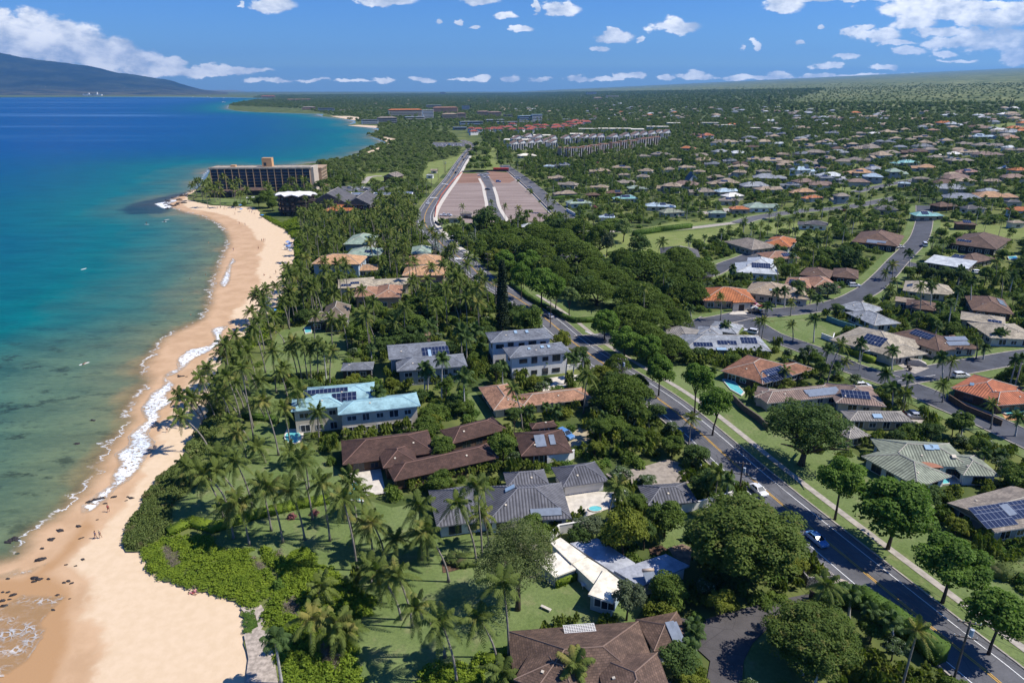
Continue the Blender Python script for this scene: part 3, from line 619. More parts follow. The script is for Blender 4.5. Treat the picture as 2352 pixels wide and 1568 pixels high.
# driveways and courtyards
DRV = [sheet('driveway', q, 0.03, m_) for q, m_ in (
 (TL(8, [(-60,1110),(100,1150),(330,1080),(650,1000),(850,960),(1230,955),(1330,1000),(1200,1030),(960,1012),(820,1010),(640,1110),(590,1190),(480,1300),(420,1420),(400,1640),(150,1640),(190,1420),(60,1300),(-100,1250)]), ASPH3),
 (TL(7, [(1820,130),(2050,90),(2250,30),(2351,60),(2420,180),(2300,230),(2100,210),(1900,200)]), M('exposed_aggregate', (0.30, 0.255, 0.205), .9, .2, 1)),
 (TL(7, [(1400,260),(1550,280),(1730,250),(1900,260),(1960,290),(1900,350),(1700,420),(1600,470),(1540,380)]), CONC2),
 (TL(4, [(1380,1130),(1420,1040),(1560,1020),(1700,1010),(1600,1060),(1540,1100),(1450,1140)]), CONC2),
 (TL(4, [(1530,1540),(1570,1440),(1640,1380),(1760,1420),(1700,1560)]), M('tan_driveway', (0.36, 0.30, 0.2), .9, .2, 1)),
 (TL(7, [(0,140),(130,110),(270,90),(300,230),(340,260),(180,280),(150,260)]), CONC2),
 (TL(8, [(980,860),(1060,845),(1140,870),(1180,920),(990,920)]), GRAV),
 (TL(5, [(1280,1330),(1560,1280),(1680,1330),(1650,1370),(1330,1400)]), CONC),
 (TL(5, [(1480,950),(1560,930),(1700,970),(1600,1010)]), CONC),
 (TL(5, [(1130,1110),(1200,1080),(1300,1110),(1260,1160)]), CONC),
 (TL(5, [(320,600),(380,540),(470,560),(440,600)]), CONC2))]
sheet('mulch_bed', TL(7, [(690,720),(760,705),(830,750),(900,760),(760,800),(700,810)]), 0.04, MULCH)
sheet('mulch_bed', TL(7, [(2120,640),(2200,620),(2250,650),(2200,690),(2130,680)]), 0.04, MULCH)
sheet('mulch_bed', TL(7, [(2250,640),(2351,610),(2420,640),(2400,760),(2290,700)]), 0.04, M('bare_earth', (0.2, 0.14, 0.1), .95, .3, 1))
sheet('stony_ground', TL(6, [(1655,1050),(1800,1030),(1850,1120),(1800,1200),(1900,1240),(1890,1400),(1940,1700),(1712,1900),(1692,1560),(1712,1400),(1680,1235),(1780,1180),(1760,1100),(1690,1090)]), 0.02, GRAV)
sheet('bare_earth', TL(4, [(510,770),(600,710),(650,760),(640,790),(540,800)]), 0.03, M('bare_earth', (0.2, 0.14, 0.1), .95, .3, 1))
# ---- building site: graded lots either side of a new street
def site_mat(name, a, b, red=0.5):
    m, nt = newmat(name); geo = nn(nt, 'ShaderNodeNewGeometry'); P = geo.outputs['Position']
    n1 = noise(nt, 0.05, 4, 0.6, vec=P, sxyz=(.4, 2.5, 1)); n2 = noise(nt, 0.8, 3, 0.7, vec=P); n3 = noise(nt, 0.3, 3, 0.6, vec=P, sxyz=(.15, 3, 1))
    c = mixc(nt, maprange(nt, n1, .35, .65), a, b); c = mixc(nt, mth(nt, 'MULTIPLY', maprange(nt, n3, .55, .7), .5), c, tuple(k*.6 for k in a))
    c = mixc(nt, .5, c, mixc(nt, maprange(nt, n2, .3, .7), (.75,)*3, (1.15,)*3), 'MULTIPLY'); out(nt, bsdf(nt, c, .95, .1)); return m
SITE = site_mat('graded_soil', (0.235, 0.18, 0.155), (0.31, 0.245, 0.215)); REDS = site_mat('red_soil', (0.21, 0.12, 0.085), (0.30, 0.185, 0.135))
sheet('graded_lot', TL(1, [(655,1475),(665,1400),(700,1340),(820,1195),(950,1200),(960,1225),(1000,1290),(1000,1400),(1090,1500),(1120,1530),(900,1540),(680,1520)]), 0.02, SITE)
sheet('graded_lot', TL(1, [(1000,1200),(1160,1195),(1330,1360),(1450,1500),(1400,1530),(1150,1530),(1080,1400),(1050,1290),(1020,1230)]), 0.02, SITE)
sheet('soil_heap_ground', TL(1, [(820,1195),(950,1198),(960,1225),(980,1260),(880,1262),(790,1265),(780,1240)]), 0.04, REDS)
sheet('soil_heap_ground', TL(1, [(1000,1180),(1150,1190),(1200,1240),(1160,1262),(1060,1262),(1030,1230)]), 0.04, REDS)
b = MB(); ribbon(b, spline(GX(TL(1, [(1130,1545),(1080,1460),(1045,1400),(1025,1340),(1010,1280),(990,1230),(960,1190)])), 6), 5, -5, .05); b.build('site_road', ASPH)['kind'] = 'structure'
for q in ([(1000,1425),(1000,1400),(985,1330),(975,1280),(950,1230)], [(1150,1530),(1090,1430),(1070,1350),(1050,1290)]):
    b = MB(); ribbon(b, spline(GX(TL(1, q)), 8), 1.2, -1.2, .0, .15); b.build('sidewalk', CONC2)['kind'] = 'structure'
b = MB(); ribbon(b, spline(GX(TL(1, [(1520,1545),(1430,1455),(1330,1350),(1240,1270),(1160,1195),(1140,1170)])), 8), 1.0, -1.0, .0, .15); b.build('sidewalk', CONC2)['kind'] = 'structure'
# far brown and green fields
FIELD = site_mat('dry_field', (0.26, 0.20, 0.11), (0.33, 0.27, 0.15)); GFIELD = PARK
sheet('field', TL(1, [(470,668),(640,655),(900,658),(890,667),(600,676)]), 0.5, FIELD)
sheet('field', TL(1, [(900,640),(1330,628),(1500,632),(1100,648)]), 0.5, site_mat('field_green', (0.11, 0.13, 0.05), (0.16, 0.17, 0.07)))
sheet('field', TL(0, [(0,630),(1600,608),(1700,630),(900,650),(0,655)]), 0.5, site_mat('field_isthmus', (0.13, 0.12, 0.06), (0.24, 0.2, 0.1)))
for q in ([(100,1088),(170,1052),(250,1020),(320,988),(340,990),(260,1030),(190,1065),(130,1090)], [(240,945),(310,945),(400,965),(395,978),(320,980),(290,970)], [(40,866),(130,874),(250,884),(275,880),(240,868),(120,862)], [(0,815),(90,830),(140,812),(60,802),(-80,800)]):
    sheet('far_beach', TL(1, q), 0.08, M('far_sand', (.62, .47, .32), .9))
# ---------------------------------------------------------------- buildings
from mathutils.bvhtree import BVHTree
KEEP = []      # (x_view, y_view, depth): points that plants must not hide
FOOT = []      # footprints (world polygons) where nothing grows
LMK = []       # landmarks for wording: (phrase, x, y)
def keep_pt(p, w=1.0):
    q = proj(p)
    if -50 < q[0] < 2400 and 0 < q[1] < 1620: KEEP.append((q[0], q[1], q[2], w))
WALLC = {'white': M('white_render', (0.72, 0.70, 0.66), .8, .06, .6), 'cream': M('cream_render', (0.58, 0.51, 0.40), .8, .08, .6), 'grey': M('grey_siding', (0.33, 0.33, 0.32), .8, .1, .6),
         'tan': M('tan_render', (0.42, 0.34, 0.25), .8, .1, .6), 'wood': M('brown_timber', (0.10, 0.060, 0.038), .8, .25, 1.5), 'blue': M('pale_blue_siding', (0.36, 0.44, 0.50), .8, .08, .6),
         'dark': M('dark_timber', (0.045, 0.036, 0.032), .8, .2, 1), 'salmon': M('salmon_render', (0.55, 0.33, 0.22), .8, .08, .6)}
RF = {}
def rf(key):
    if key in RF: return RF[key]
    T_ = {'blue': ('flat', (0.27, 0.44, 0.49)), 'slate': ('shingle', (0.19, 0.21, 0.245)), 'slatel': ('shingle', (0.30, 0.33, 0.37)), 'salmon': ('shingle', (0.36, 0.20, 0.13)), 'choc': ('shingle', (0.085, 0.048, 0.038)),
          'tile': ('rib', (0.145, 0.150, 0.175)), 'metal': ('flat', (0.40, 0.43, 0.50)), 'membrane': ('flat', (0.78, 0.74, 0.63)), 'brown': ('shingle', (0.135, 0.088, 0.066)), 'green': ('rib', (0.31, 0.35, 0.27)),
          'greenm': ('flat', (0.27, 0.36, 0.30)), 'taupe': ('shingle', (0.27, 0.235, 0.20)), 'orange': ('rib', (0.56, 0.20, 0.075)), 'terra': ('rib', (0.47, 0.165, 0.085)), 'beige': ('shingle', (0.44, 0.385, 0.29)), 'tan': ('shingle', (0.37, 0.295, 0.215)),
          'wood': ('shingle', (0.16, 0.10, 0.072)), 'redbrown': ('shingle', (0.27, 0.13, 0.078)), 'mauve': ('rib', (0.30, 0.215, 0.18)), 'ribgrey': ('rib', (0.33, 0.31, 0.28)), 'peach': ('rib', (0.60, 0.36, 0.20)), 'white': ('flat', (0.70, 0.70, 0.68)),
          'thatch': ('flat', (0.19, 0.15, 0.11)), 'lblue': ('flat', (0.38, 0.50, 0.60)), 'turq': ('flat', (0.22, 0.46, 0.46)), 'red': ('rib', (0.38, 0.085, 0.055)), 'dgrey': ('flat', (0.10, 0.10, 0.11)), 'pinkb': ('rib', (0.36, 0.21, 0.18)), 'rooftop': ('flat', (0.40, 0.36, 0.30)), 'silver': ('flat', (0.52, 0.56, 0.58))}
    st, c = T_[key]; NM = {'choc': 'chocolate', 'slatel': 'light_slate', 'greenm': 'grey_green', 'lblue': 'light_blue', 'turq': 'turquoise', 'ribgrey': 'grey_ribbed', 'terra': 'terracotta', 'dgrey': 'dark_grey', 'pinkb': 'pink_brown'}
    RF[key] = roofmat(NM.get(key, key)+'_roof', c, st, rough=.45 if key in ('metal', 'blue', 'silver') else .85); return RF[key]
def glass_mat():
    m, nt = newmat('dark_window_glass'); i = nn(nt, 'ShaderNodeObjectInfo')
    c = mixc(nt, i.outputs['Random'], (0.012, 0.016, 0.022), (0.05, 0.06, 0.075)); out(nt, bsdf(nt, c, 0.12, 0.5)); return m
GLASS = glass_mat(); FRAME = M('white_frame', (0.66, 0.65, 0.62), .6, .04); FRAMED = M('bronze_frame', (0.10, 0.08, 0.065), .6, .05)
def solar_mat():
    m, nt = newmat('solar_cells'); uv = nn(nt, 'ShaderNodeUVMap'); br = nn(nt, 'ShaderNodeTexBrick', offset=0.0); nt.links.new(uv.outputs[0], br.inputs[0])
    for k, v in (('Scale', 1.0), ('Brick Width', 1.0), ('Row Height', 1.65), ('Mortar Size', .045), ('Mortar Smooth', 0)): br.inputs[k].default_value = v
    br.inputs['Color1'].default_value = (.012, .018, .045, 1); br.inputs['Color2'].default_value = (.018, .026, .06, 1); br.inputs['Mortar'].default_value = (.20, .22, .26, 1)
    out(nt, bsdf(nt, br.outputs[0], .18, .6)); return m
SOLAR = solar_mat()
COLLECT = M('solar_water_panel', (0.20, 0.23, 0.27), .2, .1, 1, spec=.6); SKYL = M('skylight_acrylic', (0.30, 0.42, 0.52), .2, .05, 1, spec=.6)
def uvmap(me):
    uvl = me.uv_layers.new(name='UVMap'); co = [v.co for v in me.vertices]
    for p in me.polygons:
        n = p.normal; e = Vector((-n.y, n.x, 0))
        if e.length < .02: e = Vector((1, 0, 0))
        e.normalize(); v = n.cross(e)
        for li in p.loop_indices:
            c = co[me.loops[li].vertex_index]; uvl.data[li].uv = (c.dot(e), c.dot(v))
def roof_shape(mb, c, d, Lh, Wh, ze, pitch, kind, th=.22, capmi=1):
    """c centre, d unit direction of length; Lh, Wh half sizes; appended in world space"""
    n = Vector((-d.y, d.x))
    P = lambda a, b, z: (c.x+d.x*a+n.x*b, c.y+d.y*a+n.y*b, z)
    if kind == 'flat':
        mb.prism([P(-Lh, -Wh, 0)[:2], P(Lh, -Wh, 0)[:2], P(Lh, Wh, 0)[:2], P(-Lh, Wh, 0)[:2]], ze-th, ze+th*.4); return
    if kind == 'shed':
        h = 2*Wh*pitch; vs = [P(-Lh, -Wh, ze), P(Lh, -Wh, ze), P(Lh, Wh, ze+h), P(-Lh, Wh, ze+h)]
        lo = [(x, y, z-th) for x, y, z in vs]; mb.add(vs+lo, [(0, 1, 2, 3), (7, 6, 5, 4), (0, 4, 5, 1), (1, 5, 6, 2), (2, 6, 7, 3), (3, 7, 4, 0)]); return
    if Lh < Wh: return roof_shape(mb, c, n, Wh, Lh, ze, pitch, kind, th, capmi)
    h = Wh*pitch; r = Lh-Wh if kind == 'hip' else (Lh if kind == 'gable' else Lh-Wh*.5)
    r = max(r, .01)
    vs = [P(-Lh, -Wh, ze), P(Lh, -Wh, ze), P(Lh, Wh, ze), P(-Lh, Wh, ze), P(-r, 0, ze+h), P(r, 0, ze+h)]
    lo = [(x, y, z-th) for x, y, z in vs[:4]]
    mb.add(vs+lo, [(0, 1, 5, 4), (2, 3, 4, 5), (1, 2, 5), (3, 0, 4), (9, 8, 7, 6)])
    mb.add(vs[:4]+lo, [(0, 4, 5, 1), (1, 5, 6, 2), (2, 6, 7, 3), (3, 7, 4, 0)], capmi)
    U = lambda p: (p[0], p[1], p[2]+.03)
    if kind != 'gable':
        for a, b in ((0, 4), (3, 4), (1, 5), (2, 5)): mb.tube([U(vs[a]), U(vs[b])], .10, 4, capmi)
    mb.tube([U(vs[4]), U(vs[5])], .12, 4, capmi)
WIN = {}
def window_meshes():
    mb = MB()
    for c, d in (((0, 0, .5), (1.0, .10, .07)), ((0, 0, -.5), (1.0, .14, .07)), ((-.5, 0, 0), (.07, .10, 1.07)), ((.5, 0, 0), (.07, .10, 1.07)), ((0, 0, 0), (.05, .08, 1.0))): mb.box(c, d)
    WIN['fw'] = mb.me('window_frame', FRAME); WIN['fd'] = mb.me('window_frame_dark', FRAMED)
    mb = MB(); mb.box((0, 0, 0), (.96, .04, .96)); WIN['p'] = mb.me('pane', GLASS)
window_meshes()
def add_window(parent, p, ang, w, h, frame='fw', simple=False):
    f = link('window', WIN['p'] if simple else WIN[frame], parent, p, ang, (w, 1.0, h))
    if not simple: link('pane', WIN['p'], f, (0, -.01, 0))
    return f
def relief(top): return top
class House:
    def __init__(s, name, label, cat, org, group=None):
        s.o = thing(name, label, cat, org, group=group); s.org = Vector(org)
    def to(s, p): return (p[0]-s.org.x, p[1]-s.org.y, p[2]-s.org.z)
def shift(mb, org): mb.v = [(x-org[0], y-org[1], z-org[2]) for x, y, z in mb.v]
CAPS = {}
def capmat(key):
    if key not in CAPS:
        c = {'choc': (.20, .115, .09), 'brown': (.22, .15, .115), 'wood': (.2, .13, .1), 'tile': (.2, .2, .22), 'blue': (.3, .5, .58), 'slate': (.26, .28, .31)}.get(key, None)
        CAPS[key] = M('roof_trim_'+{'choc': 'chocolate'}.get(key, key), c, .8, .1) if c else M('roof_trim_pale', (.42, .38, .32), .8, .1)
    return CAPS[key]
def house(label, wings, roof='taupe', wall='tan', name='house', group=None, windows=True, simple=False, frame='fw', solar=(), collectors=(), skylights=(), pitch=.36, kind='hip', nogrow=1.2, chimneys=(), lmk=None, cat='house', fascia=None):
    """wings: (p1, p2, p3, eave height[, kind[, pitch]]) with view points on the near eave (left, right) and on the far eave"""
    W_ = []
    for w in wings:
        if isinstance(w, dict): W_.append(w); continue
        p1, p2, p3, ze = w[:4]; ze = ze-.55 if ze < 4.4 else ze; k = w[4] if len(w) > 4 else kind; pt = w[5] if len(w) > 5 else pitch
        a, b, c = hit(*p1, ze), hit(*p2, ze), hit(*p3, ze); a2, b2, c2 = (Vector(q[:2]) for q in (a, b, c)); d = (b2-a2); Ln = d.length; d.normalize(); n = Vector((-d.y, d.x)); Wd = abs((c2-a2).dot(n))
        W_.append(dict(c=(a2+b2)/2+n*Wd/2, d=d, L=Ln/2, W=Wd/2, ze=ze, kind=k, pitch=pt))
    for w in W_: w['g'] = E(w['c'].x)
    m0 = W_[0]; org = (m0['c'].x, m0['c'].y, m0['g'])
    H_ = House(name, label, cat, org, group); rmb = MB(); wmb = MB(); wins = []
    for i, w in enumerate(W_):
        z = w['g']+w['ze']+.035*i; c, d, L_, W2 = w['c'], w['d'], w['L'], w['W']; n = Vector((-d.y, d.x)); ov = min(.9, L_*.2, W2*.2) if w['kind'] != 'flat' else .5
        roof_shape(rmb, c, d, L_, W2, z, w['pitch'], w['kind'])
        q = lambda a, b: (c.x+d.x*a+n.x*b, c.y+d.y*a+n.y*b); l, k = L_-ov, W2-ov
        wmb.prism([q(-l, -k), q(l, -k), q(l, k), q(-l, k)], w['g']-1.0, z-.16-.01*i)
        if w['kind'] == 'gable':
            A = (L_ >= W2); hh = min(L_, W2)*w['pitch']
            for s in (-1, 1):
                pts = [q(s*l, -k), q(s*l, k), q(s*l, 0)] if A else [q(-l, s*k), q(l, s*k), q(0, s*k)]
                b2 = .16+.02; th_ = .12; off = d*s*th_ if A else n*s*th_
                v0 = [(pts[0][0], pts[0][1], z-b2), (pts[1][0], pts[1][1], z-b2), (pts[2][0], pts[2][1], z+hh*.93)]
                v1 = [(x-off.x, y-off.y, zz) for x, y, zz in v0]; wmb.add(v0+v1, [(0, 1, 2), (5, 4, 3), (0, 3, 4, 1), (1, 4, 5, 2), (2, 5, 3, 0)])
        FOOT.append([q(-L_-nogrow, -W2-nogrow), q(L_+nogrow, -W2-nogrow), q(L_+nogrow, W2+nogrow), q(-L_-nogrow, W2+nogrow)])
        for ia in (-.8, -.4, 0, .4, .8):
            for ib in (-.7, 0, .7): keep_pt((*q(ia*L_, ib*W2), z+.5*w['pitch']*min(L_, W2)))
        if windows:
            for (cx_, cy_, ang, ln) in ((*q(0, -k-.02), math.atan2(d.y, d.x), 2*l), (*q(l+.02, 0), math.atan2(n.y, n.x), 2*k), (*q(-l-.02, 0), math.atan2(n.y, n.x)+math.pi, 2*k)):
                nx_, ny_ = math.sin(ang), -math.cos(ang)
                if nx_*(-cx_)+ny_*(-cy_) < 0: continue
                e = (math.cos(ang), math.sin(ang)); hid = False
                sp = 3.4 if not simple else 5.0; nwn = int((ln-.6)/sp); fl = 2 if w['ze'] > 5 else 1
                for f in range(fl):
                    zc = w['g']+(1.35 if f == 0 else w['ze']-1.75)
                    if fl == 2 and f == 0 and simple: continue
                    for j in range(nwn):
                        t = (j+.5-nwn/2)*sp; x, y = cx_+e[0]*t, cy_+e[1]*t
                        if any(u is not w and abs((Vector((x, y))-u['c']).dot(u['d'])) < u['L']-.6 and abs((Vector((x, y))-u['c']).dot(Vector((-u['d'].y, u['d'].x)))) < u['W']-.6 for u in W_): continue
                        wins.append((x, y, zc, ang, 1.7 if j % 3 else 2.3, 1.25 if (j+f) % 2 else 1.9, nx_, ny_))
    shift(rmb, org); shift(wmb, org)
    ro = rmb.build('roof', [rf(roof), fascia or capmat(roof)], H_.o); uvmap(ro.data)
    wo_ = wmb.build('wall', WALLC[wall], H_.o)
    for x, y, z, ang, w_, h_, nx_, ny_ in wins: add_window(H_.o, H_.to((x+nx_*.0, y+ny_*.0, z)), ang, w_, h_ if not simple else 1.3, frame, simple)
    if not simple: chimneys = list(chimneys)+[proj(((w['c']+w['d']*w['L']*R.uniform(-.6, .6)+Vector((w['d'].y, -w['d'].x))*w['W']*R.uniform(.25, .6)))[:]+(w['g']+w['ze']+.8,))[:2]+(.38,) for w in W_]
    if solar or collectors or skylights or chimneys:
        bvh = BVHTree.FromPolygons([Vector(v)+H_.org for v in rmb.v], rmb.f)
        def on_roof(px, py, w_, h_, mat, nm, th=.07, up=.13):
            dx, dy, dz = ray(px, py); p, nrm, idx, dist = bvh.ray_cast(Vector((0, 0, CAMH)), Vector((dx, dy, dz)).normalized())
            if p is None: return
            if nrm.z < 0: nrm = -nrm
            e = Vector((-nrm.y, nrm.x, 0)); e = e.normalized() if e.length > .02 else Vector((m0['d'].x, m0['d'].y, 0)); v = nrm.cross(e)
            mb = MB(); b = p+nrm*up
            cs = [b+e*(sx*w_/2)+v*(sy*h_/2) for sx, sy in ((-1, -1), (1, -1), (1, 1), (-1, 1))]
            lo = [k-nrm*(th+.06) for k in cs]
            mb.add([tuple(k-H_.org) for k in cs+lo], [(0, 1, 2, 3), (7, 6, 5, 4), (0, 4, 5, 1), (1, 5, 6, 2), (2, 6, 7, 3), (3, 7, 4, 0)])
            o = mb.build(nm, mat, H_.o); me = o.data; uvl = me.uv_layers.new(name='UVMap')
            uvq = [(0, 0), (round(w_), 0), (round(w_), round(h_/1.65)*1.65), (0, round(h_/1.65)*1.65)]
            for li, t in zip(me.polygons[0].loop_indices, uvq): uvl.data[li].uv = t
        for px, py, w_, h_ in solar: on_roof(px, py, w_, h_, SOLAR, 'solar_panel')
        for px, py, w_, h_ in collectors: on_roof(px, py, w_, h_, COLLECT, 'solar_water_panel', .12, .2)
        for px, py, w_, h_ in skylights: on_roof(px, py, w_, h_, SKYL, 'skylight', .15, .25)
        for q_ in chimneys: k_ = q_[2] if len(q_) > 2 else .9; on_roof(q_[0], q_[1], k_, k_, WALLC['cream'], 'roof_vent', k_*.55, k_*.5)
    H_.wings = W_
    if lmk: LMK.append((lmk, org[0], org[1]))
    return H_
P5 = lambda *a: [T(5, *q) for q in a]
# ---- beachfront row
house('two-storey beach house under a pale blue metal roof with dark solar panels', [((776,952),(966,931),(946,902),6.4), ((668,945),(790,932),(800,904),6.6), ((700,926),(862,912),(852,878),6.9)], 'blue', 'cream', 'house', solar=[(748,898,11,1.7),(778,914,3.4,3.6),(803,911,3.4,3.6)], lmk='the blue-roofed beach house', pitch=.3)
house('large beach house with a slate grey shingle roof in several planes', [((911,852),(1074,840),(1062,812),5.2), ((893,826),(1030,815),(1030,782),6.2,'gable',.3)], 'slate', 'grey', solar=[(1000,806,8,4)], skylights=[(987,812,.9,3.6)], lmk='the big slate-roofed beach house')
house('small open pavilion with a flat-hipped grey shingle roof', [((782,851),(856,848),(850,831),3.4)], 'slate', 'dark', name='pavilion', lmk='the small grey pavilion', cat='pavilion')
house('two-storey white house with two long grey hip roofs beside the main road junction', [((1171,822),(1312,808),(1272,787),7.0), ((1127,787),(1271,776),(1252,754),8.4)], 'slate', 'white', frame='fd', skylights=[(1245,797,1,1),(1260,796,.8,1.2),(1215,801,.8,.8),(1184,763,.9,1.4),(1210,762,.9,1.2)], lmk='the two-storey grey-roofed house')
house('single-storey house with a salmon brown shingle hip roof and a long rear wing', [((1134,942),(1206,932),(1172,879),3.2), ((1200,934),(1361,915),(1333,889),3.15)], 'salmon', 'cream', frame='fd', lmk='the salmon-shingled house')
house('sprawling dark chocolate shingle house with a pool terrace', [((787,1066),(1000,1038),(1000,985),3.6), ((905,1104),(1146,1050),(1126,1016),3.5), ((1040,1018),(1165,985),(1150,953),3.6), ((880,1075),(960,1062),(950,1020),3.9)], 'choc', 'wood', frame='fd', pitch=.42, lmk='the dark chocolate house')
house('dark brown shingle garage house with pale solar water panels on its roof', [((1197,1047),(1316,1038),(1280,986),3.3), ((1222,985),(1280,978),(1268,966),3.2)], 'choc', 'wood', collectors=[(1235,1013,1.3,3.6),(1246,1012,1.3,3.6),(1268,1010,1.3,3)], lmk='the brown garage with roof panels')
house('house with steep blue-grey ribbed tile hip roofs around a courtyard', [((1003,1210),(1130,1192),(1110,1110),3.6), ((1120,1200),(1313,1190),(1245,1110),3.6), ((1165,1120),(1262,1112),(1235,1079),3.4)], 'tile', 'white', frame='fd', pitch=.5, skylights=[(1172,1122,1.2,2)], collectors=[(1254,1176,6,1.6)], lmk='the ribbed grey tile house')
house('square garden pavilion with a steep blue-grey tile hip roof and white walls', [((1293,1118),(1398,1103),(1362,1060),3.4)], 'tile', 'white', name='pavilion', windows=False, pitch=.5, lmk='the grey tile pavilion', cat='pavilion')
house('low guest wing with a blue-grey tile hip roof beside the boundary wall', [((1488,1160),(1604,1152),(1562,1108),3.1)], 'tile', 'white', name='garden_house', windows=False, pitch=.42, lmk='the grey tile guest wing')
house('large dark brown shingle house at the bottom edge with a broad ridged roof', [((1190,1640),(1535,1610),(1440,1428),4.0), ((1180,1560),(1330,1620),(1270,1480),4.5,'hip',.3), ((1400,1650),(1560,1640),(1480,1500),4.9,'hip',.3)], 'brown', 'grey', pitch=.4, lmk='the brown shingle house by the driveway')
house('brown shingle hip-roofed garage with white solar water panels', [((1502,1495),(1602,1474),(1562,1402),3.7)], 'brown', 'white', name='garage', collectors=[(1547,1452,1.4,3.4),(1555,1452,1.2,3.2)], lmk='the brown shingle garage', cat='garage')
# ---- white flat-roofed house of overlapping slabs
def slab_house(label, slabs, lmk):
    o0 = None; H_ = None
    for i, (pts, ze, th, rk, wk) in enumerate(slabs):
        ze -= .7
        w = [hit(*p, ze) for p in pts]; P_ = [(q.x, q.y) for q in w]
        if H_ is None: c = (P_[0][0], P_[0][1], E(P_[0][0])); H_ = House('house', label, 'house', c)
        mb = MB(); mb.prism(P_, ze-th, ze+.02*i); shift(mb, H_.org); r = mb.build('roof', rf(rk), H_.o); uvmap(r.data)
        if rk == 'membrane': r['label'] = 'cream membrane flat roof'
        cx_ = sum(p[0] for p in P_)/len(P_); cy_ = sum(p[1] for p in P_)/len(P_)
        Q = [(cx_+(x-cx_)*.86, cy_+(y-cy_)*.86) for x, y in P_]; mb = MB(); mb.prism(Q, -.2, ze-th-.004*(i+1)); shift(mb, H_.org); mb.build('wall', WALLC[wk], H_.o)
        FOOT.append([(cx_+(x-cx_)*1.12, cy_+(y-cy_)*1.12) for x, y in P_])
        for a in np.linspace(.1, .9, 4):
            for b in np.linspace(.1, .9, 4):
                u = (1-a)*(1-b), a*(1-b), a*b, (1-a)*b; keep_pt((sum(u[k]*P_[k][0] for k in range(4)), sum(u[k]*P_[k][1] for k in range(4)), ze))
    LMK.append((lmk, c[0], c[1])); return H_
HW = slab_house('low white house of overlapping flat roofs in cream and pale grey metal', [
 (TL(7, [(1440,600),(1510,563),(1690,695),(1588,742)]), 3.6, .25, 'membrane', 'white'), (TL(7, [(1330,720),(1500,660),(1632,775),(1470,835)]), 3.2, .25, 'membrane', 'grey'),
 (TL(7, [(1590,745),(1695,702),(1835,790),(1738,884)]), 3.35, .25, 'membrane', 'white'), (TL(7, [(1700,957),(1812,778),(1945,880),(1872,1015)]), 3.9, .3, 'membrane', 'blue'),
 (TL(7, [(1575,605),(1762,570),(2025,742),(1950,858)]), 3.0, .2, 'metal', 'grey'), (TL(7, [(1880,795),(2235,680),(2400,760),(2065,905)]), 3.4, .2, 'metal', 'white')], 'the white flat-roofed house')
def window_at(H_, px, py, z, ang, w, h): 
    p = hit(px, py, z); add_window(H_.o, H_.to(p), ang, w, h)
for px, py in ((1380,1384), (1396,1390)): window_at(HW, px, py, 2.2, -.22, 2.2, 1.6)
# solar water heater standing on the grey roof
hp = hit(*T(7, 2125, 850), 3.5); mb = MB(); mb.box((0, 0, .55), (1.9, 2.1, .12)); mb.v = [(x, y, z+y*.28) for x, y, z in mb.v]
for s in (-.8, .8): mb.box((s, .8, .35), (.06, .06, .8)); mb.box((s, -.8, .1), (.06, .06, .3))
hw = thing('solar_water_heater', 'tilted solar water heater with its tank on the pale metal roof', 'water heater', hp, .15); mb.build('collector', COLLECT, hw)
mb = MB(); mb.tube([(-1.0, 1.05, 1.0), (1.0, 1.05, 1.0)], .28, 12); mb.build('tank', M('tank_tan', (.45, .36, .28), .5, .1), hw, True)
# ---- residential street, right half
house('green-grey tiled house built in a U around a turquoise pool', [((1978,1047),(2108,1118),(2062,1030),3.4), ((2040,1062),(2235,1075),(2190,1018),3.6), ((2212,1092),(2300,1094),(2270,1045),3.3)], 'green', 'white', skylights=[(2133,1028,1.8,1.4),(2146,1027,1.8,1.4)], chimneys=[(2190,1050)], lmk='the green-tiled pool house', frame='fd')
house('grey-green house at the right edge with a shingle roof full of solar panels', [((2175,1154),(2290,1222),(2352,1128),3.6,'gable',.25), ((2285,1222),(2430,1200),(2380,1130),3.6,'gable',.3)], 'taupe', 'grey', solar=[(2280,1185,7,5),(2340,1170,6,4)], collectors=[(2311,1172,1.2,2.6),(2318,1170,1.2,2.6)], lmk='the right-edge house with many solar panels')
house('house with a bright terracotta ribbed roof beside an orange pool deck', [((2183,892),(2300,926),(2268,867),3.5), ((2290,932),(2400,922),(2352,890),3.4)], 'terra', 'wood', skylights=[(2232,882,1,.8)], lmk='the terracotta-roofed house', frame='fd')
house('broad beige shingle house with one solar array and a yellow-green hedge', [((1905,781),(2062,823),(2003,756),3.5), ((2050,824),(2132,811),(2098,783),3.4)], 'beige', 'cream', solar=[(2007,781,6.5,5)], lmk='the beige-roofed corner house')
house('house with a brown wood shingle roof and stepped silver solar arrays', [((2040,768),(2158,808),(2086,747),3.6), ((2163,804),(2254,800),(2222,768),3.3)], 'wood', 'cream', solar=[(2118,768,7,3)], collectors=[(2196,778,7,2),(2200,789,7,2),(2212,775,6,2)], lmk='the wood-shingled house')
house('sand-coloured low-pitched house near the right edge beyond the palms', [((2205,734),(2310,748),(2262,722),3.5), ((2275,777),(2395,780),(2345,742),3.5)], 'beige', 'cream', solar=[(2285,738,4,1.6)], lmk='the sand-coloured house', pitch=.25)
house('red-brown shingle house with solar panels covering its valley', [((1655,851),(1756,880),(1770,828),3.4), ((1751,882),(1870,847),(1836,825),3.3)], 'redbrown', 'wood', solar=[(1785,858,8,5),(1775,868,8,2),(1830,832,5,3)], lmk='the red-brown shingle house')
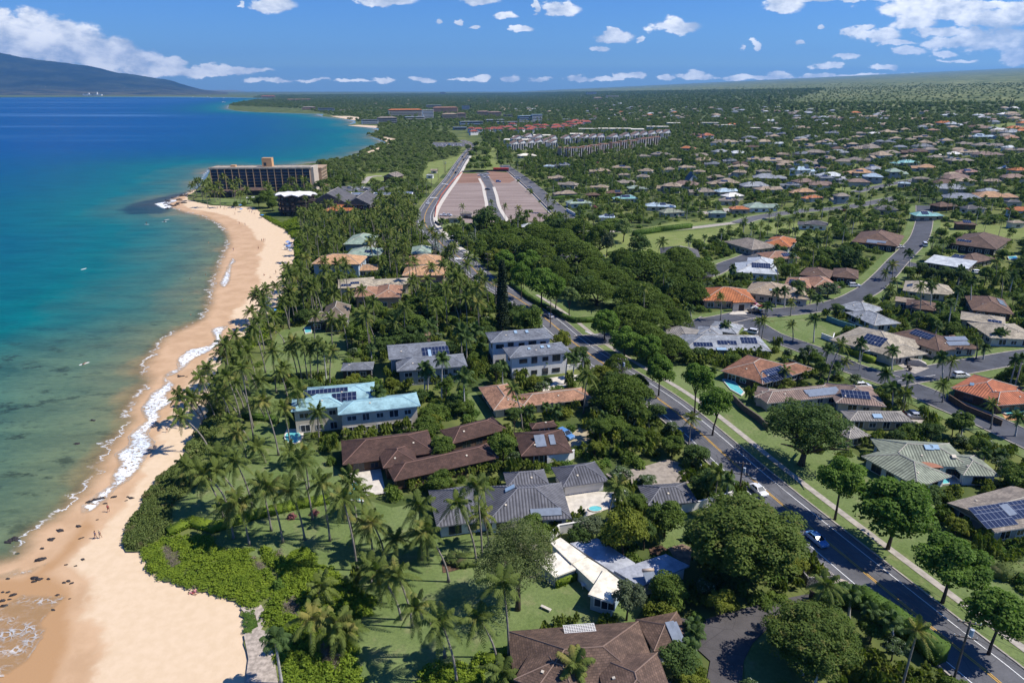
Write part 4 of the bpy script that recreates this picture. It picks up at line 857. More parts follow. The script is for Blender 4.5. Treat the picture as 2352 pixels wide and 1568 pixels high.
house('mauve-brown ribbed-roof house with long pale solar strips', [((1762,926),(1936,908),(1942,878),3.4), ((1920,925),(2036,934),(1988,886),3.4), ((1732,912),(1790,922),(1775,893),3.3)], 'mauve', 'cream', collectors=[(1886,897,10,1.6),(1890,904,9,1.5)], solar=[(1965,906,7,3)], lmk='the mauve-roofed house')
house('grey ribbed-roof house with a skylight between palms and parked cars', [((1952,966),(2098,968),(2042,943),3.3), ((1950,1008),(2000,1000),(1972,975),3.2)], 'ribgrey', 'tan', skylights=[(2015,956,2.2,1.4)], lmk='the grey ribbed house')
house('low slate house with dark solar strips seen over the hedge', [((1573,802),(1772,806),(1702,770),3.4), ((1625,756),(1692,767),(1662,740),3.3)], 'slatel', 'grey', solar=[(1615,791,6,2),(1670,787,6,2),(1720,782,5,3),(1655,763,5,2.4)], skylights=[(1657,802,3,1.2)], lmk='the low slate house')
house('pale slate shingle house stepping down beside a vacant lawn', [((1921,704),(1990,722),(1950,687),3.5), ((1940,718),(2008,748),(2014,718),3.4)], 'slatel', 'white', lmk='the pale slate house')
house('bright orange tiled villa with an arched gateway', [((1614,690),(1738,694),(1700,664),3.8)], 'orange', 'salmon', lmk='the bright orange villa')
house('broad tan shingle house behind small yellow palms', [((1710,671),(1812,684),(1770,652),3.8), ((1790,684),(1860,688),(1840,664),3.6)], 'tan', 'cream', skylights=[(1770,666,1,.8)], lmk='the broad tan house')
house('white-roofed house with dark solar panels in stepped planes', [((1692,625),(1790,630),(1770,606),3.8), ((1715,610),(1778,614),(1760,594),5)], 'silver', 'white', solar=[(1748,610,8,4)], lmk='the white stepped-roof house')
house('dark brown low house behind the broad tan house', [((1835,632),(1905,640),(1885,618),3.6), ((1912,636),(1972,641),(1950,619),3.6)], 'wood', 'wood')
house('salmon-roofed house with a blue-grey solar gable', [((1765,596),(1838,592),(1832,577),3.6)], 'salmon', 'cream', solar=[(1812,585,7,3)])
house('orange tiled house with blue solar panels near the golf lawn', [((1750,562),(1814,568),(1795,546),4)], 'orange', 'blue', solar=[(1765,553,5,4)])
house('grey shingle house between trees left of the orange solar house', [((1662,556),(1727,574),(1708,545),3.8)], 'taupe', 'tan')
house('long dark brown house with two bright skylight panels', [((1955,558),(2062,566),(2050,537),3.8)], 'wood', 'dark', collectors=[(2003,555,5,3),(2025,556,4,2)])
house('long low house with a thin pale grey metal roof edge', [((2122,604),(2224,617),(2216,599),3.6,'shed',.08)], 'silver', 'dark')
house('pale taupe house with a white gable end behind palms', [((2073,668),(2145,676),(2125,649),3.6), ((2130,674),(2198,678),(2180,655),3.4)], 'beige', 'cream', solar=[(2090,655,4,2)])
house('dark brown shingle house with roof panels at the right edge', [((2232,714),(2330,722),(2345,688),3.6)], 'wood', 'wood', collectors=[(2300,695,8,2.5)])
house('small flat tan roof house hidden in palms', [((2055,692),(2100,697),(2085,684),3.6,'flat')], 'tan', 'tan')
house('dark brown shingle house low among the palms', [((2080,706),(2150,714),(2135,694),3.6)], 'wood', 'wood')
house('brown house with hipped roofs beside the upper street', [((2175,562),(2288,574),(2268,541),3.8)], 'brown', 'dark', solar=[(2215,553,6,2)])
house('brown house with a grey gable of solar tiles', [((2180,593),(2240,604),(2218,580),3.6)], 'brown', 'dark', solar=[(2200,590,5,4)])
house('blue-grey solar-roofed house on the park edge', [((1518,599),(1612,603),(1588,572),3.8)], 'dgrey', 'grey', solar=[(1545,590,9,4),(1580,590,5,4)])
house('peach-roofed house with a slate wing between brown houses', [((1800,656),(1862,662),(1842,640),3.6), ((1870,660),(1932,660),(1908,637),3.6)], 'salmon', 'tan', solar=[(1830,648,6,3)])
house('tan ribbed hip roof at the edge of the wide dark trees', [((1518,764),(1580,778),(1562,749),3.4)], 'ribgrey', 'tan')
house('long grey roof running behind the red-brown shingle house', [((1602,770),(1660,775),(1655,752),3.4)], 'slatel', 'grey')
# ---- left inland row
house('grey-green hipped house in the upper palm grove', [((788,561),(852,561),(838,540),5)], 'greenm', 'grey')
house('pale grey-green house with one dark roof panel in the palm grove', [((793,587),(872,587),(858,571),5)], 'greenm', 'grey', solar=[(845,577,3,2.2)])
house('small grey-green pyramid-roof pavilion beside the bend of the road', [((944,583),(990,582),(976,566),4)], 'greenm', 'dark', name='pavilion', cat='pavilion')
house('two-storey villa with a broad peach tiled roof and blue-grey walls', [((714,606),(826,607),(810,588),6.5)], 'peach', 'blue', frame='fw', lmk='the peach-roofed villa')
house('small peach tiled wing between the villa and the hedge', [((816,622),(868,620),(860,609),3.6)], 'peach', 'cream')
house('peach tiled house nearest the bend of the main road', [((929,607),(1014,607),(996,588),5)], 'peach', 'cream', frame='fd')
house('peach tiled house with a small roof panel and an ochre wall', [((923,633),(1023,632),(1006,613),5)], 'peach', 'salmon', solar=[(992,622,2.4,2)])
house('long pale grey-tan house with scattered solar panels', [((776,662),(862,657),(850,637),4.5), ((850,656),(942,652),(935,638),4.4)], 'beige', 'cream', solar=[(795,655,4,2),(815,650,3.5,2),(800,662,4,1.6)], pitch=.2)
house('salmon tiled house half hidden by coconut palms', [((812,682),(868,680),(860,658),4.5), ((860,684),(922,682),(905,655),4.5)], 'salmon', 'salmon')
house('brown thatched beach house beside a small square pool', [((708,738),(745,738),(738,720),4,'hip',.6), ((738,735),(800,732),(790,702),5,'hip',.7)], 'thatch', 'dark', lmk='the thatched beach house')
house('row of charcoal roofs with black gable ends by the beach hotel', [((706,468),(800,468),(797,452),7,'gable',.5), ((790,470),(850,470),(845,452),7,'gable',.5)], 'dgrey', 'dark', lmk='the charcoal-roofed inn')
house('low orange tiled block in front of the charcoal roofs', [((742,485),(826,484),(822,474),4)], 'orange', 'tan')
# ---- hotel on the point
def hotel():
    a, b = hit(491, 442), hit(716, 440); H = 18.6; d = Vector((b.x-a.x, b.y-a.y)); Ln = d.length; d.normalize(); n = Vector((-d.y, d.x)); ang = math.atan2(d.y, d.x)
    h = thing('beach_hotel', 'long eight-storey hotel slab with vertical fins and dark glass on the rocky point', 'hotel', a, ang); Wd = 17.0
    LMK.append(('the beach hotel', (a.x+b.x)/2, (a.y+b.y)/2))
    CRM = M('hotel_concrete', (0.40, 0.28, 0.18), .85, .1, .3)
    mb = MB(); mb.box((Ln/2, Wd/2+1.2, H/2), (Ln, Wd-2.4, H)); mb.build('wall', CRM, h)
    mb = MB(); mb.box((Ln/2, Wd/2, H+.5), (Ln+2.5, Wd+3, .9)); mb.box((Ln/2, .2, H+1.1), (Ln+2.5, .5, .7)); mb.box((Ln/2, Wd, H+1.1), (Ln+2.5, .5, .7)); mb.build('roof', rf('rooftop'), h); uvmap(h.children[-1].data)
    mb = MB(); mb.box((Ln*.55, Wd*.6, H+4.5), (8, 6, 7)); mb.box((Ln*.55-1.5, Wd*.6-3.52, H+3), (2.2, .1, 2.6), 0, 1); mb.build('lift_tower', [M('ochre_render', (0.55, 0.32, 0.16), .85, .1), GLASS], h)
    mb = MB(); mb.box((Ln*.2, Wd*.55, H+1.4), (4, 4, 2)); mb.build('plant_room', M('ochre_render', (0.55, 0.32, 0.16)), h)
    nb, nf = 14, 7; bw = Ln/nb
    for i in range(nb+1):
        mb = MB(); mb.box((i*bw, -.2, H/2), (.38, 2.9, H+.8)); mb.build('fin', CRM, h)
    gm = MB(); gm.box((0, 0, 0), (bw-.6, .1, H/(nf+1)-.5)); gm.box((0, -.9, -.75), (bw-.6, .06, .8), 0, 2); gm.box((0, -.5, -H/16), (bw-.5, 1.3, .25), 0, 1)
    gm.box((-bw*.12, -.04, 0), (.12, .12, 2.4)); gm.box((bw*.2, -.04, 0), (.12, .12, 2.4))
    m_, nt = newmat('balcony_blue_glass'); ii = nn(nt, 'ShaderNodeObjectInfo'); cc = mixc(nt, ii.outputs['Random'], (.010, .022, .045), (.045, .075, .125)); out(nt, bsdf(nt, cc, .25, .5))
    gme = gm.me('window', [m_, CRM, M('balcony_rail', (.10, .12, .15), .6, .1)])
    for f in range(nf):
        for i in range(nb): link('window', gme, h, ((i+.5)*bw, -.02, H-(f+.5)*H/(nf+.6)-.3))
    mb = MB(); mb.box((Ln+1.6, Wd/2+1, H/2+.4), (3.0, Wd+2, H+1.6)); mb.build('end_tower', M('pale_render', (.50, .42, .33), .85, .08, .3), h)
    mb = MB(); mb.box((Ln+1, Wd+14, H/2-1), (9, 24, H-2)); mb.box((Ln+1, Wd+14, H-1.6), (10, 25, .8)); mb.build('rear_wing', CRM, h)
    for i in range(5):
        for j in range(6): add_window(h, (Ln+5.55, Wd+4+i*4.6, 2+j*2.6), math.pi/2, 2.4, 1.8, simple=True)
    FOOT.append([tuple(a[:2]+0*d) if False else (a.x-n.x*3, a.y-n.y*3), (b.x+d.x*12-n.x*3, b.y+d.y*12-n.y*3), (b.x+d.x*12+n.x*45, b.y+d.y*12+n.y*45), (a.x+n.x*22, a.y+n.y*22)])
    for i in range(24):
        for z in (8, 14, 22): keep_pt((a.x+d.x*i/23*Ln, a.y+d.y*i/23*Ln, z), 2)
    # pool deck buildings at the foot
    for k, (px, py, w_, lab) in enumerate(((585,447,26,'low dark restaurant pavilion at the foot of the hotel'), (512,452,20,'low brown pavilion under palms before the hotel'))):
        c = hit(px, py); house(lab, [dict(c=Vector((c.x, c.y)), d=d, L=w_/2, W=5, ze=4, kind='hip', pitch=.3)], 'brown', 'dark', name='pavilion', simple=True, cat='pavilion')
hotel()
def curved_block():
    b0 = hit(676, 497); h = thing('apartment_block', 'dark four-storey round-cornered block with a white scalloped roof above the beach', 'apartment block', b0)
    LMK.append(('the white-roofed round block', b0.x, b0.y)); r = 10.5
    pts = [(math.cos(t)*r*1.15, math.sin(t)*r*.8+8) for t in [i*2*math.pi/20 for i in range(20)]]
    mb = MB(); mb.prism(pts, -.5, 13.5); mb.build('wall', WALLC['dark'], h)
    for f in range(4):
        mb = MB(); mb.prism([(x*1.07, (y-8)*1.07+8) for x, y in pts], 3.2*f+2.9, 3.2*f+3.25); mb.prism([(x*1.075, (y-8)*1.075+8) for x, y in pts], 3.2*f+3.9, 3.2*f+4.0); mb.build('balcony', M('dark_rail', (.09, .07, .06)), h)
    mb = MB(); q = [(math.cos(t)*r*(1.3+.10*(-1)**i), math.sin(t)*r*(.95+.08*(-1)**i)+8, 13.6+.9*(i % 2)) for i, t in enumerate([i*2*math.pi/20 for i in range(20)])]
    mb.add(q+[(0, 8, 15.2)]+[(x, y, z-.5) for x, y, z in q], [(i, (i+1) % 20, 20) for i in range(20)]+[((i+1) % 20, i, 21+i, 21+(i+1) % 20) for i in range(20)]+[tuple(21+i for i in range(20))[::-1]]); mb.build('roof', WALLC['white'], h)
    for f in range(4):
        for t in range(12, 19): add_window(h, (math.cos(t*.314)*r*1.16, math.sin(t*.314)*r*.81+8, 3.2*f+1.6), t*.314+math.pi/2, 2.2, 1.9, simple=True)
    FOOT.append([(b0.x+x*1.4, b0.y+y*1.4-2) for x, y in pts]); 
    for i in range(6): keep_pt((b0.x-9+i*3.5, b0.y+4, 14), 2); keep_pt((b0.x-9+i*3.5, b0.y, 8))
curved_block()
# ---- hillside houses: centre of the roof, width in tile units, roof, storeys
MID = [(2, [(40,1015,110,'orange'),(155,930,120,'terra',2),(320,972,140,'tan'),(425,966,80,'tan'),(620,935,100,'tan'),(680,918,80,'slate'),(880,937,120,'slate'),(820,962,120,'tan'),(1030,912,100,'slate'),(1420,905,120,'tan'),(1520,890,100,'tan'),(1730,892,90,'salmon'),(1870,850,120,'silver',2),(1780,846,60,'white'),(2065,935,150,'lblue'),(2250,945,140,'salmon'),(1960,937,90,'tan'),(1800,963,120,'tan',2),(1650,940,120,'tan'),(1690,977,130,'tan',2),(1570,955,80,'tan'),(1460,948,90,'tan'),(1350,970,90,'slate',2),(1430,972,80,'slate'),(1160,987,100,'tan',2),(1270,1008,180,'taupe'),(980,972,130,'tan'),(860,1000,120,'tan'),(1210,938,90,'tan'),(1110,957,90,'taupe'),(2100,995,240,'taupe'),(1945,985,110,'taupe'),(2290,1025,130,'taupe'),(1950,1040,160,'tan'),(2100,1057,200,'mauve'),(1590,1038,200,'brown'),(1350,1062,180,'tan',2),(1210,1095,160,'taupe'),(980,1085,150,'tan',2),(850,1107,160,'taupe',2),(710,1127,130,'tan',2),(600,1097,180,'tan'),(490,1088,110,'tan'),(830,1160,180,'lblue',2),(950,1150,90,'mauve'),(1290,1207,180,'lblue',2),(1470,1172,150,'greenm',2),(1530,1112,190,'turq'),(1660,1145,180,'peach'),(1760,1075,140,'taupe'),(1910,1097,180,'taupe'),(1950,1175,160,'pinkb'),(1320,1145,110,'tan'),(1210,1180,190,'peach'),(1000,1215,130,'slate',2),(1095,1230,90,'slate'),(600,1215,240,'slatel'),(560,1172,110,'taupe'),(385,1140,150,'tan'),(380,1178,130,'tan',2),(205,1122,120,'slate'),(320,1100,110,'slate'),(30,1145,120,'tan'),(115,1175,90,'tan'),(225,1210,130,'tan'),(280,1250,220,'tan'),(130,1310,190,'taupe'),(300,1308,180,'lblue'),(590,1293,200,'tan'),(740,1265,150,'slate'),(820,1310,190,'peach'),(890,1350,140,'orange'),(1080,1340,140,'taupe',2),(1640,1222,110,'taupe'),(390,1427,140,'orange'),(540,1412,230,'greenm'),(240,1455,130,'greenm'),(320,1370,150,'taupe'),(1800,1405,170,'wood'),(2000,1422,160,'dgrey'),(2150,1340,300,'peach'),(1690,1470,220,'turq'),(1400,1430,150,'dgrey'),(2300,1520,110,'tan'),(900,1530,210,'dgrey'),(1950,1530,140,'wood'),(1530,1255,90,'lblue'),(2230,1150,130,'slatel'),(2280,1380,110,'dgrey'),(2140,1240,120,'tan')]),
 (1, [(1430,1140,80,'lblue'),(1520,1130,130,'slate'),(1780,1170,160,'tan'),(1930,1147,140,'tan'),(2090,1070,100,'taupe'),(2200,1057,140,'taupe'),(2300,1095,90,'tan'),(1480,1217,130,'tan'),(1560,1262,150,'taupe'),(1780,1280,130,'tan'),(1950,1197,90,'tan'),(2090,1170,130,'tan'),(1960,1248,140,'taupe'),(2080,1210,100,'taupe'),(2250,1160,100,'tan'),(2040,1287,150,'greenm'),(2260,1270,180,'tan',2),(1730,1333,110,'wood'),(1880,1320,120,'wood'),(1540,1322,170,'tan'),(1955,1355,180,'turq'),(1640,1385,190,'greenm'),(2200,1408,220,'lblue'),(2280,1448,190,'green'),(1830,1485,120,'lblue'),(1310,1547,150,'silver'),(1280,1065,140,'membrane'),(860,1460,95,'taupe'),(785,1490,100,'taupe'),(610,1200,45,'silver'),(1150,1180,1,'red')][:-1])]
CW = {'tan': 'tan shingle', 'orange': 'bright orange tile', 'terra': 'terracotta tile', 'slate': 'slate grey', 'salmon': 'salmon brown', 'silver': 'silver metal', 'white': 'white', 'lblue': 'pale blue', 'taupe': 'grey-brown', 'mauve': 'mauve-brown', 'brown': 'dark brown', 'greenm': 'grey-green', 'turq': 'turquoise', 'peach': 'peach tile', 'pinkb': 'pink-brown', 'slatel': 'light slate', 'dgrey': 'charcoal', 'wood': 'brown wood', 'membrane': 'flat cream', 'green': 'green-grey', 'beige': 'beige', 'red': 'red tile', 'greenm ': ''}
ML = []   # labels written once positions are known
for t_, lst in MID:
    for e in lst:
        x, y, w, col = e[:4]; fl = e[4] if len(e) > 4 else 1; px, py = T(t_, x, y); ze = 5.6 if fl == 2 else 3.2
        c = hit(px, py, ze+.8); s = proj(c)[2]/FP; Lx = min(max(w/3*s*.92, 7), 30); Wx = min(Lx*R.uniform(.5, .68), 15); a = R.uniform(-.45, .35)
        d = Vector((math.cos(a), math.sin(a))); n = Vector((-d.y, d.x)); c2 = Vector(c[:2]); wg = []
        if Lx > 13 and w < 400:
            k = R.choice((-1, 1)); wg = [dict(c=c2+d*k*Lx*.12, d=d, L=Lx*.38, W=Wx/2, ze=ze, kind='hip', pitch=R.uniform(.34, .5)), dict(c=c2-d*k*Lx*.27+n*R.uniform(-1.5, 1.5), d=d, L=Lx*.24, W=Wx*.36, ze=ze-(.5 if fl == 1 else 2.2), kind=R.choice(('hip', 'gable')), pitch=.38)]
        else: wg = [dict(c=c2, d=d, L=Lx/2, W=Wx/2, ze=ze, kind='flat' if col == 'membrane' else 'hip', pitch=R.uniform(.34, .5))]
        wl = R.choice(('white', 'cream', 'tan', 'grey', 'cream')) if col not in ('wood', 'brown') else 'wood'
        sol = [(px+R.uniform(-8, 8), py-1, R.choice((4, 6)), 3.2)] if R.random() < .4 else []
        h = house('', wg, col, wl, simple=True, group='houses on the slope', solar=sol); ML.append((h.o, CW[col], fl, px, py, 'house'))
A = ML[0]
def aframe():
    c = hit(*T(2, 60, 1265)); h = thing('house', 'white A-frame house with steep grey roof among the hillside houses', 'house', c, .1); FOOT.append([(c.x-9, c.y-7), (c.x+9, c.y-7), (c.x+9, c.y+7), (c.x-9, c.y+7)])
    mb = MB(); mb.add([(-7, -6, 0), (7, -6, 0), (7, 6, 0), (-7, 6, 0), (0, -6, 10), (0, 6, 10)], [(1, 2, 5, 4), (3, 0, 4, 5)]); mb.build('roof', rf('slate'), h); uvmap(h.children[-1].data)
    mb = MB(); mb.add([(-6.6, -5.6, 0), (6.6, -5.6, 0), (0, -5.6, 9.4)], [(0, 1, 2)]); mb.add([(-6.6, 5.6, 0), (6.6, 5.6, 0), (0, 5.6, 9.4)], [(1, 0, 2)]); mb.build('wall', WALLC['white'], h); add_window(h, (0, -5.65, 2), 0, 5, 2.4); add_window(h, (0, -5.65, 5), 0, 2.4, 2)
aframe()
# ---- terraces of condominium units
SHG = M('shaded_glazing', (.035, .036, .038), .6, .2, .5)
def condo(px, py, w, z, roof, wall, lab, front='fins', ang=0.0, dz=0.0, depth=11.0):
    b = hit(px, py); s = proj(b)[2]/FP; Wd = w*s; w *= 1.22; z *= 1.2; Wd = w*s; h = thing('townhouse', lab, 'townhouse', b, ang, group='stepped townhouses below the town')
    mb = MB(); mb.prism([(-Wd*.46, 0), (Wd*.46, 0), (Wd*.46, depth), (-Wd*.46, depth)], -1, z); mb.build('wall', WALLC[wall], h)
    mb = MB(); pk = z+Wd*.28; x0 = -Wd*.5
    if front == 'fins':   # asymmetric pitched roof sloping to the left
        mb.add([(-Wd*.5, -.6, z-.6), (-Wd*.5, depth, z-.6), (Wd*.3, depth, pk), (Wd*.3, -.6, pk), (Wd*.5, depth, z+.6), (Wd*.5, -.6, z+.6)], [(3, 2, 1, 0), (5, 4, 2, 3)])
        mb.add([(-Wd*.5, -.6, z-.85), (-Wd*.5, depth, z-.85), (Wd*.5, depth, z-.85), (Wd*.5, -.6, z-.85)], [(0, 1, 2, 3)])
    else: mb.box((0, depth*.45, z+.25), (Wd, depth*.9+1.2, .5))
    o = mb.build('roof', rf(roof), h); uvmap(o.data)
    if front == 'fins':
        mb = MB(); mb.add([(-Wd*.46, -.02, z-.7), (Wd*.46, -.02, z-.7), (Wd*.46, -.02, z+.5), (Wd*.29, -.02, pk-.3)], [(0, 1, 2, 3)]); mb.build('gable', WALLC['white'], h)
    for k in range(3):
        x = -Wd*.3+k*Wd*.27; mb = MB(); mb.box((x, -.15, z*.47), (Wd*.15, .3, z*.8)); mb.build('window', SHG, h)
    for k in range(4): mb = MB(); mb.box((-Wd*.42+k*Wd*.27, -.5, z*.5), (.5, 1.4, z)); mb.build('fin', WALLC['white'], h)
    mb = MB(); mb.box((-Wd*.1, depth*.35, 0), (Wd*.3, depth*.25, .12)); mb.v = [(x, y, zz+z+.35+((x+Wd*.5)*.28 if front == 'fins' else .5)) for x, y, zz in mb.v]
    if front != 'fins': mb.build('solar_panel', SOLAR, h)
    FOOT.append([(b.x-Wd*.6, b.y-2), (b.x+Wd*.6, b.y-2), (b.x+Wd*.6, b.y+depth+1), (b.x-Wd*.6, b.y+depth+1)])
    for q in (.2, .6, 1.0): keep_pt((b.x, b.y, b.z+z*q), 2)
CA = [(1195,1040),(1245,1035),(1305,1030),(1360,1025),(1420,1020),(1465,1028)]; CB = [(1215,1000),(1290,985),(1360,990),(1460,1000)]
CC = [(1550,1000),(1620,992),(1680,993),(1735,992),(1785,990),(1880,990),(1960,982),(2030,975),(2085,972),(2140,968),(2190,962),(2240,960)]
CDD = [(1540,1085),(1590,1085),(1645,1083),(1700,1075),(1755,1065),(1815,1055),(1890,1045),(1955,1035),(2015,1028),(2070,1015),(2120,1008),(2170,1000)]
k = 0
for i, (x, y) in enumerate(CA): condo(*T(1, x, y), 19, 8, 'mauve', 'white', 'white townhouse with a sloping brown roof, number %d', ang=.5)
for i, (x, y) in enumerate(CB): condo(*T(1, x, y), 20, 8, 'mauve', 'white', '', ang=.5)
for i, (x, y) in enumerate(CC): condo(*T(1, x, y), 20, 8.5, 'mauve', 'white', '', ang=.45)
for i, (x, y) in enumerate(CDD): condo(*T(1, x, y), 18, 9.5, 'salmon', 'salmon', '', 'flat', ang=.4)
# flat pale roofs behind the townhouses
for x, y, w in ((1210,965,180),(1290,945,220),(1380,935,120),(1710,935,200),(1620,925,90),(1780,945,70),(1700,890,130),(1830,888,120),(1950,888,110),(2040,893,90),(2180,875,150),(2290,850,90)):
    px, py = T(1, x, y); c = hit(px, py, 6); s = proj(c)[2]/FP; h = house('', [dict(c=Vector(c[:2]), d=Vector((1, -.1)).normalized(), L=w/6*s, W=11+R.random()*5, ze=7, kind='flat', pitch=.1)], 'membrane', 'cream', 'apartment_block', simple=True, cat='apartment block', group='flat-roofed blocks'); ML.append((h.o, 'flat cream', 1, px, py, 'block'))
for x, y, w in ((190,845,120),(300,860,90),(500,880,60),(640,880,40)):
    px, py = T(2, x, y); c = hit(px, py, 6); s = proj(c)[2]/FP; h = house('', [dict(c=Vector(c[:2]), d=Vector((1, 0)), L=w/6*s, W=8, ze=6, kind='flat', pitch=.1)], 'membrane', 'salmon' if x > 450 else 'cream', 'apartment_block', simple=True, cat='apartment block', group='flat-roofed blocks'); ML.append((h.o, 'flat cream', 1, px, py, 'block'))
# ---- red-roofed village
for x, y in ((910,905),(945,895),(900,890),(1015,893),(1050,885),(1085,895),(1105,880),(1150,872),(1180,888),(1235,895),(1290,870),(1320,885),(1350,862),(1385,880),(1400,865),(1300,898),(1470,885),(1480,865),(1500,880),(1530,860),(1560,870),(1590,862),(1575,845),(1610,835),(1640,850),(1660,835),(1690,845),(1180,862)):
    px, py = T(1, x, y); c = hit(px, py, 7); s = proj(c)[2]/FP; L_ = 21*s*.5; a = R.choice((.5, -.7, .2))
    h = house('', [dict(c=Vector(c[:2]), d=Vector((math.cos(a), math.sin(a))), L=L_, W=L_*.55, ze=R.uniform(6, 9), kind='hip', pitch=.55)], 'red', 'white', simple=True, group='red-roofed village'); ML.append((h.o, 'steep red tile', 2, px, py, 'house'))
# ---- far apartment blocks and schools
FARB = [(1,445,780,230,50,'cream','orange',0),(1,720,760,170,40,'salmon','salmon',0),(1,600,790,75,70,'white','white',0),(1,510,815,130,25,'cream','silver',0),(1,640,735,100,25,'grey','silver',0),(1,860,745,50,40,'blue','slate',0),(1,200,840,110,35,'white','slate',0),(1,320,830,130,40,'grey','taupe',0),(1,750,805,100,40,'tan','tan',0),(1,830,800,60,40,'tan','mauve',0),
  (1,1300,820,150,50,'blue','lblue',0),(1,1350,815,70,60,'white','lblue',0),(1,900,850,160,30,'blue','slatel',0),(1,1060,835,130,25,'grey','silver',0),(1,1140,850,150,25,'blue','slatel',0),(1,1300,845,160,20,'blue','slatel',0),(1,1500,826,190,10,'grey','slatel',0),(1,1690,826,160,10,'grey','slatel',0),(1,1060,790,90,35,'tan','mauve',0),(1,980,785,80,35,'tan','mauve',0),(1,1150,800,60,25,'grey','slate',0),(1,700,640,40,20,'grey','slate',0),
  (0,1850,668,90,16,'salmon','orange',0),(0,2060,690,160,10,'cream','salmon',0),(0,2250,755,110,25,'blue','slate',0),(0,2130,748,90,18,'salmon','taupe',0),(1,1725,645,70,22,'blue','slatel',0),(1,1870,665,90,14,'cream','white',0),(1,1770,680,60,14,'tan','tan',0),(1,820,885,90,22,'blue','slatel',0)]
for t_, x, y, w, hh, wall, roof, _ in FARB:
    px, py = T(t_, x, y+hh*.5); b = hit(px, py); s = proj(b)[2]/FP; Ln = w/3*s; Hh = min(hh/3*s*.9, 32)
    h = thing('apartment_block', '', 'apartment block', b, .3, group='far apartment blocks'); ML.append((h, CW.get(roof, roof)+'-roofed', 2, px, py, 'apartment block')); Wd = min(18, Ln*.4)
    mb = MB(); mb.box((0, Wd/2, Hh/2-1), (Ln, Wd, Hh)); mb.build('wall', WALLC[wall], h)
    nfl = max(1, int(Hh/3.4))
    for f in range(nfl): mb = MB(); mb.box((0, -.1, (f+.55)*Hh/nfl-1), (Ln*.96, .5, Hh/nfl*.45)); o = mb.build('window_band', SHG, h)
    mb = MB(); mb.box((0, Wd/2, Hh-.6), (Ln+2, Wd+2, .8)); 
    if roof in ('orange', 'salmon', 'tan', 'mauve', 'taupe'): roof_shape(mb, Vector((0, Wd/2)), Vector((1, 0)), Ln/2+1, Wd/2+1, Hh-.1, .3, 'hip', capmi=0)
    o = mb.build('roof', rf(roof), h); uvmap(o.data); FOOT.append([(b.x-Ln/2, b.y-2), (b.x+Ln/2, b.y-2), (b.x+Ln/2, b.y+Wd), (b.x-Ln/2, b.y+Wd)])
    for q in (-.4, -.15, .15, .4): keep_pt((b.x+q*Ln, b.y, b.z+Hh*.8), 2); keep_pt((b.x+q*Ln, b.y, b.z+Hh*.4), 2)
# ---- random far houses to fill the town
FARPOLY = [TL(2, [(0,740),(600,735),(1200,770),(1700,770),(2351,740),(2351,930),(1700,870),(1300,880),(900,880),(700,900),(0,860)]), TL(1, [(1300,700),(1900,700),(2351,740),(2351,850),(1750,850),(1500,800),(1000,760)]), TL(1, [(0,640),(900,690),(1300,690),(1100,780),(900,720),(400,740),(0,780)])]
FM = MB(); FCI = {}
cols = ['tan', 'taupe', 'slate', 'taupe', 'tan', 'white', 'slatel', 'orange', 'tan', 'taupe', 'slatel', 'silver', 'brown', 'mauve']; cnt = 0; FC = [(sum(p[0] for p in f)/len(f), sum(p[1] for p in f)/len(f)) for f in FOOT]
FARPOLY.insert(0, TL(2, [(0,880),(2351,860),(2351,1480),(1900,1420),(1450,1240),(500,1380),(0,1330)]))
for poly, num in zip(FARPOLY, (62, 115, 60, 45)):
    xs_ = [p[0] for p in poly]; ys_ = [p[1] for p in poly]; done = 0
    while done < num:
        p = (R.uniform(min(xs_), max(xs_)), R.uniform(min(ys_), max(ys_)))
        if not inpoly(np.array([p]), poly)[0]: continue
        c = hit(*p, 3); tries = globals().get('tries', 0)+1
        if tries > 4000: break
        if num == 62 and any((c.x-fx)**2+(c.y-fy)**2 < 17**2 for fx, fy in FC): continue
        FC.append((c.x, c.y)); col = R.choice(cols); a = R.uniform(-.5, .5); L_ = R.uniform(7, 12)
        if cnt >= 88:
            t0 = MB(); roof_shape(t0, Vector((0, 0)), Vector((math.cos(a), math.sin(a))), L_, L_*.6, 3.8, .42, 'hip', capmi=0); t0.m = [FCI.setdefault(col, len(FCI)) for _ in t0.m]; t0.box((0, 0, 1.4), (L_*1.8, L_*1.05, 4.6), a, FCI.setdefault('#', len(FCI)))
            t0.v = [(x+c.x, y+c.y, z+E(c.x)) for x, y, z in t0.v]; b0 = len(FM.v); FM.v += t0.v; FM.f += [tuple(i+b0 for i in f) for f in t0.f]; FM.m += t0.m; done += 1; cnt += 1
            FOOT.append([(c.x-L_, c.y-L_*.6), (c.x+L_, c.y-L_*.6), (c.x+L_, c.y+L_*.6), (c.x-L_, c.y+L_*.6)])
            continue
        cnt += 1
        o = thing('house', '', 'house', (c.x, c.y, E(c.x)), group='far houses of the town'); mb = MB(); roof_shape(mb, Vector((0, 0)), Vector((math.cos(a), math.sin(a))), L_, L_*.6, 3.8, .42, 'hip', capmi=0); r_ = mb.build('roof', rf(col), o); uvmap(r_.data)
        mb = MB(); mb.box((0, 0, 1.4), (L_*1.8, L_*1.05, 4.6), a); mb.build('wall', WALLC[R.choice(('white', 'cream', 'tan', 'grey'))], o); ML.append((o, CW[col], 1, *p, 'house')); FOOT.append([(c.x-L_, c.y-L_*.6), (c.x+L_, c.y-L_*.6), (c.x+L_, c.y+L_*.6), (c.x-L_, c.y+L_*.6)])
        for q in (-.5, .5): keep_pt((c.x+q*L_, c.y, E(c.x)+4.6), 1)
        done += 1

me = FM.me('far_houses', [WALLC['cream'] if k == '#' else rf(k) for k in FCI]); uvmap(me); fo_ = struct('far_houses', me, 'stuff'); fo_['label'] = 'mass of tiny roofs in the far town'
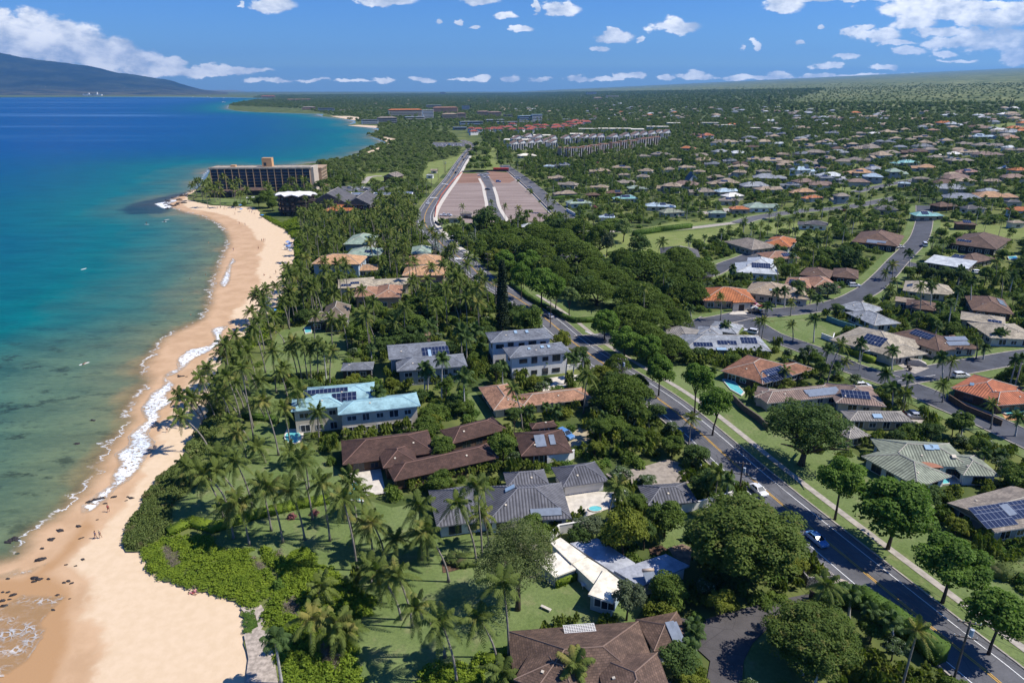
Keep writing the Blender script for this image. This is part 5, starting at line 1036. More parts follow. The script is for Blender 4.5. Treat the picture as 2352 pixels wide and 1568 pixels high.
# ---------------------------------------------------------------- plant prototypes (numpy)
rng = np.random.default_rng(11)
def unit(v): return v/np.maximum(np.linalg.norm(v, axis=-1, keepdims=True), 1e-9)
def leaves(P, Nn, size, asp=0.55, jit=0.6):
    """rhombic leaf faces at P facing roughly Nn"""
    n = len(P); Nn = unit(Nn+rng.normal(0, jit, (n, 3))); r = unit(rng.normal(0, 1, (n, 3)))
    a = unit(np.cross(Nn, r)); b = np.cross(Nn, a); s = (size*rng.uniform(0.65, 1.3, n))[:, None]
    V = np.stack([P-a*s, P+b*s*asp, P+a*s, P-b*s*asp], 1).reshape(-1, 3)
    return V, np.arange(4*n).reshape(n, 4)
def crown(K, n, leaf, rl=(0.26, 0.42), shape='round', seed=0, asp=0.6, jit=0.55, low=-0.35, core=0.0):
    """foliage of leaf faces on K clumps whose centres fill a unit crown"""
    global rng
    rng = np.random.default_rng(seed)
    C = []
    while len(C) < K:
        p = rng.uniform(-1, 1, 3); r = np.linalg.norm(p)
        if r > 1 or r < 0.35 or p[2] < low: continue
        if shape == 'umbrella':
            p[2] = abs(p[2]); d = math.hypot(p[0], p[1]); p = p*1.0; p[2] = (1-d*d)*0.75*rng.uniform(.75, 1.05)
        C.append(p*(0.74 if shape != 'umbrella' else 0.86))
    C = np.array(C); rr = rng.uniform(rl[0], rl[1], K); Ps = []; Ns = []
    w = rr**2/np.sum(rr**2)
    for c, r, q in zip(C, rr, w):
        m = max(4, int(n*q)); d = unit(rng.normal(0, 1, (m, 3))); d[:, 2] = np.where(d[:, 2] < -0.45, -d[:, 2], d[:, 2])
        rad = r*rng.uniform(0.78, 1.06, m)
        sq = np.array([1, 1, 0.62 if shape == 'umbrella' else 0.85])
        Ps.append(c+d*rad[:, None]*sq); Ns.append(d+np.array([0, 0, .35]))
    P = np.concatenate(Ps); Nn = np.concatenate(Ns)
    V, F = leaves(P, Nn, leaf, asp, jit)
    mx = np.abs(V[:, :2]).max(); V[:, :2] /= mx; V[:, 2] /= max(V[:, 2].max(), -V[:, 2].min(), .5)
    return V, F
def trunk_me(name, mat, h=1.0, r=0.05, limbs=5, spread=0.45, fork=0.45, seed=0, bend=0.05):
    """unit trunk: rises to z=1, limbs fan out above the fork"""
    q = random.Random(seed); mb = MB()
    p1 = (q.uniform(-bend, bend), q.uniform(-bend, bend), fork)
    mb.tube([(0, 0, -0.02), (p1[0]*.3+.01, p1[1]*.3, fork*.5), p1], [r*1.35, r*1.0, r*.85], 8)
    for i in range(limbs):
        a = 2*math.pi*i/limbs+q.uniform(-.4, .4); s = spread*q.uniform(.7, 1.1); z = q.uniform(.8, 1.0)
        mid = (p1[0]+math.cos(a)*s*.45, p1[1]+math.sin(a)*s*.45, fork+(z-fork)*.55)
        mb.tube([p1, mid, (p1[0]+math.cos(a)*s, p1[1]+math.sin(a)*s, z)], [r*.7, r*.45, r*.15], 5)
        mb.tube([mid, (mid[0]+math.cos(a+.8)*s*.4, mid[1]+math.sin(a+.8)*s*.4, z)], [r*.35, r*.1], 4)
    return mb.me(name, mat, True)
def fronds(nf, nl, L=1.0, e0=(70, -35), droop=0.55, lw=0.030, ll=0.24, seed=0, twist=True, arch=1.0):
    """feather palm crown: leaflets in two drooping rows on arching ribs"""
    q = np.random.default_rng(seed); VV = []; FF = []; k = 0
    for i in range(nf):
        az = 2.399*i+q.uniform(-.25, .25); f = i/(nf-1); e = math.radians(e0[0]+(e0[1]-e0[0])*f+q.uniform(-8, 8)); l = L*q.uniform(.85, 1.08)*(1-.12*abs(f-.4))
        h = np.array([math.cos(az), math.sin(az), 0]); up = np.array([0, 0, 1.]); side = np.cross(up, h)
        ts = np.linspace(0.02, 1, nl+1); pos = []
        for t in ts: pos.append(h*(l*t*math.cos(e)*(1-.12*t*t*arch))+up*(l*t*math.sin(e)-droop*l*t*t*(.7+.5*f)))
        pos = np.array(pos); tan = unit(np.gradient(pos, axis=0))
        # rib
        for j in range(0, nl, max(1, nl//6)):
            j2 = min(nl, j+max(1, nl//6)); wv = side*0.009*L*(1.2-ts[j]); a, b = pos[j], pos[j2]
            VV += [a-wv, a+wv, b+wv*.6, b-wv*.6]; FF.append((k, k+1, k+2, k+3)); k += 4
        for j in range(1, nl+1):
            t = ts[j]; ln = ll*L*(math.sin(math.pi*min(1, t*.93+.07))**.6)*q.uniform(.85, 1.1)+0.02*L
            for s in (-1, 1):
                out_ = side*s*.86+tan[j]*.42+up*(-.35-.35*q.uniform()+ (0.25 if twist else 0)*q.uniform(-1, 1))
                out_ = out_/np.linalg.norm(out_); w_ = tan[j]*lw*L*.5
                a = pos[j]; m = a+out_*ln*.5+up*.01; b = a+out_*ln-up*ln*.28
                VV += [a-w_, a+w_, m+w_*1.1, m-w_*1.1]; FF.append((k, k+1, k+2, k+3)); k += 4
                VV += [m-w_*1.1, m+w_*1.1, b+w_*.25, b-w_*.25]; FF.append((k, k+1, k+2, k+3)); k += 4
    return np.array(VV), np.array(FF)
def strips(nf, seg=3, L=1.0, e0=(65, -35), droop=.55, w=.2, seed=0):
    """light palm crown for far palms: V-folded strips"""
    q = np.random.default_rng(seed); VV = []; FF = []; k = 0
    for i in range(nf):
        az = 2.399*i+q.uniform(-.3, .3); f = i/(nf-1); e = math.radians(e0[0]+(e0[1]-e0[0])*f); h = np.array([math.cos(az), math.sin(az), 0]); up = np.array([0, 0, 1.]); side = np.cross(up, h)
        for j in range(seg):
            t0, t1 = j/seg, (j+1)/seg
            p = lambda t: h*(L*t*math.cos(e))+up*(L*t*math.sin(e)-droop*L*t*t)
            w0 = w*L*(.35+.65*math.sin(math.pi*min(1, t0*.8+.15))); w1 = w*L*(.35+.65*math.sin(math.pi*min(1, t1*.8+.15)))*(0.25 if j == seg-1 else 1)
            for s in (-1, 1):
                a, b = p(t0), p(t1); VV += [a, b, b+side*s*w1-up*w1*.7, a+side*s*w0-up*w0*.7]; FF.append((k, k+1, k+2, k+3)); k += 4
    return np.array(VV), np.array(FF)
# ---- foliage materials: leaf reflectance, clump to clump variation only
LM = dict(
 coco=leafmat('coconut_frond', (0.060, 0.092, 0.018), (0.175, 0.215, 0.048), (0.28, 0.25, 0.07), .33, .12),
 feather=leafmat('feather_palm_frond', (0.036, 0.070, 0.020), (0.115, 0.175, 0.048), None, .28, .2),
 areca=leafmat('clump_palm_frond', (0.050, 0.085, 0.014), (0.185, 0.225, 0.036), (0.25, 0.265, 0.035), .34, .25),
 broad=leafmat('broad_leaf', (0.048, 0.088, 0.013), (0.168, 0.232, 0.040), None, .32, .3),
 street=leafmat('street_tree_leaf', (0.050, 0.105, 0.014), (0.170, 0.270, 0.040), None, .36, .35),
 monkey=leafmat('raintree_leaf', (0.044, 0.080, 0.010), (0.135, 0.188, 0.026), None, .28, .12),
 dark=leafmat('dark_leaf', (0.030, 0.062, 0.014), (0.105, 0.160, 0.036), None, .26, .2),
 mango=leafmat('mango_leaf', (0.046, 0.084, 0.013), (0.150, 0.200, 0.038), (0.20, 0.19, 0.05), .34, .4),
 yellow=leafmat('yellowing_leaf', (0.080, 0.115, 0.014), (0.215, 0.235, 0.030), None, .28, .3),
 pale=leafmat('pale_leaf', (0.10, 0.15, 0.04), (0.24, 0.30, 0.10), None, .3, .3),
 kiawe=leafmat('feathery_leaf', (0.075, 0.105, 0.030), (0.18, 0.215, 0.075), (0.25, 0.225, 0.16), .35, .25),
 grey=leafmat('grey_leaf', (0.055, 0.078, 0.036), (0.135, 0.165, 0.082), None, .2, .4),
 silver=leafmat('silver_leaf', (0.20, 0.25, 0.24), (0.42, 0.48, 0.46), None, .15, .4),
 plum=leafmat('plumeria_leaf', (0.038, 0.066, 0.020), (0.105, 0.155, 0.052), (0.50, 0.52, 0.42), .2, 1.1),
 naup=leafmat('naupaka_leaf', (0.10, 0.165, 0.016), (0.24, 0.31, 0.028), None, .3, .35),
 grape=leafmat('sea_grape_leaf', (0.085, 0.125, 0.030), (0.165, 0.205, 0.055), (0.20, 0.17, 0.08), .22, .2),
 hedge=leafmat('hedge_leaf', (0.050, 0.100, 0.015), (0.125, 0.205, 0.034), None, .25, .5),
 scrub=leafmat('scrub_leaf', (0.078, 0.118, 0.032), (0.190, 0.235, 0.072), None, .2, .05),
 pine=leafmat('pine_needles', (0.014, 0.030, 0.012), (0.040, 0.062, 0.024), None, .08, .3),
 pink=leafmat('pink_blossom', (0.13, 0.07, 0.06), (0.42, 0.14, 0.16), None, .2, 1.0),
 dry=leafmat('dry_twigs', (0.16, 0.13, 0.10), (0.30, 0.25, 0.19), None, .1, .5))
BARK = M('grey_palm_bark', (0.22, 0.195, 0.165), .9, .25, 2.5); BARKW = M('white_palm_bark', (0.42, 0.40, 0.36), .9, .2, 2); BARKB = M('brown_bark', (0.085, 0.062, 0.045), .95, .3, 2)
def me_of(name, VF, mat): return mesh_np(name, VF[0], VF[1], mat)
PR = {}
PR['coco'] = [me_of('coconut_crown', fronds(18, 17, 1.0, (74, -42), .5, .044, .18, s), LM['coco']) for s in range(4)]
PR['coco_lo'] = [me_of('coconut_crown_far', fronds(14, 8, 1.0, (70, -40), .5, .085, .20, s+9), LM['coco']) for s in range(3)]
PR['royal'] = [me_of('feather_crown', fronds(16, 18, 1.0, (75, -30), .5, .055, .30, s+20), LM['feather']) for s in range(3)]
PR['royal_lo'] = [me_of('feather_crown_far', fronds(12, 7, 1.0, (70, -30), .5, .11, .32, s+30), LM['feather']) for s in range(2)]
def clump_palm(seed, ns=9, nf=7, nl=7):
    q = random.Random(seed); Vs = []; Fs = []; k = 0
    for i in range(ns):
        a = q.uniform(0, 6.28); r = math.sqrt(q.random())*.55; z = q.uniform(.30, .62)
        V, F = fronds(nf, nl, q.uniform(.42, .58), (78, 5), .6, .10, .30, seed*31+i)
        V = V+np.array([r*math.cos(a), r*math.sin(a), z]); Vs.append(V); Fs.append(F+k); k += len(V)
    V = np.concatenate(Vs); V[:, 2] /= V[:, 2].max(); return V, np.concatenate(Fs)
PR['areca'] = [me_of('clump_palm_fronds', clump_palm(s), LM['areca']) for s in range(3)]
PR['areca_lo'] = [me_of('clump_palm_fronds_far', clump_palm(s+5, 6, 6, 4), LM['areca']) for s in range(2)]
def crowns(key, mat, variants, K, n, leaf, **kw): PR[key] = [me_of(key+'_crown', crown(K, n, leaf, seed=s*7+len(PR), **kw), LM[mat]) for s in range(variants)]
crowns('street', 'street', 3, 60, 9500, .050, rl=(.20, .30), low=-.45)
crowns('monkey', 'monkey', 3, 150, 15000, .030, rl=(.14, .22), shape='umbrella', low=-1)
crowns('monkeydark', 'dark', 1, 120, 14000, .024, rl=(.12, .19), low=-.3)
crowns('mango', 'mango', 2, 130, 26000, .026, rl=(.14, .22), low=-.6)
crowns('broad', 'broad', 3, 44, 5200, .058, rl=(.2, .32)); crowns('dark', 'dark', 2, 40, 3200, .062, rl=(.2, .32))
crowns('yellow', 'yellow', 2, 45, 4600, .055, rl=(.2, .3)); crowns('pale', 'pale', 2, 40, 3200, .065, rl=(.2, .3)); crowns('grey', 'grey', 2, 40, 3600, .055, rl=(.2, .3))
crowns('kiawe', 'kiawe', 1, 70, 21000, .024, rl=(.16, .32), low=-.6, asp=.4, jit=1.2); crowns('plum', 'plum', 2, 30, 2200, .075, rl=(.2, .3)); crowns('silver', 'silver', 1, 30, 2500, .07, rl=(.2, .3))
crowns('broad_lo', 'broad', 3, 16, 420, .15, rl=(.3, .42)); crowns('scrub', 'scrub', 3, 16, 650, .13, rl=(.3, .42), low=-.1); crowns('pink', 'pink', 1, 20, 900, .1, rl=(.3, .4)); crowns('dryb', 'dry', 1, 24, 2400, .05, rl=(.25, .4), asp=.25, jit=1.3)
crowns('bush', 'hedge', 2, 16, 700, .12, rl=(.32, .45), low=0); crowns('bushd', 'broad', 2, 16, 700, .12, rl=(.32, .45), low=0); crowns('bushy', 'areca', 2, 16, 700, .12, rl=(.32, .45), low=0)
crowns('naup', 'naup', 2, 10, 90, .22, rl=(.4, .55), low=0); crowns('grape', 'grape', 2, 10, 100, .2, rl=(.4, .55), low=0); crowns('hedgec', 'hedge', 2, 10, 120, .2, rl=(.4, .55), low=0); crowns('dryc', 'dry', 1, 10, 90, .16, rl=(.4, .55), asp=.25, jit=1.3, low=0)
def pine_crown(seed, n=9000):
    q = np.random.default_rng(seed); t = q.random(n)**.8; a = q.uniform(0, 6.28, n); lay = np.floor(t*26)/26+.012*q.random(n)
    R_ = (.12+.88*(1-lay)**.55)*(.55+.45*np.abs(np.sin(a*4+np.floor(t*26)*1.7)))*q.random(n)**.4
    P = np.stack([R_*np.cos(a), R_*np.sin(a), lay+R_*.03], 1); V, F = leaves(P, np.stack([np.cos(a)*.3, np.sin(a)*.3, np.ones(n)], 1), .10, .5, .7)
    V2 = V.copy(); ctr = np.repeat(P, 4, 0); V2[:, 2] = ctr[:, 2]+(V[:, 2]-ctr[:, 2])*.2; return V2, F
PR['pine'] = [me_of('pine_needles', pine_crown(3), LM['pine'])]; PR['pine_lo'] = [me_of('pine_needles_far', pine_crown(4, 1400), LM['pine'])]
TK = {'b': [trunk_me('trunk', BARKB, r=.05, seed=s) for s in range(3)], 'm': [trunk_me('trunk', BARKB, r=.07, limbs=8, spread=1.1, fork=.3, seed=s+5) for s in range(2)],
      's': [trunk_me('trunk', BARKB, r=.045, limbs=5, spread=.3, fork=.55, seed=s+8, bend=.12) for s in range(3)]}
def palm_trunk(mat, lean, r0, r1, n=7, curve=1.7):
    mb = MB(); P = [(lean*(t**curve), 0, t) for t in [i/n for i in range(n+1)]]; mb.tube(P, [r0*1.5]+[r0+(r1-r0)*i/n for i in range(1, n+1)], 7); return mb.me('trunk', mat, True)
TK['c'] = [palm_trunk(BARK, 0.0, .012, .008)]; TK['r'] = [palm_trunk(BARKW, 0, .020, .013)]
# ---------------------------------------------------------------- registry: every plant is noted first, built after ranking by size in view
PL = []   # dict(kind, x, y, h, r, ...)
KIND = {  # kind: (object name, category, wording, near crown key, far crown key, trunk key, far limit px)
 'coco': ('coconut_palm', 'palm tree', 'coconut palm', 'coco', 'coco_lo', 'c'),
 'royal': ('royal_palm', 'palm tree', 'straight feather palm', 'royal', 'royal_lo', 'r'),
 'areca': ('clump_palm', 'palm clump', 'bushy clump palm', 'areca', 'areca_lo', None),
 'street': ('street_tree', 'tree', 'round leafy street tree', 'street', 'broad_lo', 's'),
 'monkey': ('rain_tree', 'tree', 'wide umbrella-shaped tree', 'monkey', 'broad_lo', 'm'),
 'monkeydark': ('rain_tree', 'tree', 'very dark wide tree', 'monkeydark', 'broad_lo', 'm'),
 'mango': ('mango_tree', 'tree', 'big dense mounded tree', 'mango', 'broad_lo', 'b'),
 'broad': ('leafy_tree', 'tree', 'green leafy tree', 'broad', 'broad_lo', 'b'),
 'dark': ('dark_tree', 'tree', 'dark green tree', 'dark', 'broad_lo', 'b'),
 'yellow': ('yellowing_tree', 'tree', 'yellow-green tree', 'yellow', 'broad_lo', 'b'),
 'pale': ('pale_tree', 'tree', 'pale green tree', 'pale', 'scrub', 'b'),
 'grey': ('grey_tree', 'tree', 'grey-green tree', 'grey', 'scrub', 'b'),
 'kiawe': ('feathery_tree', 'tree', 'feathery grey-green tree', 'kiawe', 'scrub', 'b'),
 'plum': ('plumeria_tree', 'tree', 'white-flowered plumeria tree', 'plum', 'plum', 'b'),
 'silver': ('silver_palm', 'palm tree', 'silvery palm', 'silver', 'silver', 'b'),
 'scrub': ('scrub_tree', 'tree', 'low rounded scrub tree', 'scrub', 'scrub', 'b'),
 'pine': ('column_pine', 'pine tree', 'tall dark column pine', 'pine', 'pine_lo', 's'),
 'bush': ('green_shrub', 'shrub', 'rounded green shrub', 'bush', 'bush', None),
 'bushd': ('dark_shrub', 'shrub', 'dark leafy shrub', 'bushd', 'bushd', None),
 'bushy': ('yellow_shrub', 'shrub', 'yellow-green shrub', 'bushy', 'bushy', None),
 'pink': ('flowering_shrub', 'shrub', 'pink-flowered shrub', 'pink', 'pink', None),
}
def plant(kind, x, y, h, r, crown_xy=None, label=None, keep=False, rz=None, tilt=0.0):
    PL.append(dict(kind=kind, x=x, y=y, h=h, r=r, cxy=crown_xy, label=label, keep=keep, rz=R.uniform(0, 6.283) if rz is None else rz, v=R.randrange(99), tilt=tilt))
def height_at(base, py):
    """height above a ground point at which the line of sight of row py passes over it"""
    lo, hi = 0.0, 90.0
    for _ in range(40):
        m = (lo+hi)/2
        if proj((base[0], base[1], base[2]+m))[1] > py: lo = m
        else: hi = m
    return lo
def palm_px(bx, by, cx_, cy_, r=4.2, kind='coco', label=None):
    b = hit(bx, by); h = height_at(b, cy_); h = min(max(h, 4), 24)
    q = proj((b.x, b.y, b.z+h)); dx = (cx_-q[0])*q[2]/FP
    dx = max(-h*.6, min(h*.6, dx)); plant(kind, b.x, b.y, h, r*R.uniform(.92, 1.08), crown_xy=(b.x+dx, b.y+R.uniform(-.6, .6)), keep=True, label=label)
def tree_px(kind, cx_, cy_, w, hh=None, by=None, label=None, keep=True):
    """crown centre, crown width in view units, height of the crown, row of the trunk's foot"""
    hh = hh or w*.8; by = by if by is not None else cy_+hh*.62
    b = hit(cx_, by); s = proj(b)[2]/FP; r = w*s/2; ph = PITCH+math.atan((cy_-CY)/FP)
    rz = math.sqrt(max((hh/2)**2-(w/2*math.sin(ph))**2, ((.30 if kind == 'street' else .2)*w)**2))/math.cos(ph)*s; hc = max(height_at(b, cy_), rz*.6)
    if kind == 'monkey': hc, rz = max(hc-rz*.7, 2), rz*1.6
    h = hc+rz; q = proj((b.x, b.y, b.z+h)); bx = b.x+(cx_-q[0])*s*.8
    plant(kind, bx, b.y, h, r, keep=keep, label=label); PL[-1]['rz_h'] = rz
# ---------------------------------------------------------------- pools, walls, hedges
def pool_mat():
    m, nt = newmat('pool_water'); geo = nn(nt, 'ShaderNodeNewGeometry'); n = noise(nt, 1.2, 3, .6, vec=geo.outputs['Position'])
    out(nt, bsdf(nt, mixc(nt, maprange(nt, n, .3, .7), (.10, .42, .44), (.17, .55, .55)), .08, .5, normal=bump(nt, n, .2, .05))); return m
POOLM = pool_mat(); COPE = M('pool_coping', (.62, .57, .48), .8, .1, 1)
def pool(pts, label, z=.35, grow=1.13):
    w = [hit(*p, z) for p in pts]; cx_ = sum(q.x for q in w)/len(w); cy_ = sum(q.y for q in w)/len(w); P_ = [(q.x-cx_, q.y-cy_) for q in w]; g = E(cx_)
    o = thing('swimming_pool', label, 'pool', (cx_, cy_, g)); mb = MB(); mb.prism(P_, 0, z); mb.build('water', POOLM, o)
    n = len(P_); B = [(x*grow, y*grow) for x, y in P_]; mb = MB()
    A = sum(P_[i][0]*P_[(i+1) % n][1]-P_[(i+1) % n][0]*P_[i][1] for i in range(n)); 
    if A < 0: P_, B = P_[::-1], B[::-1]
    vs = [(x, y, z+.06) for x, y in P_]+[(x, y, z+.06) for x, y in B]+[(x, y, -.2) for x, y in B]+[(x, y, z-.1) for x, y in P_]
    mb.add(vs, [(i, n+i, n+(i+1) % n, (i+1) % n) for i in range(n)]+[(n+i, 2*n+i, 2*n+(i+1) % n, n+(i+1) % n) for i in range(n)]+[(i, (i+1) % n, 3*n+(i+1) % n, 3*n+i) for i in range(n)]); mb.build('coping', COPE, o)
    FOOT.append([(x*1.15+cx_, y*1.15+cy_) for x, y in P_]); keep_pt((cx_, cy_, g+z), 3); keep_pt((cx_, cy_+1.5, g+z), 3)
def oval(t_, x, y, rx, ry, n=14): return [T(t_, x+rx*math.cos(6.2832*i/n), y+ry*math.sin(6.2832*i/n)) for i in range(n)]
pool(oval(3, 2020, 1440, 55, 42), 'round turquoise pool on the lawn beside the blue-roofed house')
pool(TL(7, [(40,215),(105,180),(140,275),(150,310),(30,300)]), 'long turquoise lap pool on the terrace of the dark chocolate house')
pool(TL(3, [(2095,690),(2145,678),(2145,718),(2105,725)]), 'small square turquoise pool beside the thatched beach house')
pool(oval(7, 1750, 365, 45, 18), 'small curved pool in the courtyard of the ribbed grey tile house', .4)
pool(TL(8, [(1745,150),(1790,135),(1840,145),(1835,190),(1790,195),(1750,175)]), 'turquoise pool inside the green-tiled U-shaped house', .4)
pool(TL(5, [(280,1050),(340,1040),(420,1130),(400,1150),(330,1110)]), 'bright blue pool beside the red-brown shingle house')
pool(TL(5, [(2205,1270),(2290,1258),(2400,1250),(2400,1290),(2250,1290)]), 'turquoise pool on an orange deck by the terracotta-roofed house')
pool(TL(5, [(2240,200),(2300,192),(2305,212),(2250,218)]), 'small turquoise pool behind hedges in the upper right')
sheet('pool_deck', TL(5, [(2180,1255),(2300,1235),(2500,1220),(2500,1330),(2230,1330)]), .1, M('orange_deck', (.52, .27, .12), .9, .1, 1))
sheet('pool_deck', TL(8, [(1700,140),(1760,120),(1900,130),(2050,150),(2010,185),(1860,205),(1740,200)]), .1, CONC2)
sheet('pool_deck', TL(3, [(1955,1440),(1975,1390),(2095,1385),(2090,1450),(2050,1490),(1970,1490)]), .1, COPE)
STUCCO = WALLC['white']; STUCG = M('grey_stucco_wall', (.42, .40, .37), .9, .1, .5)
def wall_line(pts, h, th, mat, label, name='garden_wall', cat='wall', world=False, cap=True):
    L_ = [Vector(p[:2]) for p in (pts if world else [hit(*p) for p in pts])]; o = L_[0]; g = E(o.x)
    t = thing(name, label, cat, (o.x, o.y, g)); mb = MB(); cb = MB()
    for k_, (a, b) in enumerate(zip(L_[:-1], L_[1:])):
        d = b-a; l = d.length; ang = math.atan2(d.y, d.x); m = (a+b)/2-o; z = E((a.x+b.x)/2)-g+.012*k_
        mb.box((m.x, m.y, z+h/2-.3), (l+th*.9, th, h+.6), ang); cb.box((m.x, m.y, z+h+.05), (l+th+.1, th+.12, .12), ang)
    mb.build('wall_body', mat, t)
    if cap: cb.build('coping', mat, t)
    return t
wall_line(TL(8, [(-10,395),(130,365),(320,310),(370,275)]), 1.9, .25, STUCCO, 'white rendered boundary wall stepping down between the tile guest wing and the big tree')
wall_line(TL(8, [(80,60),(130,130),(290,190),(370,275)]), 1.9, .25, STUCCO, 'white boundary wall running beside the main road')
wall_line(TL(7, [(1440,590),(1500,540),(1620,520),(1700,500)]), 2.0, .25, STUCCO, 'white garden wall behind the white flat-roofed house')
wall_line(TL(7, [(1210,1350),(1150,1390),(1040,1420)]), .6, .3, STUCG, 'low wall edging the lower lawn')
wall_line(TL(7, [(1420,60),(1560,40),(1600,20)]), 2.2, .25, STUCCO, 'short white wall behind the clump palms and the tile pavilion')
wall_line(TL(5, [(990,640),(1080,675),(1180,705)]), 1.8, .2, M('teal_fence', (.10, .22, .24), .8, .1, 1), 'dark teal screen fence beside the vacant lawn', 'screen_fence', 'fence')
wall_line(TL(5, [(340,1190),(420,1270),(520,1340),(580,1400)]), 1.8, .25, M('brown_block_wall', (.13, .10, .08), .9, .2, 1), 'brown block wall along the lawn behind the street trees')
wall_line(TL(5, [(955,760),(1030,790),(1040,760)]), 1.7, .2, STUCCO, 'white wall corner at the beige-roofed house')
wall_line(TL(5, [(1830,1190),(1950,1270),(2100,1330),(2190,1370)]), 1.7, .2, M('brown_board_fence', (.11, .07, .045), .9, .2, 2), 'long brown board fence beside the terracotta-roofed house', 'board_fence', 'fence')
wall_line(TL(1, [(1550,1455),(1610,1490)]), 2.0, .3, STUCCO, 'white wall at the street corner by the building site')
wall_line(TL(4, [(1450,995),(1640,970),(1700,960)]), 1.6, .2, STUCCO, 'white wall in front of the two-storey grey-roofed house')
wall_line(TL(8, [(870,985),(960,1040),(1030,1080)]), 1.6, .15, M('brown_iron_gate', (.07, .045, .035), .7, .2, 2), 'brown gate across the asphalt driveway', 'driveway_gate', 'gate')
wall_line([(999,512),(1010,520),(1040,500),(1140,508),(1160,535)], 1.5, .1, M('dark_mesh_fence', (.05, .05, .05), .8, .1), 'dark mesh fence at the near corner of the building site', 'mesh_fence', 'fence')
wall_line(TL(1, [(1520,1540),(1430,1450),(1330,1345),(1240,1265),(1160,1192)]), 1.0, .35, M('pale_block_wall', (.40, .34, .28), .9, .15, .4), 'long low block wall along the right side of the building site')
wall_line(TL(1, [(645,1500),(655,1430),(690,1350),(760,1260),(830,1190)]), 1.0, .3, M('red_silt_fence', (.40, .11, .07), .9, .15, 1), 'red silt fence between the main road and the building site', 'silt_fence', 'fence')
wall_line(TL(1, [(835,1190),(920,1183),(1150,1183)]), 1.6, .3, M('dark_mesh_fence', (.05, .05, .05)), 'dark fence across the far end of the building site', 'mesh_fence', 'fence')
# stone gate enclosure beside the driveway
e0 = hit(*T(8, 855, 905)); st_, nt = newmat('stone_wall_pattern'); v = nn(nt, 'ShaderNodeTexVoronoi', i_Scale=2.2, feature='DISTANCE_TO_EDGE'); tcx = nn(nt, 'ShaderNodeTexCoord'); nt.links.new(tcx.outputs['Object'], v.inputs[0])
out(nt, bsdf(nt, mixc(nt, maprange(nt, v.outputs[0], .02, .09), (.50, .47, .42), (.11, .10, .10)), .95, .2))
so_ = thing('stone_enclosure', 'roofless patterned stone enclosure beside the driveway gate', 'enclosure', e0, .1); mb = MB()
for c, d in (((2.2, 0, 1), (4.4, .3, 2)), ((2.2, 3.2, 1), (4.4, .3, 2)), ((0, 1.6, 1), (.3, 3.5, 2)), ((4.4, 1.6, 1), (.3, 3.5, 2))): mb.box(c, d)
mb.build('stone_wall', st_, so_)
def hedge(pts, w, h, label, key='hedge', dens=9, world=False, leaf=.16):
    global rng
    rng = np.random.default_rng(len(THINGS)); L_ = [Vector(p[:2]) for p in (pts if world else [hit(*p) for p in pts])]; o = L_[0]; g = E(o.x); Ps = []; Ns = []; mb = MB()
    for a, b in zip(L_[:-1], L_[1:]):
        d = b-a; l = d.length; d.normalize(); nv_ = Vector((-d.y, d.x)); n = int(l*(w+2*h)*dens); t = rng.uniform(-w*.4, l+w*.4, n); s = rng.uniform(0, w+2*h, n)
        sd = np.where(s < h, -w/2, np.where(s < h+w, s-h-w/2, w/2)); z = np.where(s < h, s, np.where(s < h+w, h, h-(s-h-w))); jj = rng.normal(0, .07, (n, 3))
        P = np.stack([a.x-o.x+d.x*t+nv_.x*sd, a.y-o.y+d.y*t+nv_.y*sd, z+E((a.x+b.x)/2)-g], 1)+jj; Nn = np.stack([nv_.x*np.sign(sd)*(s < h)+0*s, nv_.y*(s > h+w)*1.0, np.full(n, .7)], 1); Ps.append(P); Ns.append(Nn)
        m = (a+b)/2-o; mb.box((m.x, m.y, h/2+E((a.x+b.x)/2)-g-.05+.03*len(Ps)), (l+w*.7, w*.86, h*.94), math.atan2(d.y, d.x))
    V, F = leaves(np.concatenate(Ps), np.concatenate(Ns), leaf, .7, .5)
    bv = len(V); V = np.concatenate([V, np.array(mb.v)]); F = np.concatenate([F, np.array(mb.f)+bv])
    t = thing('hedge', label, 'hedge', (o.x, o.y, g), data=mesh_np('hedge', V, F, LM[key])); 
    for a, b in zip(L_[:-1], L_[1:]):
        nv_ = Vector((-(b-a).y, (b-a).x)).normalized()*w*.7; FOOT.append([(a-nv_)[:], (b-nv_)[:], (b+nv_)[:], (a+nv_)[:]])
    return t
hedge(TL(8, [(975,1030),(1100,1015),(1230,1040),(1400,1150),(1560,1270),(1740,1410)]), 2.6, 3.4, 'tall clipped green hedge curving between the driveway and the main road')
hedge(TL(4, [(1170,395),(1300,500),(1460,590),(1560,640),(1620,655),(1740,650)]), 1.8, 1.8, 'long clipped hedge around the park lawn beside the main road')
hedge(TL(5, [(1040,825),(1180,880),(1300,930)]), 2.0, 2.0, 'yellow-green hedge in front of the beige-roofed house', 'naup')
hedge(TL(3, [(1850,1060),(2050,1040),(2260,1010)]), 1.6, 1.6, 'dark hedge between two beachfront lawns left of the pavilion', 'grape')
hedge(TL(3, [(1690,1310),(1880,1330)])+TL(3, [(1900,1345)]), 1.6, 1.4, 'low hedge above the lawn with the round pool', 'hedge')
hedge(TL(6, [(1190,530),(1320,470),(1480,510),(1700,440),(1850,400)]), 2.4, 1.2, 'low bright hedge crossing the front lawn, left part', 'naup')
hedge(TL(6, [(1860,400),(2050,350),(2240,320)]), 2.6, 1.2, 'low bright hedge crossing the front lawn, right part', 'naup')
hedge(TL(2, [(1490,1080),(1560,1095),(1650,1085)]), 3, 2.5, 'curved hedge around a brown hillside house')
hedge(TL(1, [(1460,1375),(1540,1362),(1640,1362)]), 2.5, 2, 'hedge round a small lawn beyond the building site')
hedge(TL(5, [(1190,140),(1290,150),(1380,135)]), 4, 3, 'thick rounded hedge beside the upper street', 'grape')
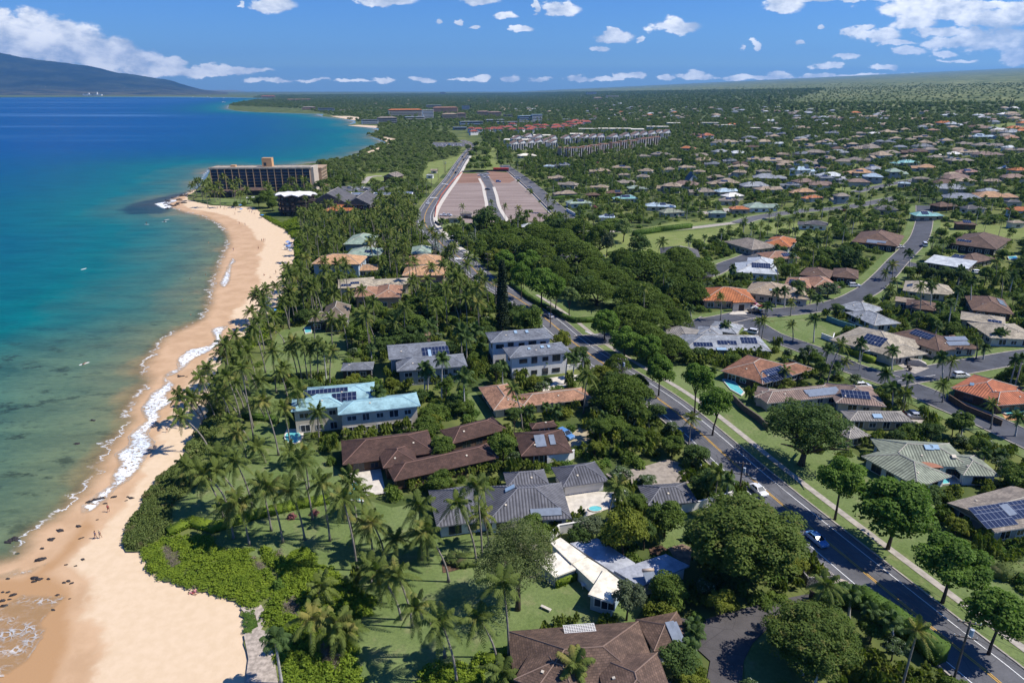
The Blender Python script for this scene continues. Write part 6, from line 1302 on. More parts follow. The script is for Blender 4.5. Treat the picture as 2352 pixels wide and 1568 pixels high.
hedge(TL(5, [(2100,330),(2240,345),(2351,350)]), 3, 2.5, 'dark clipped hedge at the right edge')
hedge(TL(7, [(770,730),(830,745),(900,740)]), 3.0, 1.4, 'dark clipped mound hedge on the mulch bed', 'grape')
hedge(TL(7, [(1010,1420),(1150,1370),(1290,1330)]), 1.6, 1.1, 'low bright hedge along the lower lawn edge', 'naup')
hedge(TL(7, [(1490,890),(1590,850)]), 1.8, 1.4, 'yellow-green hedge beneath the white flat roofs', 'naup')
hedge(TL(4, [(2020,55),(2200,28),(2400,5)]), 3, 3, 'long dark hedge behind the park field')
hedge(TL(0, [(1240,0)])+[(0,0)] if False else TL(8, [(2130,820),(2200,840),(2290,830)]), 3, 2.2, 'dark hedge at the lawn edge beneath the solar house', 'grape')
# ---------------------------------------------------------------- vehicles
TYRE = M('tyre_rubber', (.02, .02, .02), .8); RIM = M('alloy_rim', (.45, .45, .46), .35, .05, metal=.6); CGL = M('car_window_glass', (.015, .02, .025), .08, .1, spec=.7); HEADL = M('headlight_lens', (.75, .76, .78), .2, .05); TAILL = M('tail_light_lens', (.35, .02, .02), .3, .05)
def paint(n, c):
    if n in MATS: return MATS[n]
    m, nt = newmat(n); b = nn(nt, 'ShaderNodeBsdfPrincipled'); b.inputs['Base Color'].default_value = (*c, 1); b.inputs['Roughness'].default_value = .3; b.inputs['Coat Weight'].default_value = .6; b.inputs['Coat Roughness'].default_value = .08; out(nt, b.outputs[0]); MATS[n] = m; return m
PAINT = {'white': (.72, .72, .71), 'silver': (.42, .43, .44), 'grey': (.16, .17, .18), 'black': (.02, .02, .022), 'blue': (.10, .24, .48), 'red': (.35, .03, .03), 'tan': (.36, .31, .24), 'paleblue': (.12, .28, .52)}
VEH = {}
def veh_meshes(kind):
    if kind in VEH: return VEH[kind]
    # profile: list of (x, z) of the body and the glasshouse; car points to +x
    S = {'sedan': (4.7, 1.8, [(-2.35,.45),(-2.32,.85),(-2.1,.98),(-1.5,1.0),(1.0,.95),(2.0,.86),(2.3,.7),(2.35,.45),(2.3,.25),(-2.3,.25)], [(-1.75,.98),(-1.15,1.42),(.35,1.44),(1.15,.95)], (-1.4,1.45)),
         'suv': (4.8, 1.9, [(-2.4,.5),(-2.4,1.0),(-2.3,1.12),(1.0,1.1),(2.1,1.0),(2.38,.85),(2.4,.5),(2.35,.3),(-2.35,.3)], [(-2.3,1.1),(-2.1,1.72),(.3,1.76),(1.15,1.1)], (-1.45,1.5)),
         'van': (5.6, 2.0, [(-2.8,.4),(-2.8,1.3),(-2.75,1.35),(1.8,1.3),(2.5,1.05),(2.8,.85),(2.8,.4),(-2.8,.35)], [(-2.75,1.33),(-2.7,2.2),(1.2,2.25),(2.0,1.3)], (-1.8,1.8)),
         'pickup': (5.5, 1.95, [(-2.75,.5),(-2.75,1.05),(.0,1.08),(1.3,1.1),(2.5,1.02),(2.75,.85),(2.75,.45),(-2.7,.4)], [(-.6,1.07),(-.45,1.75),(.75,1.77),(1.45,1.09)], (-1.75,1.75)),
         'truck': (7.6, 2.4, [(2.0,.5),(2.0,2.2),(2.05,2.5),(3.2,2.5),(3.7,1.6),(3.8,1.3),(3.8,.5)], [(2.4,1.6),(2.45,2.35),(3.25,2.36),(3.62,1.62)], (-2.3,2.8))}[kind]
    Ln, Wd, body, cab, ax = S; r = .34 if kind != 'truck' else .48
    def ext(mb, prof, w0, w1, zlo, zhi, mi=0):
        n = len(prof); f = lambda z: w0+(w1-w0)*max(0, min(1, (z-zlo)/(zhi-zlo+1e-6)))
        vs = [(x, -f(z)/2, z) for x, z in prof]+[(x, f(z)/2, z) for x, z in prof]
        mb.add(vs, [tuple(range(n))[::-1], tuple(range(n, 2*n))]+[(i, (i+1) % n, n+(i+1) % n, n+i) for i in range(n)], mi)
    mb = MB(); ext(mb, body, Wd, Wd*.97, .3, 1.1); zt = max(z for x, z in cab)
    sx = [(x*.985+.0, z) for x, z in cab]; ro_ = [(cab[1][0]-.03, zt-.09), (cab[1][0]+.05, zt+.02), (cab[2][0]-.05, zt+.03), (cab[2][0]+.06, zt-.08)]; ext(mb, ro_, Wd*.80, Wd*.78, 0, 1)
    for a, b in ((cab[0], cab[1]), (cab[3], cab[2])):
        for s in (-1, 1): mb.tube([(a[0], s*Wd*.465, a[1]), (b[0], s*Wd*.395, b[1])], .05, 4)
    xm = (cab[1][0]+cab[2][0])/2
    for s in (-1, 1): mb.tube([(xm, s*Wd*.468, cab[0][1]), (xm, s*Wd*.4, zt)], .05, 4); mb.box((cab[3][0]-.25, s*(Wd/2+.08), cab[3][1]+.1), (.15, .2, .13))
    if kind == 'pickup': mb.box((-1.7, 0, 1.04), (2.0, Wd*.8, .1))
    for x in ax:
        for s in (-1, 1): mb.box((x, s*(Wd/2-.005), r+.22), (r*2.5, .03, .12))
    if kind == 'truck': mb.box((-.9, 0, .75), (5.8, 1.0, .25))
    bm = bmesh.new(); me0 = mb.me('body', None); bm.from_mesh(me0); bmesh.ops.bevel(bm, geom=[e for e in bm.edges if e.calc_length() > .5], offset=.035, segments=1, affect='EDGES'); bm.to_mesh(me0); bm.free()
    gb = MB(); ext(gb, cab, Wd*.93, Wd*.78, cab[0][1], zt)
    wh = MB(); wh.tube([(0, -.11, 0), (0, .11, 0)], r, 14); ri = MB(); ri.tube([(0, -.125, 0), (0, .125, 0)], r*.6, 10)
    li = MB(); li.box((0, 0, 0), (.08, .36, .14))
    VEH[kind] = dict(body=me0, glass=gb.me('windows', CGL), wheel=wh.me('wheel', TYRE), rim=ri.me('rim', RIM), hl=li.me('headlight', HEADL), tl=li.me('tail_light', TAILL), ax=ax, W=Wd, L=Ln, r=r, z=.72 if kind not in ('van', 'truck') else .85)
    return VEH[kind]
def car(px, py, ang, kind, col, label, world=None, lite=False, cover=None):
    b = world or hit(px, py); d = veh_meshes(kind); z = E(b[0])+.24; o = thing({'sedan': 'car', 'suv': 'car', 'van': 'van', 'pickup': 'pickup_truck', 'truck': 'box_truck'}[kind], label, {'sedan': 'car', 'suv': 'car', 'van': 'van', 'pickup': 'pickup', 'truck': 'truck'}[kind], (b[0], b[1], z), ang)
    me = d['body'].copy(); me.materials.clear(); me.materials.append(paint(col+'_car_paint', PAINT[col])); link('body', me, o); link('windows', d['glass'], o)
    for x in d['ax']:
        for s in (-1, 1):
            w = link('wheel', d['wheel'], o, (x, s*(d['W']/2-.12), d['r']))
            if not lite: link('rim', d['rim'], w)
    if not lite:
        for s in (-1, 1): link('headlight', d['hl'], o, (d['L']/2-.05, s*d['W']*.34, d['z'])); link('tail_light', d['tl'], o, (-d['L']/2+.03 if kind != 'truck' else -3.75, s*d['W']*.38, d['z']+.05))
    keep_pt((b[0], b[1], z+.8), 2); FOOT.append([(b[0]-2.6, b[1]-1.5), (b[0]+2.6, b[1]-1.5), (b[0]+2.6, b[1]+1.5), (b[0]-2.6, b[1]+1.5)])
    return o
def near_road(line, px, py, side):
    b = hit(px, py); i = min(range(len(line)), key=lambda i: (line[i].x-b.x)**2+(line[i].y-b.y)**2); i = min(max(i, 1), len(line)-2); t = (line[i+1]-line[i-1]).normalized(); p = line[i]+Vector((-t.y, t.x))*side; return (p.x, p.y), math.atan2(t.y, t.x)
def road_car(px, py, side, flip, kind, col, label, line=None, lite=False):
    w, a = near_road(line or MAINL, px, py, side); return car(0, 0, a+(math.pi if flip else 0), kind, col, label, world=w, lite=lite)
road_car(*T(8, 555, 255), 1.9, True, 'sedan', 'white', 'white sedan driving on the main road beside the boundary wall')
road_car(*T(8, 1000, 625), 1.9, True, 'sedan', 'paleblue', 'pale blue car driving through tree shade on the main road')
o = road_car(2395, 1672, 2.0, True, 'truck', 'white', 'box truck with green and white sides at the bottom edge of the road')
mb = MB(); mb.box((-.95, 0, 2.05), (5.7, 2.4, 2.3)); mb.build('cargo_box', M('truck_box_green', (.02, .22, .10), .5, .05), o); mb = MB(); mb.box((-.95, 0, 3.24), (5.6, 2.3, .08)); mb.build('box_roof', WALLC['white'], o)
road_car(*T(4, 1410, 630), -2.0, False, 'sedan', 'silver', 'silver car in shade before the park hedge')
for q in (((575,1412), 1.9, 1, 'suv', 'white', 'white car on the near end of the bend past the building site'), ((712,1280), -1.9, 0, 'sedan', 'white', 'white car on the road beside the silt fence'), ((733,1222), 1.9, 1, 'sedan', 'silver', 'silver car ahead of the queue towards the town'), ((783,1195), -1.9, 0, 'suv', 'black', 'black car at the rear of the oncoming queue'), ((800,1178), 1.9, 1, 'sedan', 'grey', 'grey car side by side with the black one'), ((808,1160), -1.9, 0, 'sedan', 'white', 'second white car of the queue'), ((812,1132), 1.9, 1, 'suv', 'silver', 'silver car far up the road'), ((845,1105), -1.9, 0, 'suv', 'black', 'dark car farthest but one up the road'), ((850,1085), 1.9, 1, 'sedan', 'black', 'farthest dark car where the road bends away')):
    road_car(*T(1, *q[0]), q[1], bool(q[2]), *q[3:6], lite=True)
cv = car(*T(5, 1610, 950), -.35, 'suv', 'tan', 'car under a tan fabric cover on the driveway of the corner house')
CC_ = MB(); CC_.add([(-2.5,-1.05,.1),(2.5,-1.05,.1),(2.5,1.05,.1),(-2.5,1.05,.1),(-2.45,-.98,.9),(2.4,-.98,.8),(2.4,.98,.8),(-2.45,.98,.9),(-1.5,-.75,1.62),(.6,-.75,1.62),(.6,.75,1.62),(-1.5,.75,1.62)], [(0,1,5,4),(1,2,6,5),(2,3,7,6),(3,0,4,7),(4,5,9,8),(5,6,10,9),(6,7,11,10),(7,4,8,11),(8,9,10,11)]); CC_.v = [(x*1.05, y*1.05, z*1.06) for x, y, z in CC_.v]; CC_.build('fabric_cover', M('car_cover_fabric', (.40, .36, .30), .9, .15, 2), cv)
car(*T(5, 1235, 1105), .1, 'suv', 'white', 'white car parked beside the mauve-roofed house near the junction')
car(*T(5, 1915, 1035), .1, 'suv', 'white', 'white and black car parked with its nose to the terracotta house')
car(*T(5, 1610, 1315), -.1, 'sedan', 'silver', 'silver car with dark windows on the drive of the grey ribbed house'); car(*T(5, 1590, 1300), -.1, 'sedan', 'black', 'black car parked behind the silver one')
car(*T(5, 497, 588), .08, 'pickup', 'black', 'black pickup parked by the arched gateway of the orange villa'); car(*T(5, 475, 560), .3, 'sedan', 'white', 'white car parked beside the arched gateway', lite=True); car(*T(5, 512, 548), .3, 'sedan', 'red', 'red car parked by the orange villa', lite=True)
car(*T(5, 1182, 410), 0, 'suv', 'white', 'white car on the drive below the upper street', lite=True); car(*T(5, 1490, 145), .1, 'pickup', 'silver', 'grey pickup parked at the top of the upper street', lite=True); car(*T(5, 1665, 130), 1.2, 'van', 'white', 'white van parked on the upper street', lite=True)
car(*T(5, 465, 730), 2.6, 'suv', 'white', 'white car parked between hedge and street by the low slate house', lite=True); car(*T(5, 2030, 320), 0, 'suv', 'white', 'white car in a gap of the hedges at upper right', lite=True)
car(*T(4, 1537, 205), 1.5, 'van', 'white', 'white van in the shade of the wide park trees', lite=True); car(*T(4, 1165, 215), .3, 'suv', 'white', 'white car in deep shade left of the park trees', lite=True); car(*T(4, 1785, 207), .2, 'sedan', 'silver', 'silver car parked right of the park trees', lite=True); car(*T(4, 1460, 170), .2, 'suv', 'blue', 'blue car half hidden under the park trees', lite=True)
car(*T(4, 1545, 1445), -.9, 'suv', 'blue', 'blue car with surfboards on its roof beside the brown garage')
for i, (x, y, c, k_) in enumerate(((705,1490,'white','pickup'),(735,1492,'white','pickup'),(1005,1205,'white','van'),(1000,1228,'white','pickup'),(958,1215,'white','pickup'),(1083,1257,'blue','suv'),(1007,1310,'black','sedan'),(1297,1300,'silver','suv'),(1215,1235,'white','van'))):
    car(*T(1, x, y), R.uniform(-.3, .3), k_, c, ('white pickup parked left of the small site office', 'white pickup parked touching the site office roof', 'long white van at the head of the site street', 'white pickup coming down the site street', 'white pickup on the red soil at the left', 'blue car by the heap of red soil', 'dark car in the middle of the site street', 'silver car on the street right of the site', 'white van parked on the street at the far site corner')[i], lite=True)
for t_, xs_ in ((0, ((2200,1300),(2250,1310),(2310,1295),(2170,1285))), (1, ((60,1300),(110,1310),(150,1300),(170,1312),(20,1320)))):
    for i, (x, y) in enumerate(xs_): car(*T(t_, x, y), R.uniform(-.5, 1.5), R.choice(('sedan', 'suv')), R.choice(('white', 'silver', 'grey')), '', lite=True); ML.append((THINGS[-1], 'parked', 0, *T(t_, x, y), 'car'))
for i in range(8):
    p = T(1, 640+i*26, 1000+(i % 2)*6); car(*p, 1.4, R.choice(('sedan', 'suv', 'van')), R.choice(('white', 'silver', 'blue')), '', lite=True); ML.append((THINGS[-1], 'parked', 0, *p, 'car'))
# solar carports behind the charcoal roofs
for i, (x, y) in enumerate(((130,1335),(285,1335),(430,1330))):
    c = hit(*T(1, x, y), 3); t = thing('solar_carport', ['left', 'middle', 'right'][i]+' one of three white carports topped with blue solar panels', 'carport', (c.x, c.y, 0), 0, group='solar carports'); mb = MB(); mb.box((0, 0, 3), (15, 7, .2)); mb.v = [(x_, y_, z_+y_*.12) for x_, y_, z_ in mb.v]; mb.build('roof', WALLC['white'], t); mb = MB(); mb.box((0, 0, 3.2), (13.5, 6, .12)); mb.v = [(x_, y_, z_+y_*.12) for x_, y_, z_ in mb.v]; mb.build('solar_panel', SOLAR, t)
    for sx in (-6.5, 0, 6.5): mb = MB(); mb.tube([(sx, 0, -.5), (sx, 0, 3)], .15, 6); mb.build('post', WALLC['white'], t)
    keep_pt((c.x, c.y, 3.4), 2); keep_pt((c.x-6, c.y, 3.4), 2); keep_pt((c.x+6, c.y, 3.4), 2); FOOT.append([(c.x-8, c.y-4), (c.x+8, c.y-4), (c.x+8, c.y+4), (c.x-8, c.y+4)])
# barn and shed left of the road
bx = hit(*T(1, 360, 1250)); house('grey-brown barn with a pitched roof left of the main road', [dict(c=Vector(bx[:2]), d=Vector((.3, .95)).normalized(), L=9, W=6.5, ze=5, kind='gable', pitch=.45)], 'taupe', 'wood', name='barn', cat='barn', simple=True)
bx = hit(*T(1, 640, 1195)); house('small yellow-roofed hut beside a white shed near the road', [dict(c=Vector(bx[:2]), d=Vector((1, 0)), L=3.5, W=3, ze=3, kind='gable', pitch=.4)], 'tan', 'cream', name='hut', cat='hut', simple=True)
# container and digger at the far end of the site
c = hit(*T(1, 1100, 1180)); t = thing('red_container', 'bright red shipping container at the far end of the building site', 'container', c, .05); mb = MB(); mb.box((0, 0, 1.6), (16, 4, 3.2)); mb.build('box', M('red_container_paint', (.50, .05, .03), .6, .1, 1), t); mb = MB(); [mb.box((-7.6+i*.8, -2.03, 1.6), (.3, .08, 2.8)) for i in range(20)]; mb.build('ribs', M('red_container_rib', (.38, .04, .025), .6, .1, 1), t); keep_pt((c.x, c.y, 2), 3)
# ---------------------------------------------------------------- utility poles, wires, lamps
POLEW = M('pole_timber', (.13, .10, .08), .9, .2, 2); STEEL = M('galvanised_steel', (.42, .43, .44), .5, .08, 2, metal=.4); TRANS = M('transformer_grey', (.42, .47, .52), .5, .06)
def upole(px, py, h, ang, label, transformer=True, lamp=False):
    b = hit(px, py); t = thing('utility_pole', label, 'utility pole', b, ang); mb = MB(); mb.tube([(0, 0, -.5), (0, 0, h)], [.20, .13], 8); mb.build('pole', POLEW, t)
    for z in (h-.5, h-3.0):
        mb = MB(); mb.box((0, .14, z), (3.0, .12, .14)); mb.build('crossarm', POLEW, t); mb = MB()
        for x in (-1.35, -.7, .7, 1.35): mb.tube([(x, .14, z+.07), (x, .14, z+.32)], [.06, .05], 6)
        mb.build('insulator', WALLC['white'], t)
    if transformer: mb = MB(); mb.tube([(.42, -.2, h-2.3), (.42, -.2, h-1.2)], .27, 12); mb.build('transformer', TRANS, t)
    if lamp: mb = MB(); mb.tube([(0, 0, h-3.6), (1.2, -.3, h-3.2), (2.3, -.5, h-3.1)], .05, 6); mb.box((2.5, -.55, h-3.12), (.7, .28, .12)); mb.build('lamp_arm', STEEL, t)
    keep_pt((b.x, b.y, b.z+h-1), 1); return Vector((b.x, b.y, b.z+h))
pp = []
pp.append(upole(*T(8, 1850, 1600), 12, -.3, 'near utility pole with a grey transformer at the bottom of the road'))
pp.append(upole(*T(8, 380, 320), 9.5, -.3, 'utility pole with a street lamp arm beside the boundary wall', lamp=True))
pp.append(upole(1426, 902, 10.5, -.3, 'utility pole with crossarms above the wide umbrella tree'))
pp.append(upole(*T(4, 1440, 690), 10.5, -.3, 'utility pole with a lamp by the shaded silver car', False, True))
pp.append(upole(*T(4, 1010, 330), 10.5, -.3, 'utility pole before the crossing', False))
pp.append(upole(*T(1, 500, 1500), 12, .2, 'utility pole left of the bend with a lamp', False, True))
pp.append(upole(*T(1, 622, 1290), 12, .2, 'utility pole left of the straight road', False)); pp.append(upole(*T(1, 718, 1195), 12, .2, 'utility pole by the roadside grass', True)); pp.append(upole(*T(1, 710, 1190), 12, .2, 'pole standing close beside its twin at the roadside grass', False)); pp.append(upole(*T(1, 668, 1245), 12, .2, 'utility pole between the hut and the road', False))
ext0 = Vector((pp[0].x+28, pp[0].y-26, pp[0].z))
def wire(a, b, sag, dx, dz, label):
    o = thing('overhead_wire', label, 'wire', a); mb = MB(); P = []
    for i in range(13): t = i/12; P.append((Vector(b)-Vector(a))*t+Vector((dx, 0, dz-sag*4*t*(1-t))))
    mb.tube(P, .022, 4); o.data = None; me = mb.me('wire', M('black_cable', (.03, .03, .03), .7)); link('cable', me, o); return o
segs = [(ext0, pp[0], 'from the near pole out of the picture'), (pp[0], pp[1], 'between the near pole and the lamp-arm pole'), (pp[1], pp[2], 'from the lamp-arm pole to the pole above the umbrella tree'), (pp[2], pp[3], 'between the umbrella tree pole and the shaded pole'), (pp[3], pp[4], 'from the shaded pole to the crossing pole')]
for a, b, w in segs:
    for dx, dz, nm in ((-1.3, -.15, 'left upper wire'), (1.3, -.15, 'right upper wire'), (-.7, -2.7, 'left lower wire'), (.7, -2.7, 'right lower wire')): wire(a, b, 1.0, dx, dz, nm+' '+w)
def lamp(px, py, h, ang, label):
    b = hit(px, py); t = thing('street_lamp', label, 'street lamp', b, ang); mb = MB(); mb.tube([(0, 0, -.3), (0, 0, h)], [.12, .07], 8); mb.tube([(0, 0, h-.1), (.8, 0, h+.35), (1.9, 0, h+.4)], .045, 6); mb.build('post', STEEL, t); mb = MB(); mb.box((2.15, 0, h+.38), (.7, .3, .13)); mb.build('lamp_head', WALLC['white'], t); keep_pt((b.x, b.y, b.z+h), 1)
lamp(*T(5, 1215, 985), 6, .2, 'street lamp at the corner of the beige-roofed house'); lamp(1032, 574, 7, .5, 'street lamp by the zebra crossing')
# mailbox / bins
for q, l in ((T(5, 1563, 988), 'dark wheelie bin at the kerb by the covered car'), (T(5, 1552, 972), 'second dark wheelie bin nearer the covered car')):
    b = hit(*q); t = thing('wheelie_bin', l, 'bin', (b.x, b.y, b.z+.2), .3); mb = MB(); mb.add([(-.28,-.3,0),(.28,-.3,0),(.28,.3,0),(-.28,.3,0),(-.34,-.38,1.0),(.34,-.38,1.0),(.34,.38,1.0),(-.34,.38,1.0)], [(3,2,1,0),(4,5,6,7),(0,1,5,4),(1,2,6,5),(2,3,7,6),(3,0,4,7)]); mb.build('bin_body', FRAMED, t); mb = MB(); mb.box((0, 0, 1.05), (.74, .84, .09)); mb.build('lid', FRAMED, t)
# arched gateway of the orange villa
b = hit(*T(5, 400, 575)); t = thing('arched_gateway', 'cream arched gateway with a tiled cap before the orange villa', 'gateway', b, .05); mb = MB(); mb.box((-2.2, 0, 1.6), (2.2, .8, 3.2)); mb.box((2.2, 0, 1.6), (2.2, .8, 3.2)); mb.box((0, 0, 3.3), (6.6, .85, 1.0)); mb.build('wall_body', WALLC['cream'], t); mb = MB(); roof_shape(mb, Vector((0, 0)), Vector((1, 0)), 3.7, .9, 3.85, .5, 'gable', capmi=0); r_ = mb.build('roof', rf('orange'), t); uvmap(r_.data); mb = MB(); mb.box((0, .1, 1.4), (2.2, .2, 2.8)); mb.build('door', WALLC['dark'], t); keep_pt((b.x, b.y, b.z+2), 3); FOOT.append([(b.x-4, b.y-1), (b.x+4, b.y-1), (b.x+4, b.y+1), (b.x-4, b.y+1)])
# white lattice pergola on the brown house, terrace furniture
b = hit(*T(7, 1650, 1262), 3.5); t = thing('lattice_pergola', 'white lattice pergola beside the brown shingle house', 'pergola', (b.x, b.y, 0), .1); mb = MB()
for i in range(14): mb.box((-2.3+i*.355, 0, 4.3), (.1, 4.0, .1)); mb.box((0, -1.95+i*.3, 4.4), (4.8, .1, .08))
mb.build('lattice', WALLC['white'], t)
for sx, sy in ((-2.2, -1.9), (2.2, -1.9), (-2.2, 1.9), (2.2, 1.9)): mb = MB(); mb.box((sx, sy, 2.1), (.14, .14, 4.3)); mb.build('post', WALLC['white'], t)
keep_pt((b.x, b.y, 3.6), 3); FOOT.append([(b.x-3, b.y-2.5), (b.x+3, b.y-2.5), (b.x+3, b.y+2.5), (b.x-3, b.y+2.5)])
def table_set(px, py, label):
    b = hit(px, py); t = thing('garden_table', label, 'table', b, .2); mb = MB(); mb.box((0, 0, .74), (1.9, 1.0, .06)); mb.build('table_top', WALLC['white'], t)
    for sx, sy in ((-.8, -.4), (.8, -.4), (-.8, .4), (.8, .4)): mb = MB(); mb.box((sx, sy, .36), (.07, .07, .72)); mb.build('leg', WALLC['white'], t)
table_set(*T(7, 1690, 905), 'white garden table under the edge of the cream flat roof')
b = hit(*T(7, 1410, 1062)); t = thing('garden_bench', 'small pale bench alone on the lawn below the white house', 'bench', b, -.6); mb = MB(); mb.box((0, 0, .45), (1.9, .5, .08)); mb.build('seat', CONC2, t)
for s in (-.7, .7): mb = MB(); mb.box((s, 0, .2), (.15, .45, .42)); mb.build('leg', CONC2, t)
# clay umbrella canopy beside the green roof pool
b = hit(*T(8, 1700, 95), 3); t = thing('patio_awning', 'brown rounded awning over the pool terrace of the green-tiled house', 'awning', (b.x, b.y, E(b.x)), 0); mb = MB(); mb.prism([(3*math.cos(a), 2.4*math.sin(a)) for a in [math.pi*i/8 for i in range(9)]], 3.3, 3.45); mb.build('canopy', M('terracotta_canvas', (.33, .15, .09), .9, .1), t)
for s in (-2.8, 0, 2.8): mb = MB(); mb.tube([(s, .1, 0), (s, .1, 3.3)], .06, 6); mb.build('post', FRAMED, t)
# ---------------------------------------------------------------- beach: rocks, people, umbrellas, boards
LAVA = M('lava_rock', (.035, .030, .030), .75, .4, 3); 
def rock(px, py, s, label, flat=.5, n=1):
    b = hit(px, py, -.28); q = random.Random(int(px*7+py)); bm = bmesh.new()
    bmesh.ops.create_icosphere(bm, subdivisions=3, radius=1)
    from mathutils import noise as mn
    for v in bm.verts:
        k = 1+.55*mn.noise(v.co*1.6+Vector((px, py, 0)))+.25*mn.noise(v.co*4+Vector((py, px, 1))); v.co = Vector((v.co.x*s*k*.72, v.co.y*s*.42*k, v.co.z*s*flat*k*.6))
    me = bpy.data.meshes.new('lava_rock'); bm.to_mesh(me); bm.free(); me.materials.append(LAVA); return thing('lava_rock', label, 'rock', b, q.uniform(-.5, .6), data=me, group='lava rocks on the sand')
RK = [(6,620,320,1.1),(6,660,308,1.3),(6,700,296,1.0),(6,785,285,.8),(6,725,330,.6),(6,880,285,.5),(6,905,292,.8),(6,870,310,.4),(6,415,517,1.0),(6,350,580,.9),(6,365,572,.6),(6,540,487,.8),(6,550,572,.4),(6,570,565,.4),(6,275,718,1.2),(6,300,712,.7),(6,120,675,.6),(6,100,580,1.6),(6,60,600,1.3),(6,240,845,1.0),(6,265,852,.8),(6,235,868,.6),(6,285,848,.5),(6,335,850,.5),(6,470,865,.6),(6,495,878,.5),(6,440,875,.5),(6,570,715,.6),(6,90,960,.8),(6,55,940,.5),(6,65,990,.4),(6,15,1000,.8),(6,30,1035,.8),(6,20,940,.4),(6,395,960,.5),(6,365,1062,.5),(6,480,985,.3),(6,55,848,.5),(6,290,640,.6),(6,670,442,.35),(6,520,760,.4),(6,455,752,.4),(3,1240,1025,1.0),(3,1262,1022,.7),(3,1285,1026,.5),(3,1228,1018,.6),(3,640,1330,1.2),(3,535,1490,1.2)]
for i, (t_, x, y, s) in enumerate(RK): rock(*T(t_, x, y), s, '', .45); ML.append((THINGS[-1], 'black', 0, *T(t_, x, y), 'rock'))
q_ = random.Random(5)
for i in range(46):
    x, y = q_.uniform(1140, 1420), 0; y = 1405-(x-1140)*.36+q_.uniform(-28, 40); rock(*T(0, x, y), q_.uniform(1.2, 3.2), '', .5); ML.append((THINGS[-1], 'black', 0, *T(0, x, y), 'reef rock'))
for i in range(12): x = q_.uniform(170, 300); rock(*T(1, x, 1040-(x-170)*.42+6), q_.uniform(2, 4), '', .5); ML.append((THINGS[-1], 'dark', 0, *T(1, x, 1030), 'shore rock'))
# weed lines on the sand
# people: one continuous skinned body, posed, with hair and clothes as children
SKIN = M('skin', (.42, .23, .15), .6, .08, 3); HAIR = M('dark_hair', (.03, .02, .015), .7); CLO = {k: M(k+'_clothing', c, .85, .08, 4) for k, c in {'blue': (.10, .22, .45), 'white': (.65, .64, .6), 'red': (.38, .05, .05), 'black': (.02, .02, .025), 'pink': (.5, .2, .24), 'khaki': (.32, .26, .17), 'green': (.06, .22, .16), 'straw': (.5, .4, .24)}.items()}
PB = {}
def skin_mesh(key, V, Ed, Rr, mat, sub=1):
    me = bpy.data.meshes.new(key); me.from_pydata(V, Ed, []); o = bpy.data.objects.new('tmp', me); COL.objects.link(o)
    sk = o.modifiers.new('s', 'SKIN'); 
    for i, r in enumerate(Rr): me.skin_vertices[0].data[i].radius = (r, r) if not isinstance(r, tuple) else r
    me.skin_vertices[0].data[0].use_root = True
    ss = o.modifiers.new('u', 'SUBSURF'); ss.levels = sub; ss.render_levels = sub
    dg = bpy.context.evaluated_depsgraph_get(); dg.update(); m2 = bpy.data.meshes.new_from_object(o.evaluated_get(dg)); m2.name = key; m2.materials.clear(); m2.materials.append(mat); bpy.data.objects.remove(o); 
    for p in m2.polygons: p.use_smooth = True
    return m2
